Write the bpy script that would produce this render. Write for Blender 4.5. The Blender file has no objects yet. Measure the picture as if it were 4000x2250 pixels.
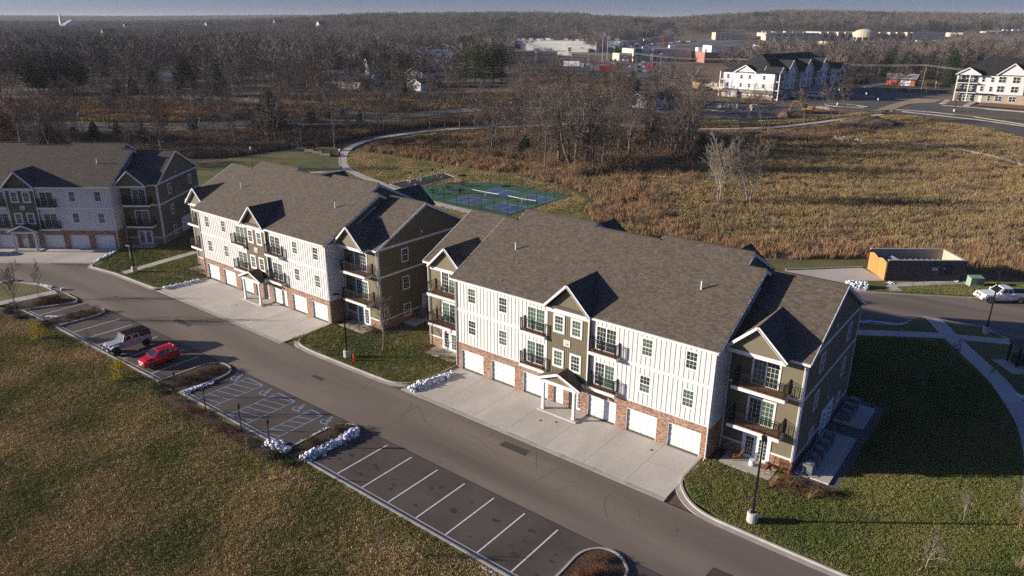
import bpy, bmesh, math, random
import numpy as np
from mathutils import Vector, Matrix

S = bpy.context.scene
COL = S.collection

# ------------------------------------------------------------------ camera
cam = bpy.data.cameras.new('camera')
cam.sensor_width = 36.0
cam.lens = 25.331
cam.clip_start = 0.5
cam.clip_end = 20000
co = bpy.data.objects.new('camera', cam)
COL.objects.link(co)
co.matrix_world = Matrix(((0.786237, -0.214565, 0.579477, 43.372405), (0.617910, 0.266418, -0.739736, -46.734133), (0.004338, 0.939672, 0.342050, 31.337625), (0.000000, 0.000000, 0.000000, 1.000000)))
S.camera = co

# ------------------------------------------------------------------ sky, sun, exposure
SUN_EL = 13.5
SUN_AZ = math.atan2(0.606, 0.795)          # direction the shadows fall, from +X towards +Y
W = bpy.data.worlds.new('World')
S.world = W
W.use_nodes = True
nt = W.node_tree
nt.nodes.clear()
sky = nt.nodes.new('ShaderNodeTexSky')
sky.sky_type = 'NISHITA'
sky.sun_disc = False
sky.sun_elevation = math.radians(SUN_EL)
sky.sun_rotation = math.atan2(-0.795, -0.606)
sky.altitude = 250
sky.air_density = 0.65
sky.dust_density = 2.2
sky.ozone_density = 4.0
bg = nt.nodes.new('ShaderNodeBackground')
bg.inputs['Strength'].default_value = 0.050
wo = nt.nodes.new('ShaderNodeOutputWorld')
wb = nt.nodes.new('ShaderNodeMix'); wb.data_type = 'RGBA'; wb.blend_type = 'MULTIPLY'
wb.inputs[0].default_value = 1.0
wb.inputs[7].default_value = (0.80, 0.90, 1.30, 1)     # the camera's white balance, whole sky alike
nt.links.new(sky.outputs[0], wb.inputs[6])
nt.links.new(wb.outputs[2], bg.inputs[0])
nt.links.new(bg.outputs[0], wo.inputs[0])

sl = bpy.data.lights.new('sun', 'SUN')
sl.energy = 5.0
sl.angle = math.radians(0.5)
sl.color = (1.0, 0.89, 0.74)
so = bpy.data.objects.new('sun', sl)
COL.objects.link(so)
ce, se = math.cos(math.radians(SUN_EL)), math.sin(math.radians(SUN_EL))
so.rotation_euler = Vector((0.795 * ce, 0.606 * ce, -se)).to_track_quat('-Z', 'Y').to_euler()
so.location = (-60, -90, 60)

S.view_settings.view_transform = 'Standard'
S.view_settings.look = 'None'
S.view_settings.gamma = 1.0
S.view_settings.exposure = 0.88
S.view_settings.use_curve_mapping = False
S.render.engine = 'CYCLES'
S.cycles.use_adaptive_sampling = False
S.cycles.max_bounces = 4
S.cycles.diffuse_bounces = 2
S.cycles.glossy_bounces = 2
S.cycles.transparent_max_bounces = 8
S.cycles.volume_bounces = 0
S.cycles.use_denoising = False

# ------------------------------------------------------------------ terrain height
def sm(t):
    t = np.clip(t, 0, 1)
    return t * t * (3 - 2 * t)

RID_S = [-.7, -.5, -.35, -.25, -.18, 0, .07, .2, .36, .7, 1.2]
RID_H = [6, 6, 12, 21, 27, 30, 30, 25, 40, 34, 34]

def height(x, y):
    x = np.asarray(x, float); y = np.asarray(y, float)
    u = (x - 43.4) * -.617 + (y + 46.7) * .787
    v = (x - 43.4) * .787 + (y + 46.7) * .617
    h = 8 * sm((u - 150) / 115)
    s = v / np.maximum(u, 50)
    h = h + np.interp(s, RID_S, RID_H) * sm((u - 850) / 650)
    h = h + (36 - 30 * sm((s + .32) / .2)) * sm((u - 2600) / 1600)
    return h

def hz(x, y):
    return float(height(x, y))

# ------------------------------------------------------------------ helpers
def tag(o, label=None, cat=None, group=None, kind=None):
    if label: o['label'] = label
    if cat: o['category'] = cat
    if group: o['group'] = group
    if kind: o['kind'] = kind
    return o

def empty(name, loc=(0, 0, 0), rz=0.0, label=None, cat=None, group=None):
    o = bpy.data.objects.new(name, None)
    o.empty_display_size = 0.3
    COL.objects.link(o)
    o.location = loc
    o.rotation_euler = (0, 0, rz)
    return tag(o, label, cat, group)

KIDS = {}
def par(c, p):
    c.parent = p
    KIDS.setdefault(p.name, []).append(c)

def link_mesh(name, me, parent=None, loc=None, rot=None, scale=None):
    o = bpy.data.objects.new(name, me)
    COL.objects.link(o)
    if parent is not None: par(o, parent)
    if loc is not None: o.location = loc
    if rot is not None: o.rotation_euler = rot
    if scale is not None: o.scale = scale
    return o

def copy_tree(o, parent=None):
    c = o.copy()
    COL.objects.link(c)
    if parent is not None:
        par(c, parent)
        c.matrix_parent_inverse = o.matrix_parent_inverse
    for k in KIDS.get(o.name, []):
        copy_tree(k, c)
    return c

class MB:
    """collects faces; build() links them as one mesh object"""
    def __init__(s, T=None):
        s.v = []; s.f = []; s.a = []; s.T = T
    def face(s, pts, a=0.0):
        n = len(s.v)
        if s.T: pts = [s.T(p) for p in pts]
        s.v.extend(pts)
        s.f.append(tuple(range(n, n + len(pts))))
        s.a.append(a)
    def box(s, x0, y0, z0, x1, y1, z1, a=0.0, skip=''):
        p = [(x0, y0, z0), (x1, y0, z0), (x1, y1, z0), (x0, y1, z0), (x0, y0, z1), (x1, y0, z1), (x1, y1, z1), (x0, y1, z1)]
        if s.T: p = [s.T(q) for q in p]
        n = len(s.v); s.v.extend(p)
        for k, q in (('f', (0, 1, 5, 4)), ('r', (1, 2, 6, 5)), ('b', (2, 3, 7, 6)), ('l', (3, 0, 4, 7)), ('t', (4, 5, 6, 7)), ('d', (3, 2, 1, 0))):
            if k not in skip:
                s.f.append(tuple(n + i for i in q)); s.a.append(a)
    def beam(s, p0, p1, w, h, up=(0, 0, 1), a=0.0):
        p0 = Vector(p0); p1 = Vector(p1); d = (p1 - p0)
        if d.length < 1e-6: return
        d.normalize(); up = Vector(up)
        if abs(d.dot(up)) > .99: up = Vector((1, 0, 0))
        r = d.cross(up).normalized() * (w / 2); u = r.cross(d).normalized() * (h / 2)
        q = [p0 - r - u, p0 + r - u, p0 + r + u, p0 - r + u, p1 - r - u, p1 + r - u, p1 + r + u, p1 - r + u]
        q = [tuple(t) for t in q]
        if s.T: q = [s.T(t) for t in q]
        n = len(s.v); s.v.extend(q)
        for t in ((0, 1, 5, 4), (1, 2, 6, 5), (2, 3, 7, 6), (3, 0, 4, 7), (0, 3, 2, 1), (4, 5, 6, 7)):
            s.f.append(tuple(n + i for i in t)); s.a.append(a)
    def tube(s, p0, p1, r0, r1=None, n=6, caps=True, a=0.0):
        if r1 is None: r1 = r0
        p0 = Vector(p0); p1 = Vector(p1); d = p1 - p0
        if d.length < 1e-6: return
        d.normalize()
        up = Vector((0, 0, 1)) if abs(d.z) < .9 else Vector((1, 0, 0))
        r = d.cross(up).normalized(); u = r.cross(d)
        b = len(s.v); q = []
        for i in range(n):
            t = 2 * math.pi * i / n; c, z = math.cos(t), math.sin(t)
            q.append(tuple(p0 + (r * c + u * z) * r0))
        for i in range(n):
            t = 2 * math.pi * i / n; c, z = math.cos(t), math.sin(t)
            q.append(tuple(p1 + (r * c + u * z) * r1))
        if s.T: q = [s.T(t) for t in q]
        s.v.extend(q)
        for i in range(n):
            j = (i + 1) % n
            s.f.append((b + i, b + j, b + n + j, b + n + i)); s.a.append(a)
        if caps:
            s.f.append(tuple(b + i for i in reversed(range(n)))); s.a.append(a)
            s.f.append(tuple(b + n + i for i in range(n))); s.a.append(a)
    def lathe(s, c, prof, n=14, axis='z', a=0.0):
        """prof: list of (radius, height)"""
        b = len(s.v); q = []
        for r, h in prof:
            for i in range(n):
                t = 2 * math.pi * i / n
                x, y = r * math.cos(t), r * math.sin(t)
                if axis == 'z': q.append((c[0] + x, c[1] + y, c[2] + h))
                elif axis == 'y': q.append((c[0] + x, c[1] + h, c[2] + y))
                else: q.append((c[0] + h, c[1] + x, c[2] + y))
        if s.T: q = [s.T(t) for t in q]
        s.v.extend(q)
        for k in range(len(prof) - 1):
            for i in range(n):
                j = (i + 1) % n
                s.f.append((b + k * n + i, b + k * n + j, b + (k + 1) * n + j, b + (k + 1) * n + i)); s.a.append(a)
        s.f.append(tuple(b + i for i in reversed(range(n)))); s.a.append(a)
        m = b + (len(prof) - 1) * n
        s.f.append(tuple(m + i for i in range(n))); s.a.append(a)
    def loft(s, secs, closed=True, cap=True, a=0.0):
        """secs: list of equal-length point loops"""
        n = len(secs[0]); b = len(s.v)
        for q in secs:
            s.v.extend([s.T(t) for t in q] if s.T else q)
        for k in range(len(secs) - 1):
            for i in range(n if closed else n - 1):
                j = (i + 1) % n
                s.f.append((b + k * n + i, b + k * n + j, b + (k + 1) * n + j, b + (k + 1) * n + i)); s.a.append(a)
        if cap:
            s.f.append(tuple(b + i for i in reversed(range(n)))); s.a.append(a)
            m = b + (len(secs) - 1) * n
            s.f.append(tuple(m + i for i in range(n))); s.a.append(a)
    def prism(s, pts, d, a=0.0):
        """planar polygon pts extruded by vector d"""
        q = [tuple(p[i] + d[i] for i in range(3)) for p in pts]
        s.loft([list(pts), q], a=a)
    def mesh(s, name, mat, smooth=False):
        me = bpy.data.meshes.new(name)
        me.from_pydata(s.v, [], s.f)
        if mat is not None: me.materials.append(mat)
        if any(s.a):
            at = me.attributes.new('rnd', 'FLOAT', 'FACE')
            at.data.foreach_set('value', s.a)
        if smooth:
            me.polygons.foreach_set('use_smooth', [True] * len(me.polygons))
        me.update()
        return me
    def build(s, name, mat, parent=None, smooth=False, **kw):
        o = link_mesh(name, s.mesh(name, mat, smooth), parent)
        for k, v in kw.items():
            if v is not None: o[k] = v
        return o

# ------------------------------------------------------------------ materials
MATS = {}
def mat(name, c1, c2=None, scale=4.0, rough=.8, bump=0.0, bscale=None, metal=0.0, spec=.3, c3=None, scale3=.15, attr=0.0, detail=5.0, stretch=None, emit=None, f3=.6, thr=(.35, .65), bdist=.02, sat_attr=None):
    """noise mottled surface: c1/c2 mixed by fine noise, c3 by coarse noise, attr = per piece tone variation"""
    if name in MATS: return MATS[name]
    m = bpy.data.materials.new(name); MATS[name] = m
    m.use_nodes = True
    t = m.node_tree; N = t.nodes; L = t.links
    b = N['Principled BSDF']
    b.inputs['Roughness'].default_value = rough
    b.inputs['Metallic'].default_value = metal
    b.inputs['Specular IOR Level'].default_value = spec
    col = None
    if c2 is None and c3 is None and not attr:
        b.inputs['Base Color'].default_value = (*c1, 1)
    geo = N.new('ShaderNodeNewGeometry')
    vec = geo.outputs['Position']
    if stretch:
        mp = N.new('ShaderNodeMapping'); mp.inputs['Scale'].default_value = stretch
        L.new(vec, mp.inputs['Vector']); vec = mp.outputs[0]
    rgb = N.new('ShaderNodeRGB'); rgb.outputs[0].default_value = (*c1, 1); col = rgb.outputs[0]
    def noise(sc, d):
        n = N.new('ShaderNodeTexNoise'); n.inputs['Scale'].default_value = sc; n.inputs['Detail'].default_value = d
        L.new(vec, n.inputs['Vector']); return n.outputs['Fac']
    def mix(fac, a, cc, lo, hi, amt=1.0):
        r = N.new('ShaderNodeMapRange'); r.inputs['From Min'].default_value = lo; r.inputs['From Max'].default_value = hi; r.inputs['To Max'].default_value = amt
        L.new(fac, r.inputs['Value'])
        x = N.new('ShaderNodeMix'); x.data_type = 'RGBA'
        L.new(r.outputs[0], x.inputs[0]); L.new(a, x.inputs[6]); x.inputs[7].default_value = (*cc, 1)
        return x.outputs[2]
    nf = None
    if c2 is not None:
        nf = noise(scale, detail)
        col = mix(nf, col, c2, *thr)
    if c3 is not None:
        col = mix(noise(scale3, 4.0), col, c3, .38, .62, f3)
    if attr:
        at = N.new('ShaderNodeAttribute'); at.attribute_name = 'rnd'
        r = N.new('ShaderNodeMapRange'); r.inputs['To Min'].default_value = 1 - attr; r.inputs['To Max'].default_value = 1 + attr
        L.new(at.outputs['Fac'], r.inputs['Value'])
        x = N.new('ShaderNodeMix'); x.data_type = 'RGBA'; x.blend_type = 'MULTIPLY'; x.inputs[0].default_value = 1
        cb = N.new('ShaderNodeCombineColor')
        for i in range(3): L.new(r.outputs[0], cb.inputs[i])
        L.new(col, x.inputs[6]); L.new(cb.outputs[0], x.inputs[7]); col = x.outputs[2]
    L.new(col, b.inputs['Base Color'])
    if bump:
        bn = N.new('ShaderNodeBump'); bn.inputs['Strength'].default_value = bump; bn.inputs['Distance'].default_value = bdist
        src = noise(bscale or scale * 2, 6.0)
        L.new(src, bn.inputs['Height']); L.new(bn.outputs[0], b.inputs['Normal'])
    if emit:
        b.inputs['Emission Color'].default_value = (*emit, 1); b.inputs['Emission Strength'].default_value = 1
    return m

def glass_mat(name, c, rough=.06, spec=.6):
    m = mat(name, c, rough=rough, spec=spec)
    return m

# ------------------------------------------------------------------ polygons on the terrain
def sheet(name, poly, zoff, m, step=None, kind='structure', parent=None, label=None):
    bm = bmesh.new()
    vs = [bm.verts.new((p[0], p[1], 0)) for p in poly]
    f = bm.faces.new(vs)
    if f.normal.z < 0 or sum((poly[i][0] - poly[i - 1][0]) * (poly[i][1] + poly[i - 1][1]) for i in range(len(poly))) > 0:
        f.normal_flip()
    if step:
        xs = [p[0] for p in poly]; ys = [p[1] for p in poly]
        for ax, lo, hi in ((0, min(xs), max(xs)), (1, min(ys), max(ys))):
            k = math.floor(lo / step) * step
            while k < hi:
                no = (1, 0, 0) if ax == 0 else (0, 1, 0)
                bmesh.ops.bisect_plane(bm, geom=bm.verts[:] + bm.edges[:] + bm.faces[:], plane_co=(k, k, 0), plane_no=no, dist=1e-5)
                k += step
    bmesh.ops.triangulate(bm, faces=bm.faces[:])
    for v in bm.verts: v.co.z = hz(v.co.x, v.co.y) + zoff
    me = bpy.data.meshes.new(name); bm.to_mesh(me); bm.free()
    me.materials.append(m)
    o = link_mesh(name, me, parent)
    if kind and parent is None: o['kind'] = kind
    if label: o['label'] = label
    return o

def smooth_line(pts, n=6, closed=False):
    out = []
    m = len(pts)
    for i in range(m - 1 if not closed else m):
        p1 = pts[i]; p2 = pts[(i + 1) % m]
        p0 = pts[i - 1] if (i > 0 or closed) else p1
        p3 = pts[(i + 2) % m] if (i + 2 < m or closed) else p2
        for k in range(n):
            t = k / n
            out.append(tuple(.5 * (2 * p1[a] + (p2[a] - p0[a]) * t + (2 * p0[a] - 5 * p1[a] + 4 * p2[a] - p3[a]) * t * t + (3 * p1[a] - p0[a] - 3 * p2[a] + p3[a]) * t ** 3) for a in (0, 1)))
    if not closed: out.append(tuple(pts[-1][:2]))
    return out

def offsets(line, d):
    out = []
    for i, p in enumerate(line):
        a = line[max(0, i - 1)]; b = line[min(len(line) - 1, i + 1)]
        dx, dy = b[0] - a[0], b[1] - a[1]; l = math.hypot(dx, dy) or 1
        out.append((p[0] - dy / l * d, p[1] + dx / l * d))
    return out

def ribbon(name, line, w, z0, z1, m, parent=None, kind='structure', side=0.0):
    """strip along a line: solid from z0 to z1 above the terrain"""
    A = offsets(line, w / 2 + side); B = offsets(line, -w / 2 + side)
    mb = MB()
    secs = []
    for a, b in zip(A, B):
        za, zb = hz(*a), hz(*b)
        secs.append([(a[0], a[1], za + z0), (a[0], a[1], za + z1), (b[0], b[1], zb + z1), (b[0], b[1], zb + z0)])
    mb.loft(secs)
    o = mb.build(name, m, parent)
    if kind and parent is None: o['kind'] = kind
    return o

def slabs(name, line, w, z, m, plen=1.5, piece='paving_slab', gap=.03, th=.1):
    """path laid as single concrete slabs along a line"""
    root = empty(name); root['kind'] = 'structure'
    # resample
    acc = [0]
    for a, b in zip(line, line[1:]): acc.append(acc[-1] + math.hypot(b[0] - a[0], b[1] - a[1]))
    n = max(1, round(acc[-1] / plen))
    def at(t):
        t = max(0, min(acc[-1], t))
        for i in range(len(line) - 1):
            if t <= acc[i + 1] + 1e-9:
                k = (t - acc[i]) / max(1e-9, acc[i + 1] - acc[i])
                a, b = line[i], line[i + 1]
                l = math.hypot(b[0] - a[0], b[1] - a[1]) or 1
                return (a[0] + (b[0] - a[0]) * k, a[1] + (b[1] - a[1]) * k), ((b[0] - a[0]) / l, (b[1] - a[1]) / l)
        return line[-1], (1, 0)
    L = acc[-1] / n
    for i in range(n):
        (p, d), (q, e) = at(i * L + gap / 2), at((i + 1) * L - gap / 2)
        mb = MB(); top = []; 
        for (c, g, s) in ((p, d, 1), (q, e, 1), (q, e, -1), (p, d, -1)):
            x, y = c[0] - g[1] * s * w / 2, c[1] + g[0] * s * w / 2
            top.append((x, y, hz(x, y) + z + R.uniform(-.006, .006)))
        mb.prism(top, (0, 0, -th))
        mb.a = [R.random()] * len(mb.f)
        mb.build(piece, m, root)
    return root

def in_poly(P, poly):
    x, y = P[:, 0], P[:, 1]
    ins = np.zeros(len(P), bool)
    n = len(poly)
    for i in range(n):
        x0, y0 = poly[i][:2]; x1, y1 = poly[i - 1][:2]
        c = ((y0 > y) != (y1 > y)) & (x < (x1 - x0) * (y - y0) / ((y1 - y0) or 1e-9) + x0)
        ins ^= c
    return ins

CAMP = np.array([43.37, -46.73])
def in_view(P, pad=.05):
    d = P - CAMP
    u = d[:, 0] * -.617 + d[:, 1] * .787; v = d[:, 0] * .787 + d[:, 1] * .617
    return (u > 5) & (np.abs(v) < (.7107 + pad) * u + 12)

def rand_poly(rng, poly, n):
    xs = [p[0] for p in poly]; ys = [p[1] for p in poly]
    P = np.stack([rng.uniform(min(xs), max(xs), n), rng.uniform(min(ys), max(ys), n)], 1)
    return P[in_poly(P, poly)]

def scatter(name, P, variants, rng, smin, smax, kind='stuff', zoff=0.0, label=None, tilt=.12):
    """one object that instances the given meshes on its points"""
    n = len(P)
    Z = height(P[:, 0], P[:, 1]) + zoff
    me = bpy.data.meshes.new(name)
    me.vertices.add(n)
    me.vertices.foreach_set('co', np.stack([P[:, 0], P[:, 1], Z], 1).astype(np.float32).ravel())
    a = me.attributes.new('turn', 'FLOAT_VECTOR', 'POINT')
    rot = np.stack([rng.normal(0, tilt, n), rng.normal(0, tilt, n), rng.uniform(0, 6.283, n)], 1).astype(np.float32)
    a.data.foreach_set('vector', rot.ravel())
    a = me.attributes.new('size', 'FLOAT', 'POINT')
    a.data.foreach_set('value', rng.uniform(smin, smax, n).astype(np.float32))
    a = me.attributes.new('pick', 'INT', 'POINT')
    a.data.foreach_set('value', rng.integers(0, len(variants), n).astype(np.int32))
    o = link_mesh(name, me)
    ng = bpy.data.node_groups.new(name, 'GeometryNodeTree')
    ng.interface.new_socket('Geometry', in_out='INPUT', socket_type='NodeSocketGeometry')
    ng.interface.new_socket('Geometry', in_out='OUTPUT', socket_type='NodeSocketGeometry')
    N = ng.nodes; L = ng.links
    gi = N.new('NodeGroupInput'); go = N.new('NodeGroupOutput'); jn = N.new('GeometryNodeJoinGeometry')
    pk = N.new('GeometryNodeInputNamedAttribute'); pk.data_type = 'INT'; pk.inputs[0].default_value = 'pick'
    tn = N.new('GeometryNodeInputNamedAttribute'); tn.data_type = 'FLOAT_VECTOR'; tn.inputs[0].default_value = 'turn'
    sz = N.new('GeometryNodeInputNamedAttribute'); sz.data_type = 'FLOAT'; sz.inputs[0].default_value = 'size'
    for i, me_v in enumerate(variants):
        ov = bpy.data.objects.new(me_v.name, me_v)      # source shape, never linked to the scene
        oi = N.new('GeometryNodeObjectInfo'); oi.inputs['Object'].default_value = ov
        oi.inputs['As Instance'].default_value = True
        ip = N.new('GeometryNodeInstanceOnPoints')
        cp = N.new('FunctionNodeCompare'); cp.data_type = 'INT'; cp.operation = 'EQUAL'
        L.new(pk.outputs[0], cp.inputs[2]); cp.inputs[3].default_value = i
        L.new(gi.outputs[0], ip.inputs['Points']); L.new(cp.outputs[0], ip.inputs['Selection'])
        L.new(oi.outputs['Geometry'], ip.inputs['Instance'])
        L.new(tn.outputs[0], ip.inputs['Rotation']); L.new(sz.outputs[0], ip.inputs['Scale'])
        L.new(ip.outputs[0], jn.inputs[0])
    L.new(jn.outputs[0], go.inputs[0])
    md = o.modifiers.new('scatter', 'NODES'); md.node_group = ng
    o['kind'] = kind
    if label: o['label'] = label
    return o

R = random.Random(7)
RNG = np.random.default_rng(11)

# ------------------------------------------------------------------ setting materials
M_soil = mat('leaf_litter', (.13, .092, .062), (.07, .054, .040), scale=.7, rough=.95, bump=.6, bscale=1.5, c3=(.17, .115, .07), scale3=.03, bdist=.1)
M_lawn = mat('winter_lawn', (.15, .13, .048), (.10, .105, .034), scale=2.2, rough=.95, bump=1.0, bscale=5, c3=(.24, .175, .08), scale3=.16, bdist=.08, f3=.9)
M_lawn2 = mat('green_lawn', (.10, .105, .034), (.062, .085, .022), scale=2.0, rough=.95, bump=1.0, bscale=5, c3=(.22, .165, .065), scale3=.13, bdist=.08, f3=.6)
M_meadow = mat('meadow_ground', (.17, .12, .06), (.10, .072, .038), scale=.9, rough=.95, bump=1.0, bscale=2.5, c3=(.14, .12, .05), scale3=.035, bdist=.15)
M_dryb = mat('bare_slope_grass', (.20, .155, .075), (.13, .10, .05), scale=1.2, rough=.95, bump=.8, bscale=3, c3=(.11, .10, .04), scale3=.06, bdist=.1)
M_dirt = mat('dug_soil', (.22, .135, .08), (.13, .08, .05), scale=.8, rough=.95, bump=1.0, bscale=2, bdist=.2)
M_sand = mat('pale_gravel', (.36, .31, .24), (.26, .22, .17), scale=1.5, rough=.95, bump=.5)
M_mulch = mat('bark_mulch', (.055, .032, .022), (.10, .065, .045), scale=6, rough=.95, bump=1.0, bscale=9, bdist=.05, c3=(.03, .022, .018), scale3=.5)
M_lane = mat('worn_asphalt', (.165, .134, .106), (.115, .094, .076), scale=.9, rough=.85, bump=.25, bscale=40, c3=(.215, .177, .143), scale3=.45, stretch=(.10, 1, 1), f3=.9, bdist=.01)
M_park = mat('parking_asphalt', (.082, .065, .055), (.062, .050, .043), scale=1.4, rough=.85, bump=.25, bscale=40, c3=(.105, .086, .073), scale3=.22, f3=.8, bdist=.01)
M_faras = mat('grey_asphalt', (.095, .090, .085), (.075, .070, .066), scale=.4, rough=.85, c3=(.14, .125, .105), scale3=.05)
M_conc = mat('driveway_concrete', (.56, .515, .45), (.50, .46, .405), scale=1.1, rough=.8, attr=.05, c3=(.43, .395, .345), scale3=.30, f3=.7, stretch=(1, .35, 1), bump=.1, bscale=30, bdist=.005)
M_walk = mat('path_concrete', (.50, .47, .42), (.44, .41, .37), scale=2.0, rough=.8, attr=.07, c3=(.40, .37, .33), scale3=.4, f3=.6)
M_kerb = mat('kerb_concrete', (.45, .42, .37), (.36, .335, .30), scale=1.5, rough=.85, c3=(.30, .28, .25), scale3=.4, f3=.5)
M_white = mat('line_paint', (.74, .72, .68), (.58, .56, .53), scale=5, rough=.7)
M_blue = mat('blue_line_paint', (.30, .42, .62), (.20, .30, .48), scale=5, rough=.7)
M_seal = mat('crack_seal', (.17, .155, .14), rough=.9)
M_snow = mat('old_snow', (.80, .82, .86), (.68, .71, .76), scale=3, rough=.7, bump=.6, bscale=6, bdist=.08, c3=(.55, .55, .56), scale3=.8, f3=.5)

# ------------------------------------------------------------------ ground sheet out to the horizon
def make_ground():
    rr = [0.5]
    while rr[-1] < 12000: rr.append(rr[-1] * 1.025 + .25)
    na = 260
    rr = np.array(rr); aa = np.linspace(0, 2 * np.pi, na, endpoint=False)
    X = CAMP[0] + rr[:, None] * np.cos(aa); Y = CAMP[1] + rr[:, None] * np.sin(aa)
    Z = height(X, Y) - .08
    v = np.stack([X, Y, Z], 2).reshape(-1, 3)
    nr = len(rr)
    i = np.arange(nr - 1)[:, None] * na + np.arange(na)[None]
    j = np.arange(nr - 1)[:, None] * na + (np.arange(na)[None] + 1) % na
    f = np.stack([i, i + na, j + na, j], 2).reshape(-1, 4)
    me = bpy.data.meshes.new('ground')
    me.from_pydata(v.tolist(), [], f.tolist())
    me.polygons.foreach_set('use_smooth', [True] * len(me.polygons))
    me.materials.append(M_soil)
    o = link_mesh('ground', me); o['kind'] = 'structure'
make_ground()

def yo(x): return .02 * min(0.0, x)
def P(x, y): return (x, y + yo(x))

# ------------------------------------------------------------------ near asphalt
road = sheet('drive_road', [(64, -13.4), (26, -13.4), (2, -13.4), (-16, -13.7), (-41, -14.2), (-44.5, -15.0), (-52.3, -15.3), (-54, -15.6), (-56.8, -15.8), (-61.2, -17.6), (-72, -27), (-90, -46), (-98, -36), (-80, -22.6), (-71.9, -15.6), (-66, -11.5), (-59.5, -8.8), (-54.7, -8.1), (-43, -7.75), (-16, -7.05), (0, -6.75), (24, -6.75), (64, -6.8)], 0.0, M_lane)
lot = sheet('parking_lot', [(64, -19.2), (0, -19.2), (-44, -20.2), (-49.4, -20.5), (-46.5, -15.2), (-44.5, -15.0), (-41, -14.2), (-16, -13.7), (2, -13.4), (64, -13.4)], 0.0, M_park)

def line(x0, y0, x1, y1, w, m, parent, name, z=.008):
    mb = MB()
    d = Vector((x1 - x0, y1 - y0)); d.normalize(); n = Vector((-d.y, d.x)) * w / 2
    mb.face([(x0 + n.x, y0 + n.y, z), (x0 - n.x, y0 - n.y, z), (x1 - n.x, y1 - n.y, z), (x1 + n.x, y1 + n.y, z)])
    return mb.build(name, m, parent)

for k in range(7):
    x = 5.1 + 2.743 * k
    line(x, -18.85, x, -13.85, .11, M_white, lot, 'stall_line')
for x in (-46.2, -38.0, -35.25, -32.5, -29.85, -27.2, -24.5, -21.8):
    line(x, -19.0 + yo(x), x + .05, -14.05 + yo(x), .11, M_white, lot, 'stall_line')
for xa, xb in ((-13.8, -11.35), (-9.0, -6.5), (-4.2, -2.65)):
    ya, yb = -19.0, -14.1
    line(xa, ya, xa, yb, .075, M_blue, lot, 'blue_line'); line(xb, ya, xb, yb, .075, M_blue, lot, 'blue_line')
    line(xa, yb, xb, yb, .09, M_blue, lot, 'blue_line', z=.012)
    for k in range(6):
        y = -18.95 + .82 * k
        line(xa, y, xb, y + .62, .06, M_blue, lot, 'blue_stripe', z=.012)
def isa(x, y):
    mb = MB(); z = .009; pts = []
    def seg(a, b, w=.11):
        d = Vector((b[0] - a[0], b[1] - a[1])); d.normalize(); n = Vector((-d.y, d.x)) * w / 2
        mb.face([(x + a[0] + n.x, y + a[1] + n.y, z), (x + a[0] - n.x, y + a[1] - n.y, z), (x + b[0] - n.x, y + b[1] - n.y, z), (x + b[0] + n.x, y + b[1] + n.y, z)])
    for k in range(11):
        t0, t1 = math.radians(150 + 24 * k), math.radians(150 + 24 * (k + 1))
        seg((.38 * math.cos(t0), .38 * math.sin(t0) - .1), (.38 * math.cos(t1), .38 * math.sin(t1) - .1), .1)
    seg((-.05, .5), (0, .0)); seg((0, 0), (.38, 0)); seg((.38, 0), (.5, -.45)); seg((-.03, .28), (.3, .28)); seg((.48, -.45), (.66, -.4))
    mb.face([(x - .06 + .11 * math.cos(t), y + .64 + .11 * math.sin(t), z) for t in [k * math.pi / 4 for k in range(8)]])
    mb.build('accessible_symbol', M_blue, lot)
for x, y in ((-14.7, -14.75), (-10.1, -14.75), (-5.35, -14.6), (-1.7, -14.5)): isa(x, y)

# pale crack seal lines wandering over the lane
for k in range(26):
    x, y = R.uniform(-8, 44), R.uniform(-12.6, -7.2)
    if k < 5: x = R.uniform(0, 6); y = R.uniform(-9.5, -7.6)
    pts = [(x, y)]; a = R.uniform(-.5, .5) + (math.pi / 2 if k > 8 else 0)
    for q in range(R.randint(3, 7)):
        a += R.uniform(-.35, .35); pts.append((pts[-1][0] + .8 * math.cos(a), pts[-1][1] + .6 * math.sin(a)))
    pts = [(px, min(-6.9, max(-13.2, py))) for px, py in pts]
    ln = smooth_line(pts, 3); A = offsets(ln, .028); B = offsets(ln, -.028)
    mb = MB()
    for i in range(len(ln) - 1): mb.face([(*A[i], .006), (*B[i], .006), (*B[i + 1], .006), (*A[i + 1], .006)])
    mb.build('crack_line', M_seal, road)

def stain(x, y, r, m, parent, name, z):
    mb = MB(); n = 11; ph = R.uniform(0, 6)
    mb.face([(x + r * (1 + .35 * math.sin(3 * t + ph)) * math.cos(t), y + r * .7 * (1 + .3 * math.sin(2 * t + ph)) * math.sin(t), z) for t in [2 * math.pi * k / n for k in range(n)]])
    mb.build(name, m, parent)
M_oil = mat('oil_stain', (.045, .038, .034), rough=.7); M_oil2 = mat('concrete_stain', (.30, .265, .225), rough=.8)
for k in range(8):
    for j in range(3): stain(6.5 + 2.743 * k + R.uniform(-.5, .5) - 2.7, R.uniform(-18.2, -15), R.uniform(.08, .3), M_oil, lot, 'oil_stain', .005 + .0007 * j)
for k in range(10): stain(R.uniform(-40, -22), R.uniform(-19, -15.5), R.uniform(.1, .3), M_oil, lot, 'oil_stain', .0055 + .0004 * k)
M_patch = mat('asphalt_patch', (.075, .062, .052), (.06, .05, .043), scale=2, rough=.9)
for x, y, w_, h_ in ((-9.5, -10.2, 1.6, .5), (12, -8.3, 2.6, .8), (31, -11.8, 1.4, 1.1), (-33, -11.2, 3.2, .6)):
    mb = MB(); mb.face([(x, y, .005), (x + w_, y + .05, .005), (x + w_ - .1, y + h_, .005), (x + .08, y + h_ - .06, .005)]); mb.build('asphalt_patch', M_patch, road)
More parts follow.
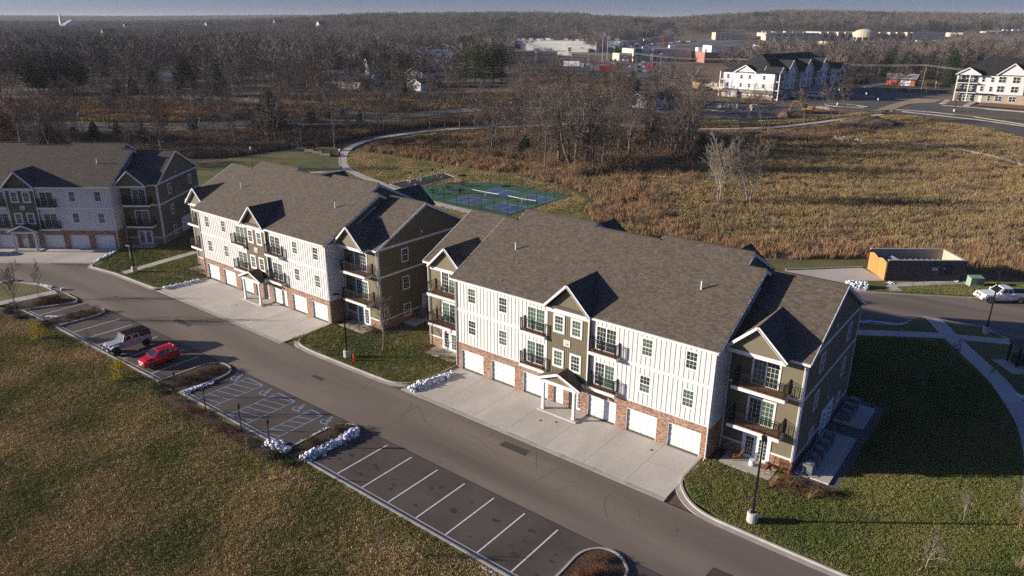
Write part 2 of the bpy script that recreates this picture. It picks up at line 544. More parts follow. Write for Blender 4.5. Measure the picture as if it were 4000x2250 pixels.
# joint between the lane and the newer bays, and two tyre worn wheel tracks with their rubber marks
for x0, y0, x1, y1, w_ in ((-40, -14.18, -16, -13.72, .06), (-16, -13.72, 2, -13.42, .06), (2, -13.42, 60, -13.42, .06)): line(x0, y0, x1, y1, w_, M_oil, road, 'asphalt_joint', z=.007)
# ------------------------------------------------------------------ kerbs, gutters and planted islands
def kerb(line, side=1, gutter=True):
    ribbon('kerb', line, .16, -.1, .14, M_kerb)
    if gutter: ribbon('gutter', line, .42, -.05, .012, M_kerb, side=side * -.29)

for a, b in (((23.7, -19.33), (2.0, -19.33)), ((-.55, -19.33), (-15.8, -19.62)), ((-19.5, -19.72), (-41.0, -20.33)), ((-43.7, -20.35), (-49.3, -20.7))):
    kerb([a, b], 1)
isl = [[(2.05, -19.5), (2.1, -17), (2.1, -14.9), (1.9, -14.05), (1.2, -13.6), (.5, -13.65), (-.25, -14.2), (-.5, -15.2), (-.5, -17), (-.5, -19.5)],
       [(-15.95, -19.8), (-15.8, -17.5), (-15.75, -15.7), (-16.2, -14.5), (-17.2, -13.95), (-18.4, -14.0), (-19.2, -14.6), (-19.5, -15.6), (-19.5, -18), (-19.5, -19.9)],
       [(-41.1, -20.5), (-40.95, -18.5), (-41.0, -16.0), (-41.5, -14.95), (-42.4, -14.75), (-43.2, -15.2), (-43.7, -16.3), (-43.75, -18.5), (-43.75, -20.6)],
       [(27.3, -19.5), (27.3, -15.2), (26.7, -14.0), (25.7, -13.5), (24.7, -13.8), (24.0, -14.9), (24.0, -17), (24.0, -19.5)],
       [(-49.3, -20.9), (-48.4, -18.8), (-47.3, -16.3), (-47.4, -15.6), (-48.2, -15.2), (-50, -15.2), (-51.6, -15.4), (-52.2, -17.5), (-52.3, -20), (-51.5, -21.6)]]
for ln in isl:
    l = smooth_line(ln, 4)
    sheet('planting_bed', ln, .10, M_mulch, step=1.0)
    kerb(l, -1)
kerb(smooth_line([(25.45, -.1), (25.45, -1.8), (25.5, -3.3), (25.9, -4.4), (27.1, -5.65), (28.6, -6.3), (31, -6.45), (40, -6.55), (64, -6.6)], 5), 1)
kerb(smooth_line([(-.15, -.1), (-.3, -3.0), (-.9, -5.2), (-2.2, -6.2), (-4.5, -6.45), (-10, -6.6), (-14.5, -6.65), (-16.7, -6.2), (-17.7, -4.9), (-17.95, -3), (-17.95, -.9)], 5), -1)
kerb(smooth_line([(-43.0, -1.2), (-43.1, -4), (-43.4, -6.2), (-44.6, -7.3), (-47, -7.5), (-52, -7.7), (-54.7, -7.85), (-58, -8.3), (-60.2, -8.3), (-62.5, -5.6), (-65.2, -2.2)], 5), -1)
kerb(smooth_line([(-53.9, -15.75), (-56.8, -16.0), (-61.2, -17.8), (-66, -21.5), (-72.2, -27.3)], 4), 1)
E_near = [(12, 30), (27.9, 36.4), (31.7, 38.5), (32.2, 40.4), (32.7, 42.3), (34, 43.1), (35.8, 43.3), (39, 43.6), (41, 42.0), (43.1, 40.6), (46.5, 37), (62, 24.5)]
kerb(smooth_line(E_near, 3), 1)
E_far = [(12, 41), (25.4, 47.4), (36.9, 53.8), (58, 66)]
kerb(smooth_line(E_far, 3), -1)
sheet('side_road', [(10, 29.1)] + E_near[1:] + [(70, 40), (60, 67.2)] + E_far[::-1][1:] + [(8, 39)], 0.0, M_lane, step=8)

# ------------------------------------------------------------------ lawns
sheet('lawn', [(64, -19.45), (23.9, -19.42), (2.0, -19.42), (-.5, -19.42), (-15.9, -19.75), (-19.5, -19.85), (-41.2, -20.45), (-43.8, -20.5), (-49.3, -20.8), (-52.2, -22.0), (-54.0, -27), (-62, -50), (-40, -70), (64, -70)], .10, M_lawn, step=4)
sheet('lawn', [(-54.4, -21.2), (-53.7, -15.9), (-56.8, -16.05), (-61.2, -17.9), (-66, -21.6), (-74, -29.4), (-66, -40), (-56, -27)], .10, M_lawn2, step=3)
MEADOW_EDGE = [(21.78, 62.71), (12.63, 53.68), (-14.5, 51.5), (-20, 56), (-24.2, 61), (-28.2, 69.9), (-37.9, 76.1), (-52.7, 79.3), (-68.5, 77.1), (-82.9, 76), (-97.7, 73.1)]
LAWN2 = [(-59.6, -8.4), (-54, -7.75), (-44.6, -7.2), (-43.3, -6.2), (-42.95, -1.0), (-17.85, -.9), (-17.8, -4.9), (-16.8, -6.1), (-14.5, -6.55), (-2.3, -6.1), (-1.0, -5.2), (-.4, -3.0), (-.1, -.05), (25.5, -.05), (25.6, -3.2), (26, -4.3), (27.2, -5.5), (29.5, -6.25), (64, -6.5), (62, 24.5), (46.5, 36.8), (43.0, 40.4), (41, 41.9), (39, 43.5), (35.8, 43.2), (34, 43), (32.8, 42.3), (31.8, 38.4), (27.9, 36.3), (12, 29.9), (12, 41.1), (25.4, 47.5), (36.9, 53.9), (58, 66.1), (58, 72), (44, 65), (34.5, 66)] + MEADOW_EDGE + [(-106, 70), (-109.20, 70.08), (-113.37, 64.73), (-115.37, 56.46), (-117.77, 48.38), (-112, 25), (-104, 5), (-100, -14), (-86, -17.6), (-65.4, -1.8), (-62.4, -5.4), (-60.3, -8.2)]
sheet('lawn', LAWN2, .10, M_lawn2, step=5)

# beds round the buildings
def bed(pts, m=None, z=.115): return sheet('planting_bed', smooth_line(pts, 3, True), z, m or M_mulch, step=1)
bed([(30.9, -.6), (32.6, -.9), (34.8, .1), (35.1, 1.6), (33, 2.0), (31.2, 1.2)])
bed([(-.2, .5), (-1.2, -.8), (-4.8, -.6), (-6.2, .8), (-5.8, 2.0), (-.2, 2.0)])
bed([(-18, -.2), (-15, -1.2), (-11.5, -.6), (-10.6, 1.2), (-12.4, 1.6), (-18, 1.3)])
bed([(-43.9, -.5), (-45, -2.2), (-48.5, -1.6), (-49.8, .4), (-49.4, 1.2), (-43.9, 1.2)])
bed([(-15.9, -20.0), (-8, -20.0), (-.6, -19.7), (2.0, -19.7), (2.2, -20.6), (-1.5, -21.4), (-6, -21.3), (-12, -21.9), (-16, -21.6)])
bed([(-43.9, -20.8), (-49, -20.9), (-51.5, -22), (-50, -23), (-45, -22.2)])
bed([(43.6, -3), (45.4, .5), (45.6, 4.5), (48, 8), (56, 8), (56, -4)])
M_grav = mat('grey_gravel', (.16, .145, .13), (.09, .082, .075), scale=9, rough=.95, bump=1.0, bscale=14, bdist=.04)
sheet('gravel_strip', [(31.62, 1.6), (34.9, 1.9), (34.9, 17.4), (31.62, 17.4)], .118, M_grav)
sheet('gravel_strip', [(-12.06, 1.0), (-9.6, 1.2), (-9.6, 16.4), (-12.06, 16.4)], .118, M_grav)

# ------------------------------------------------------------------ concrete driveways laid in slabs
def apron(loc, rz, depth):
    root = empty('driveway_apron', (loc[0], loc[1], 0), rz); root['kind'] = 'structure'
    xs = [-.1, 3.72, 7.45, 11.0, 14.9, 18.6, 22.3, 25.6]; ys = [0, -3.15, -depth]
    for i in range(7):
        for j in range(2):
            mb = MB(); a = R.random()
            mb.box(xs[i] + .012, ys[j + 1] + .012, -.1, xs[i + 1] - .012, ys[j] - .012, .02, a=max(a, .01))
            mb.build('concrete_slab', M_conc, root)
    for i in range(9):
        mb = MB()
        mb.box(-.9 + 2.95 * i + .01, -depth - .5, -.1, -.9 + 2.95 * (i + 1) - .01, -depth - .012, .012, a=.2)
        mb.build('gutter_slab', M_kerb, root)
apron((0, 0), 0, 6.2)
M_drain = mat('iron_drain', (.03, .028, .026), rough=.6)
for x, y in ((12.4, -3.2), (13.6, -2.6), (21.9, -1.4), (-31.5, -4.2)): 
    o = (lambda mb_: (mb_.lathe((x, y, .0), [(.12, 0), (.12, .026)], 10), mb_.build('drain_cover', M_drain))[1])(MB()); tag(o, 'small round drain cover set in the pale driveway', 'drain cover', 'drain covers in the driveways')
apron((-43.75, -.85), 0, 6.2)
apron((-85.7, -18.0), math.radians(38.3), 6.6)

# ------------------------------------------------------------------ footpaths
slabs('footpath', [(28.3, 33.2), (35.5, 37.9), (42.4, 41.0)], 1.5, .125, M_walk)
slabs('footpath', smooth_line([(34.4, 42.9), (37.1, 37.7), (41.6, 30), (43.5, 25.4), (45, 20.8), (45.9, 15), (46.2, 8)], 5), 1.7, .13, M_walk, plen=1.6)
slabs('footpath', [(-55.6, -28), (-53.6, -21.6), (-52.75, -15.7)], 1.5, .125, M_walk)
slabs('footpath', [(-53.4, -7.2), (-54.3, -2.0), (-55.0, 4.0), (-54.5, 9), (-53, 16)], 1.4, .125, M_walk)
slabs('footpath', [(29.0, 50.3), (27.6, 52.2), (30.5, 55.0), (34.1, 58.6), (36.6, 61)], 1.5, .125, M_walk)
PATH = [(-37, 47.4), (-47, 48.0), (-58, 50.2), (-66, 52.2), (-72.6, 54.5), (-81, 56.8), (-89.4, 60), (-97.6, 66.2), (-102.8, 72.1), (-105.1, 77.8), (-105.5, 84), (-103.6, 91.5), (-101, 98), (-96.5, 105.5), (-85.6, 117.5), (-76.3, 129), (-67.7, 136.8), (-57.5, 142), (-44.8, 148), (-35, 155.8), (-26.6, 165.5), (-19.5, 177.9), (-14.1, 189.4), (-7, 202.8)]
slabs('footpath', smooth_line(PATH, 5), 1.9, .14, M_walk, plen=2.0)
slabs('footpath', [(-91, 51.2), (-88.5, 55), (-86.2, 58.6)], 1.4, .125, M_walk)
sheet('bin_store_drive', [(10.5, 45.4), (15.5, 49.9), (22.9, 57.3), (26.8, 53.6), (24.2, 51.4), (26.0, 47.9), (13, 41.7)], .125, M_conc)
sheet('bin_store_drive', [(15.35, 49.73), (23.12, 57.57), (26.99, 53.77), (24.16, 51.48)], .128, M_conc)
ribbon('kerb', [(15.17, 49.98), (23.13, 57.89)], .2, 0, .25, M_kerb)

# ------------------------------------------------------------------ sports court
M_green = mat('court_green', (.05, .15, .09), (.042, .128, .078), scale=.5, rough=.8)
M_cblue = mat('court_blue', (.075, .14, .27), (.065, .12, .235), scale=.5, rough=.8)
court = sheet('court_surface', [(-62.3, 51.5), (-61.2, 55.5), (-60, 59.5), (-58.2, 63.5), (-56, 66.8), (-53.2, 69.2), (-32.8, 69.4), (-32.6, 49.5), (-38, 48.9), (-51, 49.2), (-59.5, 51.3)], .115, M_green)
def flat(x0, y0, x1, y1, z, m, name):
    mb = MB(); mb.face([(x0, y0, z), (x1, y0, z), (x1, y1, z), (x0, y1, z)]); return mb.build(name, m, court)
for x0, x1 in ((-48.75, -42.75), (-39.75, -33.9)):
    xm = (x0 + x1) / 2
    for y0, y1 in ((51.4, 56.4), (60.6, 65.6)):
        flat(x0, y0, x1, y1, .125, M_cblue, 'court_panel')
        for q in ((x0, y0, x1, y0), (x0, y1, x1, y1), (x0, y0, x0, y1), (x1, y0, x1, y1), (xm, y0, xm, y1)):
            line(*q, .10, M_white, court, 'court_line', z=.132)
    for x in (x0, x1): line(x, 56.45, x, 60.55, .10, M_white, court, 'court_line', z=.132)
FIT = [(-68.3, 54.4), (-67.3, 69.7), (-62.6, 68.3), (-61.6, 56.5), (-64, 53.4)]
M_rub = mat('dark_rubber_chips', (.022, .020, .019), (.035, .031, .028), scale=8, rough=.95, bump=.6)
sheet('fitness_bed', FIT, .13, M_rub)
ribbon('kerb', FIT + FIT[:1], .2, 0, .22, M_kerb)
sheet('court_apron', [(-62.6, 68.6), (-60, 67.0), (-58.3, 66.2), (-59.6, 64.4)], .12, M_walk)

# ------------------------------------------------------------------ meadow and the land beyond
MEADOW = [(70, 74), (58, 72.2), (44, 65.2), (34.5, 66.2)] + MEADOW_EDGE + [(-103, 80), (-103.4, 86), (-101, 93), (-98.5, 99), (-94, 106), (-84, 116.2), (-75, 127.2), (-66.5, 135), (-57, 140.3), (-44, 146), (-34, 154), (-25.3, 164), (-18, 176.5), (-12.5, 188), (-6, 200), (2, 206), (3.31, 203.61), (11.57, 203.26), (18.96, 201.51), (27.30, 196.90), (30.63, 194.68), (60, 190), (75, 150)]
sheet('meadow', MEADOW, .06, M_meadow, step=6)
sheet('grass_slope', [(-10.24, 175.57), (-7.02, 192.75), (-3.86, 202.76), (4.17, 203.10), (19.01, 201.12), (27.30, 196.90), (30.67, 194.32), (32.25, 177.36), (22.90, 184.54), (12.99, 184.25), (2.52, 183.87), (-3.63, 178.86)], .10, M_dryb, step=6)
sheet('grass_slope', [(-35.90, 157.86), (-27.48, 168.01), (-20.24, 180.30), (-14.78, 192.04), (-9.21, 201.78), (-5.11, 208.41), (-7.83, 206.17), (-13.27, 201.71), (-20.59, 184.07), (-29.06, 174.74), (-35.13, 166.28), (-39.68, 164.88), (-48.27, 156.70), (-45.22, 150.26)], .10, M_dryb, step=6)
sheet('gravel_apron', [(-6.14, 179.98), (-2.75, 189.30), (1.18, 193.64), (4.69, 190.96), (12.39, 187.78), (18.89, 187.48), (15.99, 186.69), (9.18, 186.19), (-0.63, 181.72)], .14, M_sand, step=5)
sheet('far_parking', [(-60.53, 168.56), (-57.74, 187.37), (-40.12, 193.13), (-40.29, 203.86), (-34.28, 229.42), (-34.06, 264.77), (-17.84, 283.34), (4.13, 255.88), (16.74, 232.15), (27.09, 232.09), (30.55, 195.59), (27.16, 198.19), (18.83, 202.48), (3.56, 206.29), (-5.11, 208.41), (-10.15, 205.66), (-13.90, 202.58), (-23.11, 199.35), (-29.90, 189.44), (-30.72, 177.01), (-35.82, 168.04), (-41.88, 164.97), (-50.45, 171.18)], .10, M_faras, step=8)
sheet('dug_ground', [(-30.58, 176.63), (-29.14, 184.65), (-28.54, 190.56), (-26.42, 200.27), (-18.63, 203.04), (-12.70, 202.73), (-13.48, 199.35), (-20.89, 185.04), (-27.96, 176.35)], .22, M_dirt, step=5)
sheet('dug_ground', [(-10.83, 205.10), (-9.38, 220.25), (-5.74, 244.53), (2.34, 245.21), (1.38, 235.81), (-4.29, 228.04), (-6.18, 213.28)], .20, mat('tracked_dust', (.38, .28, .18), (.29, .215, .14), scale=.6, rough=.95), step=6)
sheet('mulched_yard', [(4.10, 233.18), (4.59, 244.33), (10.89, 246.58), (10.62, 236.82)], .2, M_dirt, step=6)
sheet('mulched_yard', [(13.03, 238.12), (13.34, 246.57), (25.40, 250.86), (26.41, 239.52)], .2, M_dirt, step=6)
sheet('grass_slope', [(-58.38, 188.78), (-63.00, 201.46), (-44.36, 205.96), (-39.75, 202.34), (-41.59, 197.09)], .2, M_dryb, step=6)
sheet('verge', [(7.24, 217.99), (16.19, 221.81), (27.81, 224.39), (28.24, 219.90), (11.49, 215.33)], .2, M_dryb, step=6)
sheet('verge', [(-24.78, 211.03), (-22.02, 217.09), (-14.72, 215.83), (-19.68, 210.03)], .2, M_dryb, step=6)
for q in ([(-6.32, 210.23), (-6.18, 213.28), (3.66, 216.16), (15.00, 216.92), (28.76, 214.34)], [(-3.32, 211.28), (6.36, 211.91), (17.42, 212.73), (29.00, 211.87)], [(18.59, 201.64), (27.24, 197.45), (28.04, 196.11)], [(-26.22, 209.12), (-25.93, 211.18), (-21.03, 213.42), (-13.55, 212.80), (-14.56, 210.06), (-21.93, 207.18), (-25.54, 207.56)], [(4.36, 231.63), (12.67, 233.48), (26.74, 235.97)], [(-57.66, 174.52), (-46.85, 175.52), (-44.09, 182.08)], [(-56.77, 185.21), (-40.12, 193.13), (-39.23, 200.87)], [(-45.39, 173.18), (-44.56, 176.57), (-39.40, 181.64), (-37.05, 187.87), (-37.90, 189.57)]):
    ribbon('far_kerb', q, .45, -.1, .25, M_kerb)
for k in range(18):                                                   # painted stalls of the far parking rows
    pass
for q in ([(11.64, 250.25), (10.84, 235.28)], [(3.83, 246.47), (4.01, 234.94)]):
    ribbon('footpath', q, 1.8, 0, .25, M_walk)

# fenced lawns, roads and verges on the left side beyond the buildings
M_road2 = mat('old_road', (.17, .16, .15), (.14, .13, .125), scale=.5, rough=.85)
ribbon('back_road', smooth_line([(-225, 12), (-200, 27), (-186.4, 37.6), (-173, 45.4), (-160.7, 54.7), (-149, 66), (-140, 77), (-131, 88), (-124, 97), (-118, 110), (-112, 124), (-100, 140), (-84, 152), (-66, 162), (-50, 168), (-40, 172)], 5), 6.0, -.3, .12, M_road2)
ribbon('back_road', smooth_line([(-190, 90), (-167.6, 97.7), (-155.3, 102.9), (-145, 103.5), (-136.4, 101.4), (-123, 99)], 5), 5.0, -.3, .14, M_road2)
ribbon('street', smooth_line([(-205, 85), (-226, 92), (-234, 96), (-270, 113), (-344, 150)], 4), 7.5, -.3, .12, M_road2)
ribbon('street', [(-204.08, 72.72), (-201.98, 81.97), (-199.28, 87.66), (-199.92, 97.43)], 6.5, -.3, .13, M_road2)
M_verge = mat('sunlit_verge', (.14, .15, .045), (.10, .115, .035), scale=.8, rough=.95, bump=.6)
VERGE = ([(-193.24, 40.44), (-184.49, 44.98), (-171.97, 53.28), (-166.24, 57.96), (-163.69, 56.58), (-173.94, 48.53), (-181.71, 43.75), (-188.04, 38.58)], [(-230.41, 95.80), (-245.85, 104.26), (-238.76, 107.20), (-225.16, 100.40)], [(-195.64, 79.19), (-198.28, 83.48), (-193.35, 92.67), (-184.96, 88.64), (-187.72, 80.99)], [(-206.32, 85.42), (-207.78, 90.64), (-205.86, 94.82), (-200.05, 88.10)], [(-145.16, 77.58), (-145.06, 82.65), (-137.93, 85.12), (-134.08, 85.00), (-138.76, 78.80), (-141.77, 75.56)], [(-151.43, 87.22), (-147.71, 92.16), (-143.02, 90.44), (-148.00, 85.47)], [(-132.38, 104.74), (-124.67, 109.15), (-116.59, 113.91), (-115.10, 112.39), (-125.04, 103.37)], [(-231.02, 198.00), (-220.05, 207.90), (-205.28, 193.55), (-215.02, 184.83)], [(-212.30, 224.88), (-206.47, 230.15), (-194.41, 216.74), (-199.98, 211.74)],
            [(-38.78, 279.98), (-39.15, 293.68), (-32.35, 307.08), (-14.71, 308.10), (-11.65, 290.67), (-22.21, 278.26), (-35.06, 270.13)], [(-89.46, 505.08), (-96.00, 583.89), (-75.25, 628.84), (-53.44, 601.58), (-58.14, 534.71), (-75.66, 499.72), (-74.88, 450.82)], [(-58.94, 385.77), (-57.87, 404.66), (-47.41, 374.08), (-54.11, 368.02)])
for pts in VERGE:
    sheet('verge', pts, .12, M_verge, step=6)
ribbon('street', [(-35.01, 267.04), (-24.45, 271.96), (-10.51, 284.16), (-0.14, 288.37)], 7, -.3, .15, M_faras)
ribbon('driveway', [(-32.76, 285.28), (-30.02, 312.94)], 5, -.3, .2, M_walk)
ribbon('hill_road', smooth_line([(-441.47, 746.14), (-456.00, 831.61), (-466.95, 920.44), (-477.40, 983.19), (-496.19, 1036.42), (-525.78, 1084.60), (-548.07, 1142.98)], 4), 14, -1, .4, mat('pale_road', (.30, .29, .28), rough=.85))
M_lotg = mat('town_parking', (.13, .125, .12), (.10, .095, .092), scale=.2, rough=.85)
sheet('town_parking', [(-254.79, 348.66), (-261.18, 424.19), (-237.27, 471.21), (-183.40, 416.21), (-120.87, 287.58), (-130.50, 269.52), (-149.66, 252.33), (-189.71, 266.74)], .15, M_lotg, step=12)
sheet('town_parking', [(-430.12, 816.78), (-410.27, 897.96), (-397.67, 965.15), (-363.91, 1024.88), (-340.59, 965.15), (-349.98, 800.41), (-381.04, 734.91)], .2, M_lotg, step=15)
sheet('town_lawn', [(-318.13, 573.41), (-347.59, 695.86), (-260.19, 530.62), (-255.34, 466.12)], .2, M_verge, step=12)
sheet('town_lawn', [(-247.02, 338.37), (-241.87, 360.89), (-206.74, 313.83), (-200.87, 279.92)], .25, M_verge, step=12)

# ------------------------------------------------------------------ building materials
M_wsid = mat('white_siding', (.60, .60, .585), (.565, .565, .55), scale=1.5, rough=.65)
M_trim = mat('white_trim', (.64, .64, .625), rough=.6)
M_mort = mat('mortar', (.40, .34, .29), rough=.95)
M_brick = mat('red_brick', (.34, .205, .145), (.22, .135, .10), scale=9, rough=.9, attr=.5)
M_brown = mat('olive_brown_siding', (.155, .132, .082), (.138, .118, .074), scale=1.4, rough=.75, attr=.03)
M_roofb = mat('roof_deck', (.10, .082, .067), rough=.95)
M_shin = mat('asphalt_shingles', (.122, .100, .078), (.104, .085, .066), scale=2.6, rough=.95, attr=.26, c3=(.108, .091, .074), scale3=.4, f3=.4)
M_glass = mat('window_glass', (.014, .020, .020), (.035, .055, .045), scale=.9, rough=.05, spec=.55)
M_curt = mat('curtained_glass', (.035, .085, .055), (.085, .125, .095), scale=2.5, rough=.08, spec=.55, stretch=(6, 6, .3))
M_rail = mat('black_metal', (.012, .012, .013), rough=.5)
M_deck = mat('deck_boards', (.27, .145, .075), (.21, .11, .058), scale=5, rough=.8, attr=.2)
M_door = mat('white_door', (.64, .64, .63), rough=.5)
M_red = mat('red_sign', (.42, .015, .03), rough=.5)
M_plq = mat('plaque_ivory', (.72, .68, .58), rough=.6)
M_ink = mat('plaque_ink', (.10, .09, .09), rough=.7)
M_grey = mat('utility_grey', (.33, .34, .35), rough=.6)
M_dark = mat('dark_opening', (.010, .010, .011), rough=.8)

BW = 25.9
def ident(p): return p
def mirror(p): return (BW - p[0], p[1], p[2])

def wallgrid(mb, x0, x1, z0, z1, holes, y, depth):
    xs = sorted({x0, x1} | {h[0] for h in holes if x0 < h[0] < x1} | {h[1] for h in holes if x0 < h[1] < x1})
    zs = sorted({z0, z1} | {h[2] for h in holes if z0 < h[2] < z1} | {h[3] for h in holes if z0 < h[3] < z1})
    def solid(cx, cz): return not any(h[0] < cx < h[1] and h[2] < cz < h[3] for h in holes)
    for a, b in zip(xs, xs[1:]):
        for c, d in zip(zs, zs[1:]):
            if solid((a + b) / 2, (c + d) / 2): mb.face([(a, y, c), (b, y, c), (b, y, d), (a, y, d)])
    for a, b, c, d in holes:
        mb.face([(a, y, c), (a, y, d), (a, y + depth, d), (a, y + depth, c)])
        mb.face([(b, y, c), (b, y, d), (b, y + depth, d), (b, y + depth, c)])
        mb.face([(a, y, d), (b, y, d), (b, y + depth, d), (a, y + depth, d)])
        mb.face([(a, y, c), (b, y, c), (b, y + depth, c), (a, y + depth, c)])

def bricks(mb, x0, x1, z0, z1, holes, y, solder=()):
    """running bond, every brick its own little box 12 mm proud of the mortar"""
    h = .078; L = .213; k = 0; z = z0
    while z + h <= z1 + .01:
        iv = [(x0, x1)]
        for a, b, c, d in list(holes) + [(s[0], s[1], s[2], s[3]) for s in solder]:
            if c < z + h / 2 < d:
                nx = []
                for p, q in iv:
                    if b <= p or a >= q: nx.append((p, q)); continue
                    if a > p: nx.append((p, a))
                    if b < q: nx.append((b, q))
                iv = nx
        for p, q in iv:
            t = math.floor(p / L) * L + (L / 2 if k % 2 else 0)
            if t > p: t -= L
            while t < q:
                a, b = max(p, t) + .005, min(q, t + L) - .005
                if b - a > .03: mb.box(a, y - .012, z + .005, b, y, z + h - .005, a=R.uniform(.02, 1), skip='bd')
                t += L
        z += h; k += 1
    for a, b, c, d in solder:
        x = a
        while x < b - .02:
            mb.box(x + .005, y - .016, c + .004, min(b, x + .078) - .005, y, d - .004, a=R.uniform(.02, 1), skip='bd'); x += .078

def laps(mb, x0, x1, z0, z1, holes, y, ex=.17, clip=None):
    """lapped boards: the lower edge of each stands proud"""
    z = z0
    while z < z1 - .02:
        zt = min(z1, z + ex); iv = [(x0, x1)]
        if clip:
            c = clip((z + zt) / 2)
            iv = [c] if c and c[1] - c[0] > .05 else []
        for a, b, c, d in holes:
            if c < (z + zt) / 2 < d:
                nx = []
                for p, q in iv:
                    if b <= p or a >= q: nx.append((p, q)); continue
                    if a > p: nx.append((p, a))
                    if b < q: nx.append((b, q))
                iv = nx
        for p, q in iv:
            r = R.uniform(.02, 1)
            mb.face([(p, y - .022, z), (q, y - .022, z), (q, y - .002, zt), (p, y - .002, zt)], r)
            mb.face([(p, y - .002, z), (q, y - .002, z), (q, y - .022, z), (p, y - .022, z)], r)
        z = zt

def shingles(mb, o, u, v, U, V, keep=None, ex=.145, tab=.27):
    """courses of separate tabs on a slope: o corner, u along the eave, v up the slope"""
    o = Vector(o); u = Vector(u).normalized(); v = Vector(v).normalized(); n = u.cross(v)
    if n.z < 0: n = -n
    k = 0; t = 0.0
    while t < V - .02:
        s = -tab * R.random()
        while s < U:
            w = tab * R.uniform(.6, 1.35)
            a, b = max(0, s), min(U, s + w - .008)
            if b - a > .03 and (keep is None or keep((a + b) / 2, t + ex / 2)):
                l = .012 + (.012 if R.random() < .4 else 0)
                t2 = min(V, t + ex + .02)
                p = [o + u * a + v * t + n * (.006 + l), o + u * b + v * t + n * (.006 + l), o + u * b + v * t2 + n * .006, o + u * a + v * t2 + n * .006]
                r = R.uniform(.02, 1)
                mb.face([tuple(q) for q in p], r)
                d = [o + u * a + v * t + n * .001, o + u * b + v * t + n * .001]
                mb.face([tuple(d[0]), tuple(d[1]), tuple(p[1]), tuple(p[0])], r)
            s += w
        t += ex; k += 1

def window_part(parent, cx, z0, w, h, y, T=ident, wide=.05, pane_m=None, axis='x', cols=3, name='window', slider=False):
    """frame (part) with panes and glazing bars (sub-parts); the wall plane is y, the frame stands proud of it"""
    def Q(p):
        return T((p[0], p[1], p[2])) if axis == 'x' else T((p[1], p[0], p[2]))
    mb = MB(Q); x0, x1, z1 = cx - w / 2, cx + w / 2, z0 + h
    s = -1 if axis == 'x' else 1
    yo_, yi = y + s * .035, y - s * .02
    lo, hi = min(yo_, yi), max(yo_, yi)
    mb.box(x0 - wide, lo, z0 - wide, x0 + .04, hi, z1 + wide); mb.box(x1 - .04, lo, z0 - wide, x1 + wide, hi, z1 + wide)
    mb.box(x0 + .04, lo, z1 - .04, x1 - .04, hi, z1 + wide); mb.box(x0 + .04, lo, z0 - wide, x1 - .04, hi, z0 + .05)
    if slider: mb.box(cx - .05, lo, z0 + .05, cx + .05, hi, z1 - .04)
    else: mb.box(x0 + .04, lo + .004, (z0 + z1) / 2 - .035, x1 - .04, hi - .004, (z0 + z1) / 2 + .035)
    f = mb.build(name, M_trim, parent)
    pm = pane_m or M_glass
    halves = [(x0 + .04, cx - .05, z0 + .05, z1 - .04), (cx + .05, x1 - .04, z0 + .05, z1 - .04)] if slider else [(x0 + .04, x1 - .04, z0 + .05, (z0 + z1) / 2 - .035), (x0 + .04, x1 - .04, (z0 + z1) / 2 + .035, z1 - .04)]
    gy = y + s * .004
    for i, (a, b, c, d) in enumerate(halves):
        m = MB(Q); m.box(a, min(gy, gy - s * .01), c, b, max(gy, gy - s * .01), d)
        m.build('pane', pm[i] if isinstance(pm, (list, tuple)) else pm, f)
    m = MB(Q); by0, by1 = min(gy, gy + s * .012), max(gy, gy + s * .012)
    for i, (a, b, c, d) in enumerate(halves):
        nc = cols; nr = 5 if slider else 2
        for k in range(1, nc):
            x = a + (b - a) * k / nc; m.box(x - .011, by0, c, x + .011, by1, d)
        for k in range(1, nr):
            z = c + (d - c) * k / nr; m.box(a, by0 + .001, z - .011, b, by1 - .001, z + .011)
    m.build('glazing_bars', M_trim, f)
    return f

def balcony_part(parent, x0, x1, y0, y1, zf, T=ident):
    mb = MB(T)
    mb.box(x0 - .12, y0 - .06, zf - .30, x1 + .12, y1, zf - .035)
    b = mb.build('balcony', M_trim, parent)
    m = MB(T); y = y0 - .03; n = max(3, round((y1 - y0) / .14)); st = (y1 - y0 + .03) / n
    for k in range(n): m.box(x0 - .1, y + k * st + .004, zf - .034, x1 + .1, y + (k + 1) * st - .004, zf, a=R.uniform(.05, 1))
    o = m.build('deck', M_deck, b); o['kind'] = 'stuff'
    hgt = 1.07
    for x, yy in ((x0, y0), (x1, y0), (x0, y1 - .06), (x1, y1 - .06), ((x0 + x1) / 2, y0)):
        m = MB(T); e = .04 if yy != y0 or x in (x0, x1) else .026
        m.box(x - e, yy - e, zf - .02, x + e, yy + e, zf + (hgt + .1 if e > .03 else hgt))
        m.build('post', M_rail, b)
    m = MB(T)
    for (a, c), (d, e) in (((x0, y0), (x1, y0)), ((x0, y0), (x0, y1)), ((x1, y0), (x1, y1))):
        m.beam((a, c, zf + hgt), (d, e, zf + hgt), .05, .045); m.beam((a, c, zf + .92), (d, e, zf + .92), .03, .03); m.beam((a, c, zf + .09), (d, e, zf + .09), .035, .035)
        l = math.hypot(d - a, e - c); n = max(2, round(l / .14))
        for k in range(1, n):
            t = k / n; X, Y = a + (d - a) * t, c + (e - c) * t
            m.beam((X, Y, zf + .09), (X, Y, zf + .92), .022, .022)
    m.build('railing', M_rail, b)
    return b

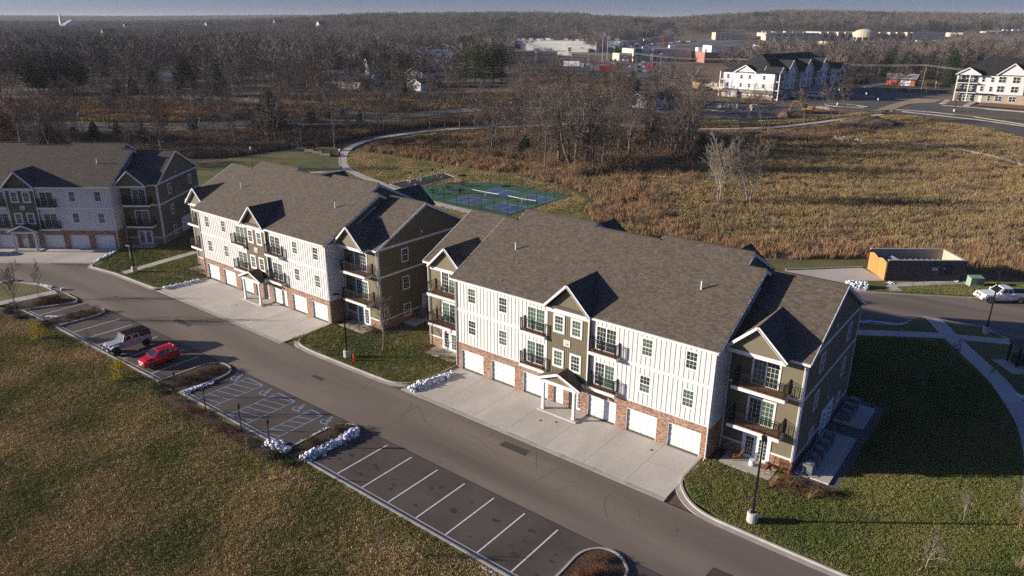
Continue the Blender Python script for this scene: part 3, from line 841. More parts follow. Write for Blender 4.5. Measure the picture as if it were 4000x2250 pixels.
def gable_roof(parent, xc, hw, zp, slope, yf, yb, T=ident, shin=True, name='gable_roof', rake=True):
    """small cross gable, ridge along y from the front yf back to yb; falls away on both sides of xc"""
    ze = zp - hw * slope; th = .14
    mb = MB(T)
    for s in (-1, 1):
        p = [(xc, yf, zp), (xc, yb, zp), (xc + s * hw, yf + 0, ze), ]
        q = [(xc, yf, zp), (xc, yb, zp), (xc + s * hw, yb if T == 'x' else yf + (yb - yf) * .02 + .6, ze), (xc + s * hw, yf, ze)]
        mb.prism(q, (0, 0, -th))
    r = mb.build(name, M_roofb, parent)
    if shin:
        m = MB(T)
        sl = math.hypot(hw, hw * slope)
        D = yb - yf
        for s in (-1, 1):
            shingles(m, (xc + s * hw, yf, ze), (0, 1, 0), (-s * hw, 0, hw * slope), D, sl, keep=lambda a, t: a < .6 + (D - .6) * t / sl)
        o = m.build('shingles', M_shin, r); o['kind'] = 'stuff'
    if not rake: return r
    m = MB(T)
    for s in (-1, 1):
        m.beam((xc, yf - .02, zp - .10), (xc + s * (hw + .03), yf - .02, ze - .10), .05, .24, up=(0, 0, 1))
        m.beam((xc, yf + .04, zp - .17), (xc + s * hw, yf + .04, ze - .17), .3, .03, up=(0, 0, 1))
    m.build('rake_board', M_trim, r)
    return r

def wing(root, T, tag_right):
    """side wing seen at x 25.9 .. 31.57"""
    x0, x1, y0, y1 = 25.92, 31.57, 2.2, 16.4
    fh = [(27.75, 29.75, .1, 2.12), (27.8, 29.7, 3.2, 5.25), (27.8, 29.7, 6.4, 8.45)]
    mb = MB(T)
    mb.box(x0, y0, 0, x1, y1, 9.25, skip='d')
    mb.build('wing_wall', M_brown, root)
    # masonry base
    mb = MB(T); mb.box(x0, y0 - .03, 0, 27.62, y0 + .05, 1.1); mb.box(29.88, y0 - .03, 0, x1, y0 + .05, 1.1); mb.box(x1 - .05, y0 - .03, 0, x1 + .03, y1, 1.1)
    b = mb.build('brick_base', M_mort, root)
    mb = MB(T); bricks(mb, x0, 27.62, .05, 1.1, [], y0 - .03); bricks(mb, 29.88, x1, .05, 1.1, [], y0 - .03)
    if tag_right:
        m2 = MB(lambda p: T((x1 + .03 - p[1], p[0], p[2])))
        bricks(m2, y0, y1, .05, 1.1, [], 0)
        o = m2.build('bricks', M_brick, b); o['kind'] = 'stuff'
    o = mb.build('bricks', M_brick, b); o['kind'] = 'stuff'
    # lap siding
    sl = MB(T)
    laps(sl, x0, x1, 1.2, 9.0, [(a - .13, b_ + .13, c, d + .13) for a, b_, c, d in fh] + [(x0, x1, 3.02, 3.12), (x0, x1, 6.0, 6.2)], y0)
    o = sl.build('lap_siding', M_brown, root); o['kind'] = 'stuff'
    if tag_right:
        sl = MB(lambda p: T((x1 - p[1], p[0], p[2])))
        wh = [(5.55, 6.45, 7.1, 8.5), (12.95, 13.85, 7.1, 8.5), (5.55, 6.45, 3.9, 5.3), (12.95, 13.85, 3.9, 5.3), (5.55, 6.45, .75, 2.1), (12.95, 13.85, .75, 2.1)]
        laps(sl, y0, y1, 1.2, 9.05, wh, 0)
        laps(sl, y0, y1, 9.3, 12.9, [], 0, clip=lambda z: (9.3 - (12.9 - z) * 2, 9.3 + (12.9 - z) * 2) if z < 12.9 else None)
        o = sl.build('lap_siding', M_brown, root); o['kind'] = 'stuff'
        for i, (a, b_, c, d) in enumerate(wh):
            window_part(root, (a + b_) / 2, c, .9, d - c, x1 + .02, T, wide=.1, axis='y')
        for z, zz in ((1.1, 1.24), (6.0, 6.22), (9.03, 9.28)):
            m = MB(T); m.box(x1 - .01, y0 - .05, z, x1 + .05, y1, zz); m.build('band_board', M_trim, root)
    else:
        mb = MB(T); mb.prism([(x1, y0, 9.25), (x1, y1, 9.25), (x1, 9.3, 12.85)], (.0, 0, 0.001) if False else (-.05, 0, 0)); mb.build('gable_wall', M_brown, root)
    m = MB(T); m.prism([(x1 - .04, y0, 9.2), (x1 - .04, y1, 9.2), (x1 - .04, 9.3, 12.85)], (.03, 0, 0)); m.build('gable_wall', M_brown, root)
    for z, zz in ((1.1, 1.24), (6.0, 6.22)):
        for a, b_ in (((x0, 27.62), (29.88, x1)) if z < 2 else ((x0, x1),)):
            m = MB(T); m.box(a, y0 - .055, z, b_, y0 + .01, zz); m.build('band_board', M_trim, root)
    for (cx, cy) in ((x1, y0), (x0 + .08, y0), (x1, y1)):
        m = MB(T); m.box(cx - .1, cy - .06, 1.1, cx + .06, cy + .1, 9.1); m.build('corner_board', M_trim, root)
    # doors on the balconies, french door below
    pats = [[M_glass, M_curt], [M_curt, M_glass]]
    for i, (a, b_, c, d) in enumerate(fh[1:]):
        window_part(root, (a + b_) / 2, c, b_ - a, d - c, y0 - .02, T, wide=.12, pane_m=pats[i], slider=True, name='sliding_door')
        balcony_part(root, 26.8, 30.55, 1.02, y0, c - .0, T)
    m = MB(T); a, b_ = fh[0][0], fh[0][1]
    m.box(a - .1, y0 - .07, .1, b_ + .1, y0 + .02, 2.22); f = m.build('french_door', M_trim, root)
    for k in (0, 1):
        q = a + .05 + k * 1.0
        m = MB(T); m.box(q + .17, y0 - .085, .38, q + .73, y0 - .06, 1.98); m.build('pane', M_glass, f)
        m = MB(T)
        for j in range(1, 3): m.box(q + .17 + .56 * j / 3 - .012, y0 - .095, .38, q + .17 + .56 * j / 3 + .012, y0 - .084, 1.98)
        for j in range(1, 5): m.box(q + .17, y0 - .094, .38 + 1.6 * j / 5 - .012, q + .73, y0 - .086, .38 + 1.6 * j / 5 + .012)
        m.build('glazing_bars', M_trim, f)
    m = MB(T); m.box(a + .96, y0 - .11, 1.0, a + 1.0, y0 - .07, 1.12); m.build('handle', M_grey, f)
    # roof: ridge along x
    xr = x1 + .28; mb = MB(T); xi = 25.95
    for s, ye in ((1, y0 - .4), (-1, y1 + .4)):
        mb.prism([(xi, ye, 9.3), (xr, ye, 9.3), (xr, 9.3, 9.3 + .5 * abs(9.3 - ye)), (xi, 9.3, 9.3 + .5 * abs(9.3 - ye))], (0, 0, -.16))
    r = mb.build('wing_roof', M_roofb, root)
    m = MB(T); V = math.hypot(7.5, 3.75)
    shingles(m, (xi, y0 - .4, 9.3), (1, 0, 0), (0, 7.5, 3.75), xr - xi, V)
    o = m.build('shingles', M_shin, r); o['kind'] = 'stuff'
    m = MB(T); m.beam((xi, 9.3, 13.06), (xr, 9.3, 13.06), .26, .06); m.build('ridge_cap', M_shin, r)
    m = MB(T)
    for ye in (y0 - .4, y1 + .4): m.beam((xr + .02, ye, 9.17), (xr + .02, 9.3, 12.92), .05, .26)
    for ye in (y0 - .4, y1 + .4): m.beam((xr - .14, ye, 9.1), (xr - .14, 9.3, 12.85), .28, .03)
    m.build('rake_board', M_trim, r)
    m = MB(T)
    m.box(30.2, y0 - .52, 9.08, xr, y0 - .39, 9.25); m.build('gutter', M_trim, r)
    # front gable over the balconies
    g = gable_roof(root, 28.15, 2.28, 11.42, .95, .95, 6.1, T)
    m = MB(T); m.prism([(26.0, 1.28, 9.15), (30.3, 1.28, 9.15), (28.15, 1.28, 11.2)], (0, .1, 0)); m.build('gable_wall', M_brown, root)
    m = MB(T); laps(m, 26.0, 30.3, 9.15, 11.15, [], 1.27, clip=lambda z: (28.15 - (11.2 - z) / .953, 28.15 + (11.2 - z) / .953)); o = m.build('lap_siding', M_brown, root); o['kind'] = 'stuff'
    m = MB(T); m.box(25.95, 1.22, 8.85, 30.33, 1.4, 9.16); m.box(30.2, 1.4, 8.85, 30.33, 2.2, 9.16); m.box(25.95, 1.4, 9.06, 30.2, 2.2, 9.14); m.build('frieze_board', M_trim, root)
    # downspouts
    m = MB(T); m.tube((25.98, 2.1, .2), (25.98, 2.1, 8.9), .045, n=6); m.build('downspout', M_trim, root)
    m = MB(T); m.tube((31.45, 2.05, .15), (31.45, 2.05, 8.95), .045, n=6); m.build('downspout', M_trim, root)
    if tag_right:
        for y, z in ((8.6, 9.75), (9.6, 3.15)):
            m = MB(T); m.box(x1 + .02, y, z, x1 + .09, y + .22, z + .24); m.build('vent_cover', M_trim, root)
        m = MB(T); m.box(x1 + .04, 8.3, .4, x1 + .1, 11.6, 2.6); mt = m.build('meter_board', M_trim, root)
        for k in range(8):
            m = MB(T); yy, zz = 8.7 + (k // 4) * 1.4, .75 + (k % 4) * .45
            m.lathe((x1 + .1, yy + .2, zz), [(.13, 0), (.13, .1), (.09, .16)], 10, axis='x'); m.build('meter', M_grey, mt)
    m = MB(T); m.box(26.7, .2, -.05, 30.6, 2.16, .15); m.build('patio_slab', M_conc, root)

root_txt = []
def apartment(number):
    root = empty('apartment_building')
    # --- white board and batten storeys over the garages
    wx = [2.03, 5.73, 20.17, 23.87]; sx = [9.43, 16.47]
    holes = []
    for zf in (3.2, 6.4):
        holes += [(x - .45, x + .45, zf + .74, zf + 2.16) for x in wx] + [(x - .92, x + .92, zf + .04, zf + 2.08) for x in sx]
    mb = MB(); wallgrid(mb, 0, BW, 2.82, 9.2, holes, 0, .12)
    mb.face([(0, 0, 2.82), (0, 18.4, 2.82), (0, 18.4, 9.2), (0, 0, 9.2)]); mb.face([(BW, 0, 2.82), (BW, 18.4, 2.82), (BW, 18.4, 9.2), (BW, 0, 9.2)])
    mb.face([(0, 18.4, 0), (BW, 18.4, 0), (BW, 18.4, 9.2), (0, 18.4, 9.2)])
    mb.face([(0, .12, 2.82), (BW, .12, 2.82), (BW, .12, 9.2), (0, .12, 9.2)])
    mb.build('board_siding', M_wsid, root)
    unit = MB(); unit.box(-.5, -1, 0, .5, 0, 1); ume = unit.mesh('batten', M_wsid)
    def batten(x, a, b):
        if b - a > .06: link_mesh('batten', ume, root, (x, .001, a), None, (.042, .034, b - a))
    x = .22
    while x < BW - .1:
        if not (10.72 < x < 15.02):
            for zf in (3.2, 6.4):
                a, b = (2.86, 6.0) if zf < 4 else (6.3, 8.95)
                hit = [h for h in holes if h[0] - .1 < x < h[1] + .1 and a < (h[2] + h[3]) / 2 < b]
                if hit: batten(x, a, hit[0][2] - .09); batten(x, hit[0][3] + .09, b)
                else: batten(x, a, b)
        x += .405
    for z, zz in ((2.80, 2.87), (6.02, 6.28), (8.96, 9.2)):
        for a, b in ((-.02, 10.75), (15.0, BW + .02)):
            m = MB(); m.box(a, -.04, z, b, .01, zz); m.build('band_board', M_trim, root)
    for xx in (.0, BW - .12):
        m = MB(); m.box(xx, -.045, 2.8, xx + .12, .05, 9.2); m.build('corner_board', M_trim, root)
    # side of the main block above the recess
    for xx in (BW, 0):
        m = MB(); m.box(xx - .01, 0, 2.82, xx + .012, 2.2, 9.2); m.build('return_wall', M_wsid, root)
        for k in range(5):
            link_mesh('batten', ume, root, (xx + (.03 if xx else -.03), .25 + .42 * k, 2.9), (0, 0, 0), (.05, .05, 6.0))
    # --- brick ground floor with the garages
    doors = [(.65 + 3.73 * k + s, 3.4 + 3.73 * k + s, 0, 2.1) for s in (0, 14.35) for k in range(3)]
    ent = [(11.5, 12.5, .1, 2.15), (13.1, 14.25, .1, 2.15)]
    mb = MB(); wallgrid(mb, 0, BW, 0, 2.80, doors + ent, -.03, .38)
    mb.face([(0, -.03, 0), (0, 2.2, 0), (0, 2.2, 2.8), (0, -.03, 2.8)]); mb.face([(BW + .02, -.03, 0), (BW + .02, 2.2, 0), (BW + .02, 2.2, 2.8), (BW + .02, -.03, 2.8)])
    mb.face([(0, .4, 0), (BW, .4, 0), (BW, .4, 2.8), (0, .4, 2.8)])
    b = mb.build('brick_wall', M_mort, root)
    mb = MB(); bricks(mb, 0, BW, .02, 2.80, doors + ent, -.03, [(d[0] - .1, d[1] + .1, 2.12, 2.33) for d in doors] + [(.0, 10.7, 2.59, 2.80), (15.0, BW, 2.59, 2.80)])
    m2 = MB(lambda p: (BW + .02 - p[1], p[0], p[2])); bricks(m2, 0, 2.2, .02, 2.80, [], 0)
    o = mb.build('bricks', M_brick, b); o['kind'] = 'stuff'
    o = m2.build('bricks', M_brick, b); o['kind'] = 'stuff'
    pm = MB(); pm.box(-.27, -.012, -.19, .27, 0, .19); pm.box(-.2, -.022, -.12, .2, -.012, .12)
    pme = pm.mesh('panel', M_door)
    for a, c, z, zz in doors:
        m = MB(); m.box(a + .01, .16, 0, c - .01, .2, 2.1); g = m.build('garage_door', M_door, root)
        for i in range(4):
            for j in range(4):
                link_mesh('panel', pme, g, (a + .36 + i * .677, .159, .27 + j * .515))
        m = MB(); m.box(a - .0, -.02, 0, a + .05, .16, 2.1); m.box(c - .05, -.02, 0, c, .16, 2.1); m.box(a + .05, -.02, 2.04, c - .05, .16, 2.1); m.build('jamb', M_trim, g)
    # entrance doors
    m = MB(); m.box(11.5, .1, .1, 12.5, .16, 2.15); d = m.build('entrance_door', M_door, root)
    m = MB(); m.box(11.72, .075, 1.58, 12.08, .098, 1.92); d2 = m.build('notice', M_red, d)
    m = MB()
    for zz, xa, xb in ((1.80, 11.76, 11.88), (1.80, 11.91, 12.04), (1.68, 11.78, 11.86), (1.68, 11.89, 12.02)): m.box(xa, .070, zz - .03, xb, .074, zz + .03)
    m.build('notice_text', M_trim, d)
    m = MB(); m.box(12.38, .04, 1.0, 12.43, .1, 1.12); m.build('handle', M_grey, d)
    m = MB(); m.box(13.1, .1, .1, 14.25, .16, 2.15); d = m.build('entrance_door', M_trim, root)
    for a, c in ((13.2, 13.72), (13.93, 14.15)):
        m = MB(); m.box(a, .085, .35, c, .099, 2.0); m.build('pane', M_glass, d)
        m = MB()
        for k in range(1, 5): m.box(a, .075, .35 + 1.65 * k / 5 - .014, c, .084, .35 + 1.65 * k / 5 + .014)
        for k in range(1, 3 if c - a > .4 else 2): m.box(a + (c - a) * k / (3 if c - a > .4 else 2) - .012, .074, .35, a + (c - a) * k / (3 if c - a > .4 else 2) + .012, .083, 2.0)
        m.build('glazing_bars', M_trim, d)
    # --- windows
    alt = [[M_glass, M_glass], [M_curt, M_glass], [M_glass, M_curt], [M_curt, M_curt], [M_glass, M_glass]]
    k = 0
    for zf in (3.2, 6.4):
        for x in wx:
            window_part(root, x, zf + .74, .9, 1.42, .03, wide=.06, pane_m=alt[k % 5]); k += 2 if x > 10 else 3
        for x in sx:
            window_part(root, x, zf + .04, 1.84, 2.04, .03, wide=.06, pane_m=alt[(k + 1) % 5], slider=True, name='sliding_door'); k += 1
            balcony_part(root, x - 1.2, x + 1.27, -.62, 0, zf)
    # --- brown centre bay with gable
    m = MB(); m.box(10.75, -.26, 2.8, 15.0, 0, 9.1); m.build('centre_bay', M_brown, root)
    m = MB()
    xx = 10.9
    while xx < 14.95:
        m.box(xx, -.275, 2.82, xx + .16, -.258, 8.75, a=R.uniform(.02, 1)); xx += .2
    o = m.build('vertical_boards', M_brown, root); o['kind'] = 'stuff'
    for zf in (3.2, 6.4):
        for i, x in enumerate((12.03, 13.78)):
            window_part(root, x, zf + .72, .86, 1.4, -.285, wide=.15, pane_m=alt[(i * 2 + int(zf)) % 5])
    for xx in (10.72, 14.9):
        m = MB(); m.box(xx, -.30, 2.8, xx + .12, -.2, 9.0); m.build('corner_board', M_trim, root)
    m = MB(); m.box(10.72, -.31, 8.72, 15.03, -.2, 9.1); m.build('frieze_board', M_trim, root)
    gable_roof(root, 12.95, 2.24, 11.58, 1.0, -.72, 4.1)
    m = MB(); m.prism([(10.85, -.27, 9.1), (15.05, -.27, 9.1), (12.95, -.27, 11.25)], (0, .1, 0)); m.build('gable_wall', M_brown, root)
    m = MB(); m.box(12.57, -.33, 5.97, 13.22, -.27, 6.53); pl = m.build('number_plaque', M_plq, root)
    def txt(body, size, z, pl=pl):
        c = bpy.data.curves.new('lettering', 'FONT'); c.body = body; c.size = size; c.align_x = 'CENTER'; c.extrude = .004
        c.materials.append(M_ink)
        t_ = bpy.data.objects.new('lettering', c); COL.objects.link(t_)
        me = bpy.data.meshes.new_from_object(t_.evaluated_get(bpy.context.evaluated_depsgraph_get()))
        bpy.data.objects.remove(t_); bpy.data.curves.remove(c)
        me.name = 'lettering'; me.materials.clear(); me.materials.append(M_ink)
        o = link_mesh('lettering', me, pl)
        o.location = (12.895, -.336, z); o.rotation_euler = (math.pi / 2, 0, 0)
        return o
    txt('BUILDING', .105, 6.37); num = txt(number, .33, 6.06); num['digits'] = 1
    root_txt.append(txt)
    # --- porch
    pr_ = gable_roof(root, 13.0, 2.2, 3.98, .42, -1.75, -.0, name='porch_roof')
    m = MB(); m.prism([(11.0, -1.6, 3.0), (15.0, -1.6, 3.0), (13.0, -1.6, 3.8)], (0, .06, 0)); m.build('gable_wall', M_brown, pr_)
    m = MB(); m.box(11.2, -1.66, 2.72, 14.8, -1.5, 3.02); m.box(11.2, -1.5, 2.72, 11.35, 0, 3.02); m.box(14.65, -1.5, 2.72, 14.8, 0, 3.02); m.box(11.35, -1.5, 2.96, 14.65, 0, 3.0); m.build('porch_beam', M_trim, pr_)
    m = MB(); m.beam((13.0, -.02, 4.03), (10.75, -.02, 3.08), .06, .2); m.beam((13.0, -.02, 4.03), (15.25, -.02, 3.08), .06, .2); m.build('flashing_board', M_trim, pr_)
    for x in (11.43, 14.57):
        m = MB(); m.box(x - .11, -1.62, .3, x + .11, -1.4, 2.74); m.box(x - .15, -1.66, .12, x + .15, -1.36, .32); m.box(x - .14, -1.65, 2.6, x + .14, -1.37, 2.72); m.build('column', M_trim, root)
    m = MB(); m.box(11.0, -1.85, -.05, 15.0, -.03, .13); m.build('porch_slab', M_conc, root)
    m = MB(); m.lathe((14.95, -.08, 2.2), [(.05, -.16), (.09, -.1), (.09, .1), (.04, .16)], 8); m.build('wall_lamp', M_trim, root)
    # --- main roof; the rear part steps up and down
    ze, ye = 9.35, -.5
    def zr(y): return ze + .5 * (y - ye)
    prof = [(-.2, 7.4), (1.4, 7.4), (1.4, 9.2), (9.5, 9.2), (9.5, 7.4), (16.4, 7.4), (16.4, 9.2), (24.5, 9.2), (24.5, 7.4), (26.1, 7.4)]
    mb = MB()
    segs = [(-.2, 1.4, 7.7), (1.4, 9.5, 9.2), (9.5, 16.4, 8.65), (16.4, 24.5, 9.2), (24.5, 26.1, 7.7)]
    for a, b_, y in segs:
        mb.prism([(a, ye, ze), (b_, ye, ze), (b_, y, zr(y)), (a, y, zr(y))], (0, 0, -.16))
        yb = 2 * y - ye
        mb.prism([(a, yb, ze), (b_, yb, ze), (b_, y, zr(y)), (a, y, zr(y))], (0, 0, -.16))
    r = mb.build('main_roof', M_roofb, root)
    m = MB(); k5 = math.sqrt(1.25)
    def keep(a, t):
        x = a - .2; y = ye + t / k5
        for p, q, yy in segs:
            if p <= x <= q:
                if y > yy: return False
        if abs(x - 12.95) < 2.2 and y < 4.1 and abs(x - 12.95) < 2.24 * (1 - (y + .5) / 4.7): return False
        return True
    shingles(m, (-.2, ye, ze), (1, 0, 0), (0, 1, .5), 26.3, (9.2 - ye) * k5, keep=keep)
    o = m.build('shingles', M_shin, r); o['kind'] = 'stuff'
    for a, b_, y in segs:
        m = MB(); m.beam((a, y, zr(y) + .05), (b_, y, zr(y) + .05), .26, .06); m.build('ridge_cap', M_shin, r)
    # end walls of the stepped roof, with white rakes
    for x in (1.45, 9.4, 16.5, 24.4, .0, BW):
        big = x not in (0.0, BW)
        y = 9.2 if big else 7.7
        m = MB(); m.prism([(x, .1, 9.3), (x, 2 * y - .1, 9.3), (x, y, zr(y) - .17)], (.03, 0, 0)); m.build('gable_wall', M_brown, root)
    for x, y in ((26.1, 7.7), (-.2, 7.7), (24.5, 9.2), (16.4, 9.2), (9.5, 9.2), (1.4, 9.2)):
        s = 1 if x in (26.1, 24.5, 9.5) else -1
        m = MB()
        if y == 7.7:
            m.beam((x + s * .025, ye, ze - .16), (x + s * .025, y, zr(y) - .16), .05, .26)
        m.beam((x + s * .025, y, zr(y) - .16), (x + s * .025, 2 * y - ye, ze - .16), .05, .26)
        yl = 8.65 if x in (9.5, 16.4) else 7.7
        if y > 8: m.beam((x + s * .025, yl, zr(yl) - .16), (x + s * .025, y, zr(y) - .16), .05, .26)
        m.build('rake_board', M_trim, r)
    for x in (BW + .06, -.06):
        m = MB(); m.beam((x, 1.9, 9.42), (x, 7.2, 12.07), .05, .14); m.build('flashing', M_trim, root)
    for a, b_ in ((-.2, 10.68), (15.22, 26.1)):
        m = MB(); m.box(a, ye - .12, ze - .2, b_, ye - .005, ze - .03); m.box(a, ye - .005, ze - .24, b_, -.0, ze - .2); m.build('gutter', M_trim, r)
    for x in (5.45, 20.45):
        gable_roof(root, x, 2.3, 11.9, 1.0, 19.6, 13.6, shin=False, rake=False)
    m = MB(); m.tube((25.75, -.12, .25), (25.75, -.12, 2.75), .05, n=6); m.tube((25.75, -.12, 2.75), (25.78, -.1, 9.0), .05, n=6); m.tube((25.75, -.12, .25), (25.75, -.4, .12), .05, n=6); m.build('downspout', M_trim, root)
    m = MB(); m.tube((.1, -.12, .25), (.1, -.12, 9.0), .05, n=6); m.build('downspout', M_trim, root)
    for x, y in ((3.9, 4.2), (22.2, 4.5)):
        m = MB(); m.tube((x, y, zr(y) - .1), (x, y, zr(y) + .7), .07, n=8); m.build('vent_pipe', M_trim, root)
    wing(root, ident, True)
    wing(root, mirror, False)
    m = MB(); m.box(0.02, .45, 0.0, BW - .02, 18.35, 2.8); m.build('core_wall', M_mort, root)
    return root, num

b5, num5 = apartment('500')
tag(b5, 'white and brown apartment block with the number 500 above its porch, nearest of all', 'apartment building', 'three storey apartment blocks with garages')
def building_copy(loc, rz, number, label):
    c = copy_tree(b5)
    c.location = (loc[0], loc[1], 0); c.rotation_euler = (0, 0, rz)
    tag(c, label)
    for o in bpy.data.objects:
        pass
    return c

def find_number(c):
    st = [c]
    while st:
        o = st.pop()
        if 'digits' in o: return o
        st.extend(KIDS.get(o.name, []))
for loc, rz, number, label in (((-43.75, -.85), 0.0, '400', 'sunlit apartment block with the number 400, behind the red hatchback'),
                               ((-85.7, -18.0), math.radians(38.3), '300', 'apartment block standing at an angle with its whole front in shade')):
    c = building_copy(loc, rz, number, label)
    o = find_number(c)
    t = root_txt[0](number, .33, 6.06, o.parent); o.data = t.data
    KIDS[o.parent.name].remove(t); bpy.data.objects.remove(t)

# ------------------------------------------------------------------ vehicles
M_tyre = mat('tyre_rubber', (.012, .012, .012), rough=.9)
M_rim = mat('alloy_rim', (.45, .45, .46), rough=.35, metal=.8)
M_rimd = mat('dark_rim', (.03, .03, .032), rough=.4)
M_cglass = mat('car_glass', (.012, .014, .016), rough=.03, spec=.8)
M_lamp = mat('headlamp_lens', (.70, .72, .74), rough=.1, spec=.8)
M_tail = mat('tail_lamp', (.35, .01, .01), rough=.2)
M_blk = mat('black_plastic', (.018, .018, .019), rough=.6)
M_chrome = mat('chrome', (.6, .6, .6), rough=.15, metal=1)
def paint(name, c, metal=.2): return mat(name, c, rough=.22, metal=metal, spec=.6)
M_cred = paint('red_car_paint', (.50, .008, .022)); M_cgry = paint('grey_blue_car_paint', (.42, .43, .47), .2); M_cwht = paint('white_car_paint', (.64, .65, .66), 0.0); M_cdrk = paint('dark_car_paint', (.03, .03, .035)); M_ccanvas = mat('soft_top_canvas', (.022, .023, .025), rough=.75)

def lerp3(a, b, t): return tuple(a[i] + (b[i] - a[i]) * t for i in range(3))
def pane(parent, A, B, C_, D, u0, u1, v0, v1, name='pane', m=None, off=.012):
    """glass set on the face A-B (bottom) D-C (top)"""
    def at(u, v): return lerp3(lerp3(A, B, u), lerp3(D, C_, u), v)
    q = [at(u0, v0), at(u1, v0), at(u1 - (u1 - u0) * .0, v1), at(u0, v1)]
    n = (Vector(B) - Vector(A)).cross(Vector(D) - Vector(A)).normalized() * off
    mb = MB(); mb.prism([tuple(Vector(p) - n * .5) for p in q], tuple(n * 1.5)); return mb.build(name, m or M_cglass, parent)
def wheel(root, x, y, r, w, rim, side):
    mb = MB(); s = side
    mb.lathe((x, y, r), [(r * .66, -w / 2), (r * .94, -w / 2), (r, -w * .3), (r, w * .3), (r * .94, w / 2), (r * .66, w / 2)], 18, axis='y')
    wh = mb.build('wheel', M_tyre, root, smooth=False)
    m = MB(); yy = y + s * (w / 2 - .03)
    m.lathe((x, yy, r), [(r * .66, -.01), (r * .66, .01)], 16, axis='y'); m.build('hub', M_blk, wh)
    m = MB(); yo2 = yy + s * .02
    for k in range(5):
        a = 2 * math.pi * k / 5 + .3
        m.beam((x, yo2, r), (x + math.cos(a) * r * .62, yo2, r + math.sin(a) * r * .62), .03, r * .2, up=(0, 1, 0))
    for k in range(14):
        a, b = 2 * math.pi * k / 14, 2 * math.pi * (k + 1) / 14
        m.beam((x + math.cos(a) * r * .62, yo2, r + math.sin(a) * r * .62), (x + math.cos(b) * r * .62, yo2, r + math.sin(b) * r * .62), .035, r * .1, up=(0, 1, 0))
    m.build('rim', rim, wh)

def body_loft(st, zb, w0=None):
    secs = []
    for x, zt, w in st:
        zs = zt - .10; zm = zb + (zs - zb) * .55
        secs.append([(x, -w * .88, zb), (x, -w, zb + .10), (x, -w * 1.01, zm), (x, -w * .965, zs), (x, -w * .72, zt), (x, w * .72, zt), (x, w * .965, zs), (x, w * 1.01, zm), (x, w, zb + .10), (x, w * .88, zb)])
    mb = MB(); mb.loft(secs); return mb

def cabin(root, xb0, xb1, xt0, xt1, zb, zt, wb, wt, m, roofm=None, mids=((.03, .46), (.52, .97)), back=True, cur=.05):
    """xb0 windscreen foot, xt0 roof front, xt1 roof rear, xb1 rear window foot"""
    mb = MB()
    L = [(xb0, -wb, zb), (xt0, -wt, zt), (xt1, -wt, zt), (xb1, -wb, zb)]
    Rr = [(p[0], -p[1], p[2]) for p in L]
    ridge0, ridge1 = (xt0, 0, zt + cur), (xt1, 0, zt + cur)
    mb.face(L); mb.face(Rr[::-1])
    mb.face([L[0], L[1], ridge0, Rr[1], Rr[0]]); mb.face([L[3], L[2], ridge1, Rr[2], Rr[3]])
    mb.face([L[1], L[2], ridge1, ridge0]); mb.face([Rr[1], Rr[2], ridge1, ridge0])
    c = mb.build('cabin', m, root)
    if roofm:
        r = MB(); r.face([(xt0, -wt, zt + .012), (xt1, -wt, zt + .012), (xt1, 0, zt + cur + .012), (xt0, 0, zt + cur + .012)]); r.face([(xt0, wt, zt + .012), (xt1, wt, zt + .012), (xt1, 0, zt + cur + .012), (xt0, 0, zt + cur + .012)])
        r.build('roof_panel', roofm, root)
    pane(root, Rr[0], L[0], L[1], Rr[1], .07, .93, .08, .93, 'windscreen')
    if back: pane(root, L[3], Rr[3], Rr[2], L[2], .1, .9, .18, .9, 'rear_window')
    for s in (L, Rr):
        A, B, C_, D = s[3], s[0], s[1], s[2]
        if s is Rr: A, B, C_, D = s[0], s[3], s[2], s[1]
        for a, b in mids:
            a2, b2 = (a, b) if s is L else (1 - b, 1 - a)
            pane(root, A, B, C_, D, a2 + .01, b2 - .01, .12, .88, 'side_window')
    return c

def hatchback(loc, rz, label):
    r = empty('hatchback', (*loc, hz(*loc)), rz, label, 'car')
    st = [(1.90, .62, .55), (1.84, .74, .68), (1.55, .88, .77), (1.0, .98, .80), (.5, 1.02, .80), (-.6, 1.02, .80), (-1.2, 1.04, .79), (-1.62, .98, .74), (-1.72, .80, .66)]
    body_loft(st, .22).build('body', M_cred, r, smooth=False)
    cabin(r, .98, -1.62, .28, -1.30, .98, 1.46, .74, .58, M_cred, mids=((.16, .50), (.54, .86)))
    for x in (1.19, -1.19):
        for s in (-1, 1): wheel(r, x, s * .72, .29, .19, M_rim, s)
    for s in (-1, 1):
        m = MB(); m.prism([(1.88, s * .42, .60), (1.60, s * .74, .68), (1.42, s * .775, .80), (1.68, s * .60, .78)], (.0, s * .03, .03)); m.build('headlight', M_lamp, r)
        m = MB(); m.prism([(-1.60, s * .74, .74), (-1.66, s * .6, .74), (-1.60, s * .6, .98), (-1.52, s * .70, .98)], (-.05, s * .03, 0)); m.build('tail_light', M_tail, r)
        m = MB(); m.box(.72, min(s * .80, s * .95), .96, .86, max(s * .80, s * .95), 1.08); m.build('mirror', M_cred, r)
        m = MB(); m.beam((.75, s * .812, .58), (-1.0, s * .812, .66), .012, .02); m.build('crease', M_blk, r)
        for x in (.12, -.62):
            m = MB(); m.box(x - .08, min(s * .80, s * .83), .80, x + .08, max(s * .80, s * .83), .83); m.build('door_handle', M_cred, r)
    m = MB(); m.box(1.86, -.40, .44, 1.925, .40, .58); m.build('grille', M_chrome, r)
    m = MB(); m.box(1.84, -.52, .26, 1.92, .52, .40); m.build('grille', M_blk, r)
    m = MB(); m.box(1.92, -.25, .40, 1.94, .25, .50); m.build('number_plate', M_trim, r)
    m = MB(); m.beam((-1.28, 0, 1.50), (-1.46, 0, 1.47), 1.1, .03); m.build('spoiler', M_cred, r)
    return r
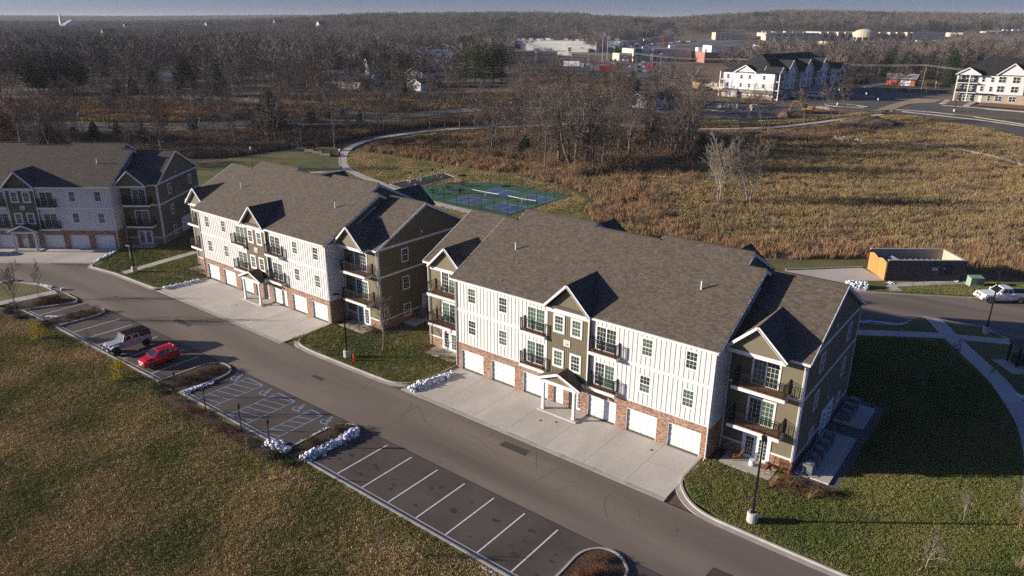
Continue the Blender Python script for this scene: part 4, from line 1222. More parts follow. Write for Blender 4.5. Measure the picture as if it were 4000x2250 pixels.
def offroader(loc, rz, label):
    r = empty('offroad_car', (*loc, hz(*loc)), rz, label, 'car')
    mb = MB()
    mb.loft([[(x, -w, .55), (x, -w, z - .05), (x, -w + .05, z), (x, w - .05, z), (x, w, z - .05), (x, w, .55)] for x, z, w in ((1.98, 1.10, .52), (.72, 1.20, .66))])
    mb.build('bonnet', M_cgry, r)
    mb = MB(); mb.loft([[(x, -w, .50), (x, -w, z - .05), (x, -w + .05, z), (x, w - .05, z), (x, w, z - .05), (x, w, .50)] for x, z, w in ((.75, 1.20, .78), (-1.98, 1.22, .80))]); mb.build('body', M_cgry, r)
    cabin(r, .75, -2.0, .45, -1.92, 1.18, 1.84, .78, .68, M_ccanvas, mids=((.04, .40),), cur=.02)
    for s in (-1, 1):
        m = MB()
        y0, y1 = sorted((s * .58, s * .93))
        m.loft([[(2.05, y0, .82), (2.05, y1, .80), (2.05, y1, .88), (2.05, y0, .90)], [(1.75, y0, 1.0), (1.75, y1, .98), (1.75, y1, 1.05), (1.75, y0, 1.07)], [(1.2, y0, 1.0), (1.2, y1, .98), (1.2, y1, 1.05), (1.2, y0, 1.07)], [(.78, y0, .62), (.78, y1, .60), (.78, y1, .68), (.78, y0, .70)]]); m.build('wing_flare', M_cgry, r)
        m = MB(); y0, y1 = sorted((s * .79, s * .94))
        m.loft([[(-.85, y0, .62), (-.85, y1, .60), (-.85, y1, .68), (-.85, y0, .70)], [(-1.15, y0, 1.02), (-1.15, y1, 1.0), (-1.15, y1, 1.07), (-1.15, y0, 1.09)], [(-1.75, y0, 1.02), (-1.75, y1, 1.0), (-1.75, y1, 1.07), (-1.75, y0, 1.09)], [(-1.98, y0, .80), (-1.98, y1, .78), (-1.98, y1, .86), (-1.98, y0, .88)]]); m.build('wing_flare', M_cgry, r)
        for a, b in ((.70, -.12), (-.18, -.92)):
            m = MB(); yy = sorted((s * .80, s * .825)); m.box(b, yy[0], .56, a, yy[1], 1.18); d = m.build('door', M_cgry, r)
            m = MB(); yy = sorted((s * .825, s * .85)); m.box(b + .08, yy[0], 1.02, b + .24, yy[1], 1.07); m.build('handle', M_blk, d)
            m = MB()
            A = (b, s * .795, 1.2); B = (a - (.18 if a > 0 else 0), s * .795, 1.2); C_ = (a - (.32 if a > 0 else .0), s * .71, 1.72); D = (b, s * .71, 1.72)
            m.prism([A, B, C_, D], (0, s * .015, 0)); w_ = m.build('door_frame', M_cgry, d)
            m = MB(); m.prism([lerp3(lerp3(A, B, u), lerp3(D, C_, u), v) for u, v in ((.1, .12), (.9, .12), (.9, .86), (.1, .86))], (0, s * .022, 0)); m.build('pane', M_cglass, d)
        m = MB(); m.lathe((1.99, s * .36, .98), [(.105, 0), (.10, .04)], 12, axis='x'); m.build('headlight', M_lamp, r)
        m = MB(); yy = sorted((s * .84, s * 1.02)); m.box(.52, yy[0], 1.22, .62, yy[1], 1.42); m.build('mirror', M_blk, r)
        m = MB(); yy = sorted((s * .80, s * .86)); m.box(-2.03, yy[0] - .08, .85, -1.97, yy[1], 1.08); m.build('tail_light', M_tail, r)
        for x in (1.49, -1.49): wheel(r, x, s * .80, .41, .27, M_rimd, s)
    m = MB()
    for k in range(7): m.box(1.985, -.25 + k * .08, .82, 2.01, -.21 + k * .08, 1.06)
    m.build('grille', M_blk, r)
    m = MB(); m.box(2.02, -.80, .55, 2.22, .80, .74); m.box(2.2, -.3, .70, 2.24, .3, .9); b = m.build('bumper', M_blk, r)
    m = MB(); m.lathe((2.24, -.5, .72), [(.09, -.05), (.09, .05)], 10, axis='x'); m.lathe((2.24, .5, .72), [(.09, -.05), (.09, .05)], 10, axis='x'); m.build('fog_lamp', M_lamp, b)
    m = MB(); m.box(-2.1, -.78, .52, -1.98, .78, .7); m.build('bumper', M_blk, r)
    m = MB(); m.lathe((-2.12, 0, 1.12), [(.26, -.13), (.40, -.13), (.41, -.05), (.41, .07), (.26, .07)], 18, axis='x'); m.build('spare_wheel', M_tyre, r)
    m = MB()
    for k in range(9): m.box(-1.85, -.6 + k * .15, 1.862, .35, -.585 + k * .15, 1.885)
    m.build('roof_rib', M_ccanvas, r)
    m = MB(); m.box(.735, -.78, 1.14, .775, .78, 1.2); m.beam((.76, -.76, 1.2), (.47, -.68, 1.83), .06, .05); m.beam((.76, .76, 1.2), (.47, .68, 1.83), .06, .05); m.build('windscreen_frame', M_cgry, r)
    return r
def pickup(loc, rz, label, big=True):
    r = empty('pickup_truck', (*loc, hz(*loc)), rz, label, 'pickup truck')
    st = [(2.76, .88, .78), (2.70, 1.02, .90), (2.45, 1.12, .96), (1.4, 1.20, .99), (.95, 1.24, 1.0), (-.78, 1.24, 1.0)]
    body_loft(st, .42).build('body', M_cwht, r)
    m = MB()
    for s in (-1, 1):
        y0, y1 = sorted((s * .88, s * 1.0)); m.box(-2.98, y0, .48, -.80, y1, 1.28)
    m.box(-3.02, -1.0, .48, -2.94, 1.0, 1.26); m.box(-2.94, -.88, .55, -.80, .88, .62); bd = m.build('cargo_bed', M_cwht, r)
    m = MB(); m.box(-2.94, -.9, 1.24, -.82, .9, 1.30); m.build('bed_cover', M_blk, bd)
    cabin(r, 1.12, -.78, .42, -.66, 1.20, 1.86, .93, .74, M_cwht, mids=((.05, .38), (.42, .78)))
    for s in (-1, 1):
        for x in (1.80, -1.80):
            wheel(r, x, s * .87, .40, .27, M_rim, s)
            m = MB()
            for k in range(8):
                a, b = math.pi * k / 8, math.pi * (k + 1) / 8
                m.beam((x + .5 * math.cos(a), s * .985, .42 + .5 * math.sin(a)), (x + .5 * math.cos(b), s * .985, .42 + .5 * math.sin(b)), .05, .07, up=(0, 1, 0))
            m.build('wheel_arch', M_blk, r)
        m = MB(); m.prism([(2.72, s * .58, .92), (2.52, s * .92, .94), (2.46, s * .93, 1.1), (2.66, s * .6, 1.06)], (.03, s * .03, 0)); m.build('headlight', M_lamp, r)
        m = MB(); yy = sorted((s * .96, s * 1.22)); m.box(.72, yy[0], 1.24, .86, yy[1], 1.42); m.build('mirror', M_cwht, r)
        m = MB(); yy = sorted((s * .9, s * 1.02)); m.box(-3.03, yy[0], .85, -2.96, yy[1], 1.22); m.build('tail_light', M_tail, r)
        for x in (.28, -.62):
            m = MB(); yy = sorted((s * 1.0, s * 1.03)); m.box(x - .12, yy[0], 1.06, x + .12, yy[1], 1.11); m.build('door_handle', M_cwht, r)
        m = MB(); yy = sorted((s * .94, s * 1.03)); m.box(-.75, yy[0], .36, 1.2, yy[1], .44); m.build('running_board', M_chrome, r)
        for x in (1.05, .12, -.78):
            m = MB(); yy = sorted((s * 1.0, s * 1.013)); m.box(x - .012, yy[0], .5, x + .012, yy[1], 1.2); m.build('door_gap', M_blk, r)
    for y in (-.28, .28):
        for z in (.80, .95):
            m = MB(); m.box(2.70, y - .22, z - .05, 2.79, y + .22, z + .05); m.build('grille', M_blk, r)
    m = MB(); m.box(2.72, -.6, .50, 2.84, .6, .60); m.build('grille', M_blk, r)
    m = MB(); m.box(2.60, -.95, .44, 2.82, .95, .70); m.build('bumper', M_cwht, r)
    m = MB(); m.box(-3.16, -.9, .5, -3.0, .9, .68); m.build('bumper', M_chrome, r)
    return r
def saloon(loc, rz, label, pm):
    r = empty('saloon_car', (*loc, hz(*loc)), rz, label, 'car')
    st = [(2.32, .62, .62), (2.25, .74, .80), (1.9, .84, .88), (1.0, .96, .91), (-1.2, 1.0, .91), (-2.0, .98, .88), (-2.32, .88, .76)]
    body_loft(st, .24).build('body', pm, r)
    cabin(r, 1.0, -1.75, .25, -1.05, .95, 1.44, .82, .62, pm)
    for s in (-1, 1):
        for x in (1.38, -1.38): wheel(r, x, s * .82, .33, .21, M_rim, s)
        m = MB(); m.prism([(2.28, s * .45, .66), (2.05, s * .83, .70), (1.95, s * .86, .82), (2.2, s * .6, .78)], (.02, s * .02, 0)); m.build('headlight', M_lamp, r)
        m = MB(); yy = sorted((s * .55, s * .8)); m.box(-2.36, yy[0], .72, -2.26, yy[1], .88); m.build('tail_light', M_tail, r)
    return r
H90 = math.radians(90)
offroader((-29.12, -17.95), -H90, 'grey blue boxy off-road car with black soft top and spare wheel')
hatchback((-23.52, -17.5), -H90, 'small bright red hatchback parked beside the off-road car')
pickup((39.58, 54.87), math.atan2(-2.14, -2.94), 'white pickup truck by the kerb near the bin store')
saloon((-78.9, -16.6), math.atan2(-4.5, -3.2), 'dark saloon car at the left edge in front of the shaded garages', M_cdrk)

# ------------------------------------------------------------------ lamps, signs, hydrant and small things of the near ground
M_post = mat('black_pole', (.010, .010, .011), rough=.55)
M_pconc = mat('round_concrete_base', (.46, .44, .40), (.36, .34, .31), scale=4, rough=.85)
def street_lamp(x, y, a, label, h=6.9):
    r = empty('street_lamp', (x, y, hz(x, y) + .05), a, label, 'street lamp', 'tall black lamps on concrete drums')
    m = MB(); m.lathe((0, 0, -.1), [(.36, 0), (.36, .86), (.33, .92)], 16); m.build('concrete_base', M_pconc, r)
    m = MB(); m.box(-.16, -.16, .8, .16, .16, .86); m.loft([[(-.075, -.075, .86), (.075, -.075, .86), (.075, .075, .86), (-.075, .075, .86)], [(-.055, -.055, h), (.055, -.055, h), (.055, .055, h), (-.055, .055, h)]]); m.build('pole', M_post, r)
    m = MB(); m.box(.05, -.035, h - .12, .34, .035, h - .04); m.build('arm', M_post, r)
    m = MB(); m.box(.30, -.17, h - .11, .92, .17, h - .02); m.box(.42, -.1, h - .02, .8, .1, h + .03); hd = m.build('lamp_head', M_post, r)
    m = MB(); m.box(.36, -.13, h - .125, .88, .13, h - .112); m.build('lens', M_grey, hd)
for x, y, a, lab in ((31.35, -5.15, -1.2, 'tall black street lamp standing in the grass near the patio chairs'), (-9.9, -5.4, -2.2, 'tall black street lamp beside the fire hydrant'), (-52.9, -5.9, 2.7, 'tall black street lamp between the shaded block and the path'), (39.5, 41.9, 1.8, 'tall black street lamp on the grass triangle by the white pickup')):
    street_lamp(x, y, a, lab)
def sign_post(x, y, label, rz=H90):
    r = empty('parking_sign', (x, y, .1), rz, label, 'parking sign', 'signs along the blue bays')
    m = MB(); m.box(-.035, -.035, -.1, .035, .035, 2.35); m.build('post', M_post, r)
    m = MB(); m.box(.036, -.17, 1.98, .06, .17, 2.46); m.build('sign_plate', M_post, r)
    m = MB(); m.box(.061, -.15, 2.0, .064, .15, 2.44); m.build('sign_face', M_blue, r)
for x, y, lab in ((-15.45, -20.15, 'first sign on a black post, next to the planted island'), (-10.7, -20.1, 'second sign on a black post, behind the blue bays'), (-5.8, -19.85, 'third sign on a black post, behind the blue bays'), (-1.9, -19.8, 'fourth sign on a black post, at the corner snow heap')): sign_post(x, y, lab)
M_hyd = mat('hydrant_red', (.42, .02, .015), rough=.5)
r = empty('fire_hydrant', (-8.7, -5.5, .1), 0, 'red fire hydrant in the grass by the kerb', 'fire hydrant')
m = MB(); m.lathe((0, 0, 0), [(.17, 0), (.17, .05), (.11, .06), (.11, .52), (.15, .54), (.15, .60)], 12); m.build('barrel', M_hyd, r)
m = MB(); m.lathe((0, 0, .6), [(.13, 0), (.12, .08), (.07, .15), (.03, .16), (.03, .21)], 12); m.build('cap', M_hyd, r)
m = MB(); m.tube((-.2, 0, .42), (.2, 0, .42), .055, n=8); m.tube((0, 0, .40), (0, -.2, .40), .075, n=8); m.build('outlet', M_hyd, r)
M_grn = mat('utility_green', (.25, .34, .24), (.21, .29, .205), scale=4, rough=.6)
r = empty('transformer_box', (36.3, 59.2, .1), math.radians(36), 'pale green transformer box on the grass by the white pickup', 'utility box')
m = MB(); m.box(-.95, -.6, 0, .95, .6, .12); m.build('plinth', M_pconc, r)
m = MB(); m.loft([[(-.85, -.55, .12), (.85, -.55, .12), (.85, .5, .12), (-.85, .5, .12)], [(-.82, -.5, 1.05), (.82, -.5, 1.05), (.82, .5, 1.05), (-.82, .5, 1.05)], [(-.85, -.55, 1.08), (.85, -.55, 1.08), (.85, .5, 1.22), (-.85, .5, 1.22)]]); b = m.build('cabinet', M_grn, r)
m = MB(); m.box(-.02, -.57, .2, .02, -.52, 1.0); m.build('door_gap', M_dark, b)
m = MB(); m.lathe((34.9, 60.4, .05), [(.10, 0), (.10, 1.25), (.06, 1.3)], 8); tag(m.build('marker_post', mat('yellowed_wood', (.35, .30, .16), rough=.8)), 'yellowed wooden marker post by the bin store corner', 'post')
m = MB(); m.lathe((-59.3, -3.4, .05), [(.06, 0), (.06, 1.0), (.05, 1.05)], 8); tag(m.build('cable_marker', mat('pale_green_plastic', (.45, .55, .45), rough=.6)), 'short pale green cable marker in the shaded grass', 'marker')
r = empty('water_meter_post', (-62.0, -2.3, .05), .6, 'leaning wooden stake with white cap near the shaded kerb', 'post')
m = MB(); m.beam((0, 0, 0), (.1, 0, 1.15), .1, .1); m.build('stake', mat('yellowed_wood', (.35, .30, .16)), r); m = MB(); m.box(-.4, -.08, 1.05, .16, .08, 1.2); m.build('cap', M_trim, r)

# wooden patio furniture
M_teak = mat('oiled_wood', (.26, .105, .042), (.20, .08, .034), scale=6, rough=.6)
def deck_chair(x, y, rz, label):
    r = empty('garden_chair', (x, y, .15), rz, label, 'chair', 'wooden chairs on the patio')
    for k in range(6):
        m = MB(); m.beam((-.22 + k * .085, -.27, .36 - k * .012), (-.22 + k * .085, .27, .36 - k * .012), .07, .02); m.build('seat_slat', M_teak, r)
    for k in range(6):
        m = MB(); m.beam((-.26 - k * .035, -.25, .42 + k * .085), (-.26 - k * .035, .25, .42 + k * .085), .02, .065); m.build('back_slat', M_teak, r)
    for s in (-.28, .28):
        for a, b in ((.24, .56), (-.28, .54)):
            m = MB(); m.beam((a, s, 0), (a * .95, s, b), .05, .05); m.build('leg', M_teak, r)
        m = MB(); m.beam((.3, s, .57), (-.34, s, .55), .08, .03); m.build('armrest', M_teak, r)
        m = MB(); m.beam((-.24, s * .9, .36), (-.46, s * .9, .93), .04, .04); m.build('back_post', M_teak, r)
deck_chair(27.55, 1.35, -2.4, 'wooden chair at the left end of the patio, beside the french door')
deck_chair(29.95, 1.0, 2.7, 'wooden chair turned sideways between the white stool and the bench')
r = empty('garden_bench', (30.95, 1.62, .14), -H90, 'dark slatted wooden bench against the corner of the brick base', 'bench')
for k in range(5):
    m = MB(); m.beam((.28 - k * .1, -.62, .42), (.28 - k * .1, .62, .42), .08, .022); m.build('seat_slat', M_teak, r)
for k in range(14):
    m = MB(); m.beam((-.25, -.58 + k * .089, .46), (-.32, -.58 + k * .089, .86), .02, .045); m.build('back_slat', M_teak, r)
for s in (-.62, .62):
    for a, b in ((.26, .62), (-.24, .9)):
        m = MB(); m.beam((a, s, 0), (a * 1.1, s, b), .06, .06); m.build('leg', M_teak, r)
    m = MB(); m.beam((.32, s, .63), (-.28, s, .63), .07, .03); m.build('armrest', M_teak, r)
m = MB(); m.beam((-.32, -.62, .88), (-.32, .62, .88), .04, .07); m.build('top_rail', M_teak, r)
r = empty('garden_stool', (28.9, 1.25, .15), 0, 'white drum stool in the middle of the patio', 'stool')
m = MB(); m.lathe((0, 0, 0), [(.18, 0), (.22, .03), (.22, .44), (.2, .46)], 14); m.build('drum', M_trim, r); m = MB(); m.lathe((0, 0, .46), [(.235, 0), (.235, .035)], 14); m.build('top', M_trim, r)

# condensers and their pads
M_ac = mat('condenser_grey', (.12, .125, .12), (.09, .095, .09), scale=8, rough=.6)
def condenser(x, y, label, z=.22):
    r = empty('air_conditioner', (x, y, z), R.uniform(-.05, .05), label, 'air conditioner', 'air conditioners along the side wall')
    m = MB(); m.loft([[(c * .34 + d * .07, s * .34 + e * .07, zz) for c, s, d, e in ((-1, -1, -1, 0), (-1, -1, 0, -1), (1, -1, 0, -1), (1, -1, 1, 0), (1, 1, 1, 0), (1, 1, 0, 1), (-1, 1, 0, 1), (-1, 1, -1, 0))] for zz in (0, .82)]); m.build('casing', M_ac, r)
    m = MB()
    for k in range(9): m.box(-.415, -.3, .1 + k * .078, .415, .3, .115 + k * .078); m.box(-.3, -.415, .1 + k * .078, .3, .415, .115 + k * .078)
    m.build('louvre', M_grey, r)
    m = MB()
    for rr in (.10, .18, .26, .33):
        for k in range(14):
            a, b = 2 * math.pi * k / 14, 2 * math.pi * (k + 1) / 14; m.beam((rr * math.cos(a), rr * math.sin(a), .845), (rr * math.cos(b), rr * math.sin(b), .845), .016, .016)
    m.lathe((0, 0, .82), [(.30, 0), (.30, .012)], 14); m.build('fan_grille', M_grey, r)
M_pad = M_conc
for (x0, y0, x1, y1), nm in (((31.7, 2.3, 34.2, 10.0), 1), ((31.8, 12.0, 34.2, 16.2), 2), ((-12.0, 4.2, -10.2, 13.5), 3)):
    m = MB(); m.box(x0, y0, -.1, x1, y1, .22, a=.4); o = m.build('equipment_pad', M_pad); o['kind'] = 'structure'
ORD = ('nearest', 'second', 'third', 'fourth', 'fifth')
for k, y in enumerate((2.95, 4.2, 5.45, 6.75, 8.0)): condenser(32.55, y, f'{ORD[k]} of five air conditioners on the front concrete pad')
for k, y in enumerate((12.8, 14.1, 15.4)): condenser(32.6, y, f'{ORD[k]} of three air conditioners on the rear concrete pad')
condenser(-11.3, 6.6, 'air conditioner on the pad between the two sunlit blocks'); condenser(-11.3, 8.0, 'second air conditioner on the pad between the two sunlit blocks')

# ------------------------------------------------------------------ heaps of ploughed snow
def snow(name_label, line, w, h, n, seed):
    w *= .85; h *= .85
    r = random.Random(seed); mb = MB()
    ln = smooth_line(line, 8) if len(line) > 2 else [tuple(line[0][i] + (line[1][i] - line[0][i]) * k / 12 for i in (0, 1)) for k in range(13)]
    # a low ridge under the lumps
    secs = []
    m_ = len(ln)
    for i, p in enumerate(ln):
        a = ln[max(0, i - 1)]; b = ln[min(m_ - 1, i + 1)]; dx, dy = b[0] - a[0], b[1] - a[1]; l = math.hypot(dx, dy) or 1; nx, ny = -dy / l, dx / l
        e = math.sin(math.pi * min(1, max(0, (i + .4) / (m_ - .2)))) ** .4
        z = hz(*p) + .02; ww, hh = w * e * r.uniform(.8, 1.15) / 2, h * e * r.uniform(.6, 1)
        secs.append([(p[0] + nx * ww, p[1] + ny * ww, z), (p[0] + nx * ww * .5, p[1] + ny * ww * .5, z + hh * .75), (p[0], p[1], z + hh), (p[0] - nx * ww * .5, p[1] - ny * ww * .5, z + hh * .7), (p[0] - nx * ww, p[1] - ny * ww, z)])
    mb.loft(secs, closed=False, cap=False)
    for _ in range(int(n * 2.6)):
        i = r.randrange(m_); p = ln[i]; a = ln[max(0, i - 1)]; b = ln[min(m_ - 1, i + 1)]; dx, dy = b[0] - a[0], b[1] - a[1]; l = math.hypot(dx, dy) or 1
        off = r.gauss(0, .26) * w; s = min(.19, h * .5) * r.uniform(.35, 1.0)
        cx, cy = p[0] - dy / l * off + r.gauss(0, .12), p[1] + dx / l * off + r.gauss(0, .12)
        zz = hz(cx, cy) + max(0, h * (1 - (abs(off) / (w * .55)) ** 1.5)) * r.uniform(.5, 1)
        q = [[(cx + s * q_ * math.cos(t) * r.uniform(.75, 1.2), cy + s * q_ * math.sin(t) * r.uniform(.75, 1.2), zz + s * k_ * r.uniform(.8, 1.1)) for t in [j * math.pi / 3 + .2 for j in range(6)]] for q_, k_ in ((.7, -.6), (1.0, 0), (.8, .45), (.3, .7))]
        mb.loft(q)
    o = mb.build('snow_heap', M_snow, smooth=True)
    tag(o, name_label, 'snow heap', 'heaps of ploughed snow')
snow('long white snow heap at the kerb left of the nearest driveway', [(-0.11, -6.13), (0.84, -1.70)], 1.0, .45, 70, 1)
snow('longest snow heap, on the island between the blue and white bays', [(1.6, -19.2), (1.75, -17), (1.8, -15.2), (1.6, -14.2)], 1.0, .48, 110, 2)
snow('rounded snow heap in the corner of the blue bays below the fourth sign', [(-2.4, -19.6), (-1.4, -19.45), (-.3, -19.3)], 1.0, .42, 60, 3)
snow('thin crumbs of snow along the blue side of the planted island', [(-.55, -18.4), (-.6, -16.5), (-.45, -15.2), (.3, -13.9)], .35, .16, 26, 4)
snow('small snow heap at the back corner of the blue bays, below the first sign', [(-15.6, -19.4), (-15.6, -18.0), (-15.4, -16.8)], .55, .25, 40, 5)
snow('snow ridge beside the driveway of the block numbered 400', [(-43.57, -6.76), (-43.04, -2.43)], .9, .35, 60, 6)
snow('shaded snow ridge along the driveway of the angled block', [(-61.72, -6.98), (-62.83, -5.21), (-64.37, -3.05)], .9, .35, 60, 7)
snow('shaded snow heap on the kerb at the left edge of the picture', [(-61.70, -18.83), (-61.65, -18.09), (-61.52, -17.29)], .9, .3, 50, 8)
snow('broken snow pieces on the kerb behind the two bare saplings', [(-58.59, -16.32), (-56.54, -15.53), (-55.04, -15.27)], .5, .2, 30, 9)
snow('single sunlit lump of snow at the end of the left path', [(-53.05, -14.90), (-53.16, -14.65)], .5, .3, 10, 10)
snow('flat snow patch in the second parking bay from the left', [(-45.18, -19.78), (-44.67, -19.24), (-43.96, -18.80)], .5, .10, 20, 11)
snow('big snow heap in front of the bin store drive', [(23.56, 48.35), (24.49, 48.75), (25.58, 49.16)], 2.0, 1.0, 120, 12)
snow('little snow heap on the grass by the bin store gate', [(27.49, 53.04), (28.04, 53.20)], .8, .3, 20, 13)
snow('snow at the foot of the black handrail', [(34.08, 59.27), (34.58, 59.17)], .6, .25, 12, 14)
snow('tiny snow remains by the downspout of the nearest block', [(25.69, -1.82), (25.79, -1.11)], .35, .15, 10, 15)
snow('snow bits in the shaded kerb bay behind the nearest block', [(27.94, 36.77), (28.78, 37.72), (30.41, 38.36), (31.60, 38.92), (32.38, 40.53)], .4, .15, 34, 16)
snow('snow drift in the shade at the right edge beside the path', [(43.65, 27.26), (44.12, 26.87)], 1.0, .25, 24, 17)
snow('thin snow strip beside the kerb near the bottom of the picture', [(19.0, -19.75), (20.4, -19.72), (21.8, -19.75)], .4, .14, 24, 18)
for q, lab in (([(-41.22, 163.46), (-38.40, 165.18)], 'snow strip beside the far car park below the pallets'), ([(-33.56, 169.71), (-30.87, 172.68)], 'snow strip by the digger heap'), ([(-31.74, 246.43), (-23.76, 243.59)], 'snow strip along the far white block car park'), ([(-23.76, 243.59), (-17.46, 240.53)], 'snow strip at the end of the far shaded car park'), ([(-31.87, 95.48), (-26.11, 98.96)], 'thin snow lying in the dark hollow below the thicket')):
    snow(lab, list(q) if len(q) > 1 else q, 2.0, .2, 40, len(lab))

# ------------------------------------------------------------------ bin store with wooden gates
M_dbr = mat('dark_brick', (.125, .105, .098), (.09, .078, .074), scale=9, rough=.9, attr=.6)
M_cap = mat('stone_cap', (.36, .31, .27), rough=.8)
M_gate = mat('cedar_boards', (.44, .235, .075), (.36, .185, .055), scale=3, rough=.65, attr=.14, stretch=(3, 3, .3))
M_gfr = mat('gate_frame', (.05, .018, .012), rough=.6)
M_block = mat('tan_block', (.44, .39, .30), (.37, .325, .25), scale=3, rough=.9, c3=(.40, .28, .05), scale3=.9, f3=.15)
st_ = empty('bin_store', (26.95, 53.75, .0), math.atan2(6.2, 8.0), 'roofless dark brick bin store with honey coloured wooden gates', 'bin store')
Lw, Dw, Hw = 10.1, 5.4, 2.85
for nm, b_ in (('front_wall', (0, 0, Lw, .3)), ('back_wall', (0, Dw - .3, Lw, Dw)), ('side_wall', (Lw - .3, .3, Lw, Dw - .3))):
    m = MB(); m.box(b_[0], b_[1], 0, b_[2], b_[3], Hw); w_ = m.build(nm, M_block, st_)
    m = MB(); m.box(b_[0] - .04, b_[1] - (.04 if nm != 'side_wall' else -.04), Hw, b_[2] + .04, b_[3] + (.04 if nm != 'side_wall' else -.04), Hw + .09); m.build('cap_stone', M_cap, w_)
    if nm == 'front_wall':
        m = MB(); bricks(m, 0, Lw, .02, Hw, [], 0.0); o = m.build('bricks', M_dbr, w_); o['kind'] = 'stuff'
        m = MB(); m.face([(0, -.001, 0), (Lw, -.001, 0), (Lw, -.001, Hw), (0, -.001, Hw)]); m.build('facing', mat('dark_mortar', (.05, .042, .038)), w_)
for s, ya, yb in ((0, .34, 2.68), (1, 2.72, Dw - .34)):
    m = MB(); m.box(-.08, ya, .12, -.02, ya + .1, 2.5); m.box(-.08, yb - .1, .12, -.02, yb, 2.5); m.box(-.08, ya, .12, -.02, yb, .26); m.box(-.08, ya, 1.9, -.02, yb, 2.05); g = m.build('gate', M_gfr, st_)
    nb = 10
    for k in range(nb):
        a, b = ya + (yb - ya) * k / nb, ya + (yb - ya) * (k + 1) / nb
        t = (k + .5) / nb; hh = 2.30 + .42 * math.sin(math.pi * (t * .8 + (.1 if s == 0 else .1)))
        m = MB(); m.box(-.125, a + .006, .10, -.085, b - .006, hh, a=R.uniform(.05, 1)); m.build('plank', M_gate, g)
for y in (.15, Dw - .15):
    m = MB(); m.box(-.14, y - .17, 0, .0, y + .17, Hw - .02); m.build('gate_post', M_gfr, st_)
m = MB(); m.box(5.75, -.05, 1.55, 6.45, -.014, 1.95); sg = m.build('sign', M_plq, st_)
m = MB()
for zz in (1.87, 1.80, 1.73, 1.66, 1.61): m.box(5.83, -.056, zz - .012, 6.37, -.051, zz + .012)
m.build('sign_lines', M_ink, sg)
M_nvy = mat('navy_panel', (.012, .016, .05), rough=.5)
m = MB(); m.box(6.95, -.06, 1.1, 8.35, -.014, 2.25); sg = m.build('chute_door', M_nvy, st_)
m = MB(); m.box(7.1, -.066, 1.86, 7.5, -.061, 1.93); m.box(7.1, -.066, 1.74, 7.35, -.061, 1.79); m.lathe((7.2, -.066, 1.42), [(.07, 0), (.07, .004)], 10, axis='y'); m.build('door_text', M_trim, sg)
M_steel = mat('blue_grey_steel', (.22, .26, .33), rough=.45, metal=.4)
r = empty('compactor', (26.95, 53.75, .05), math.atan2(6.2, 8.0), 'blue grey steel waste compactor inside the bin store', 'compactor')
m = MB(); m.box(2.4, 1.0, 0, 9.2, 4.2, 1.75); m.build('container', M_steel, r); m = MB(); m.loft([[(1.0, 1.3, .2), (1.0, 3.9, .2), (1.0, 3.9, 1.5), (1.0, 1.3, 1.5)], [(2.4, 1.2, .2), (2.4, 4.0, .2), (2.4, 4.0, 2.3), (2.4, 1.2, 2.3)]]); m.build('hopper', M_steel, r)
for k in range(9):
    m = MB(); m.box(2.7 + k * .75, .93, .1, 2.8 + k * .75, .999, 1.7); m.box(2.7 + k * .75, 1.0, 1.751, 2.8 + k * .75, 4.2, 1.82); m.build('rib', M_steel, r)
r = empty('handrail', (0, 0, 0), 0, 'black handrail along the ramp of the bin store', 'handrail')
HP = [(30.1, 54.0), (31.1, 55.3), (32.1, 56.6), (33.2, 57.9), (34.3, 59.2)]
for x, y in HP:
    m = MB(); m.beam((x, y, .1), (x, y, 1.1), .05, .05); m.build('post', M_post, r)
for z in (.6, 1.1):
    m = MB(); m.beam((*HP[0], z), (*HP[-1], z), .05, .05); m.build('rail', M_post, r)
# little roofed kiosk at the right edge
r = empty('grill_shelter', (43.4, 35.2, 0), math.radians(38), 'dark flat roofed grill shelter at the right edge on a concrete pad', 'shelter')
m = MB(); m.box(-2.4, -2.2, -.02, 2.6, 1.0, .12); m.build('pad', M_walk, r)
m = MB(); m.box(-1.3, -.9, 2.15, 1.6, .9, 2.35); m.build('roof', M_roofb, r)
for x in (-1.1, 1.4):
    for y in (-.7, .7):
        m = MB(); m.box(x - .08, y - .08, .1, x + .08, y + .08, 2.15); m.build('post', M_post, r)
m = MB(); m.box(-.9, -.5, .12, 1.2, .5, 1.0); m.build('counter', M_dbr, r)

# ------------------------------------------------------------------ sports court furniture
M_net = mat('net_black', (.015, .016, .017), rough=.8)
r = empty('court_fence', (0, 0, 0), 0, 'black chain link fence round the pickleball courts', 'fence')
FR_ = [(-51.0, 49.3), (-33.0, 49.4), (-33.0, 69.3), (-51.0, 69.2)]
hF = 2.6
mesh_l = MB()
for i in range(4):
    a, b = FR_[i], FR_[(i + 1) % 4]; l = math.hypot(b[0] - a[0], b[1] - a[1]); n = round(l / 2.9)
    for k in range(n):
        t = k / n; x, y = a[0] + (b[0] - a[0]) * t, a[1] + (b[1] - a[1]) * t
        m = MB(); m.tube((x, y, .08), (x, y, hF + .1 + (.5 if k == 0 else 0)), .045, n=6); m.build('post', M_post, r)
    for z in (hF, .2):
        m = MB(); m.beam((*a, z), (*b, z), .04, .04); m.build('rail', M_post, r)
    k = 0.0
    while k < l:
        for s in (0, 1):
            t0, t1 = k / l, min(1, (k + 2.4) / l); z0, z1 = (.2, .2 + (t1 - t0) * l) if s == 0 else (hF, hF - (t1 - t0) * l)
            mesh_l.beam((a[0] + (b[0] - a[0]) * t0, a[1] + (b[1] - a[1]) * t0, z0), (a[0] + (b[0] - a[0]) * t1, a[1] + (b[1] - a[1]) * t1, z1), .012, .012)
        k += .35
o = mesh_l.build('wire_mesh', M_net, r); o['kind'] = 'stuff'
m = MB()
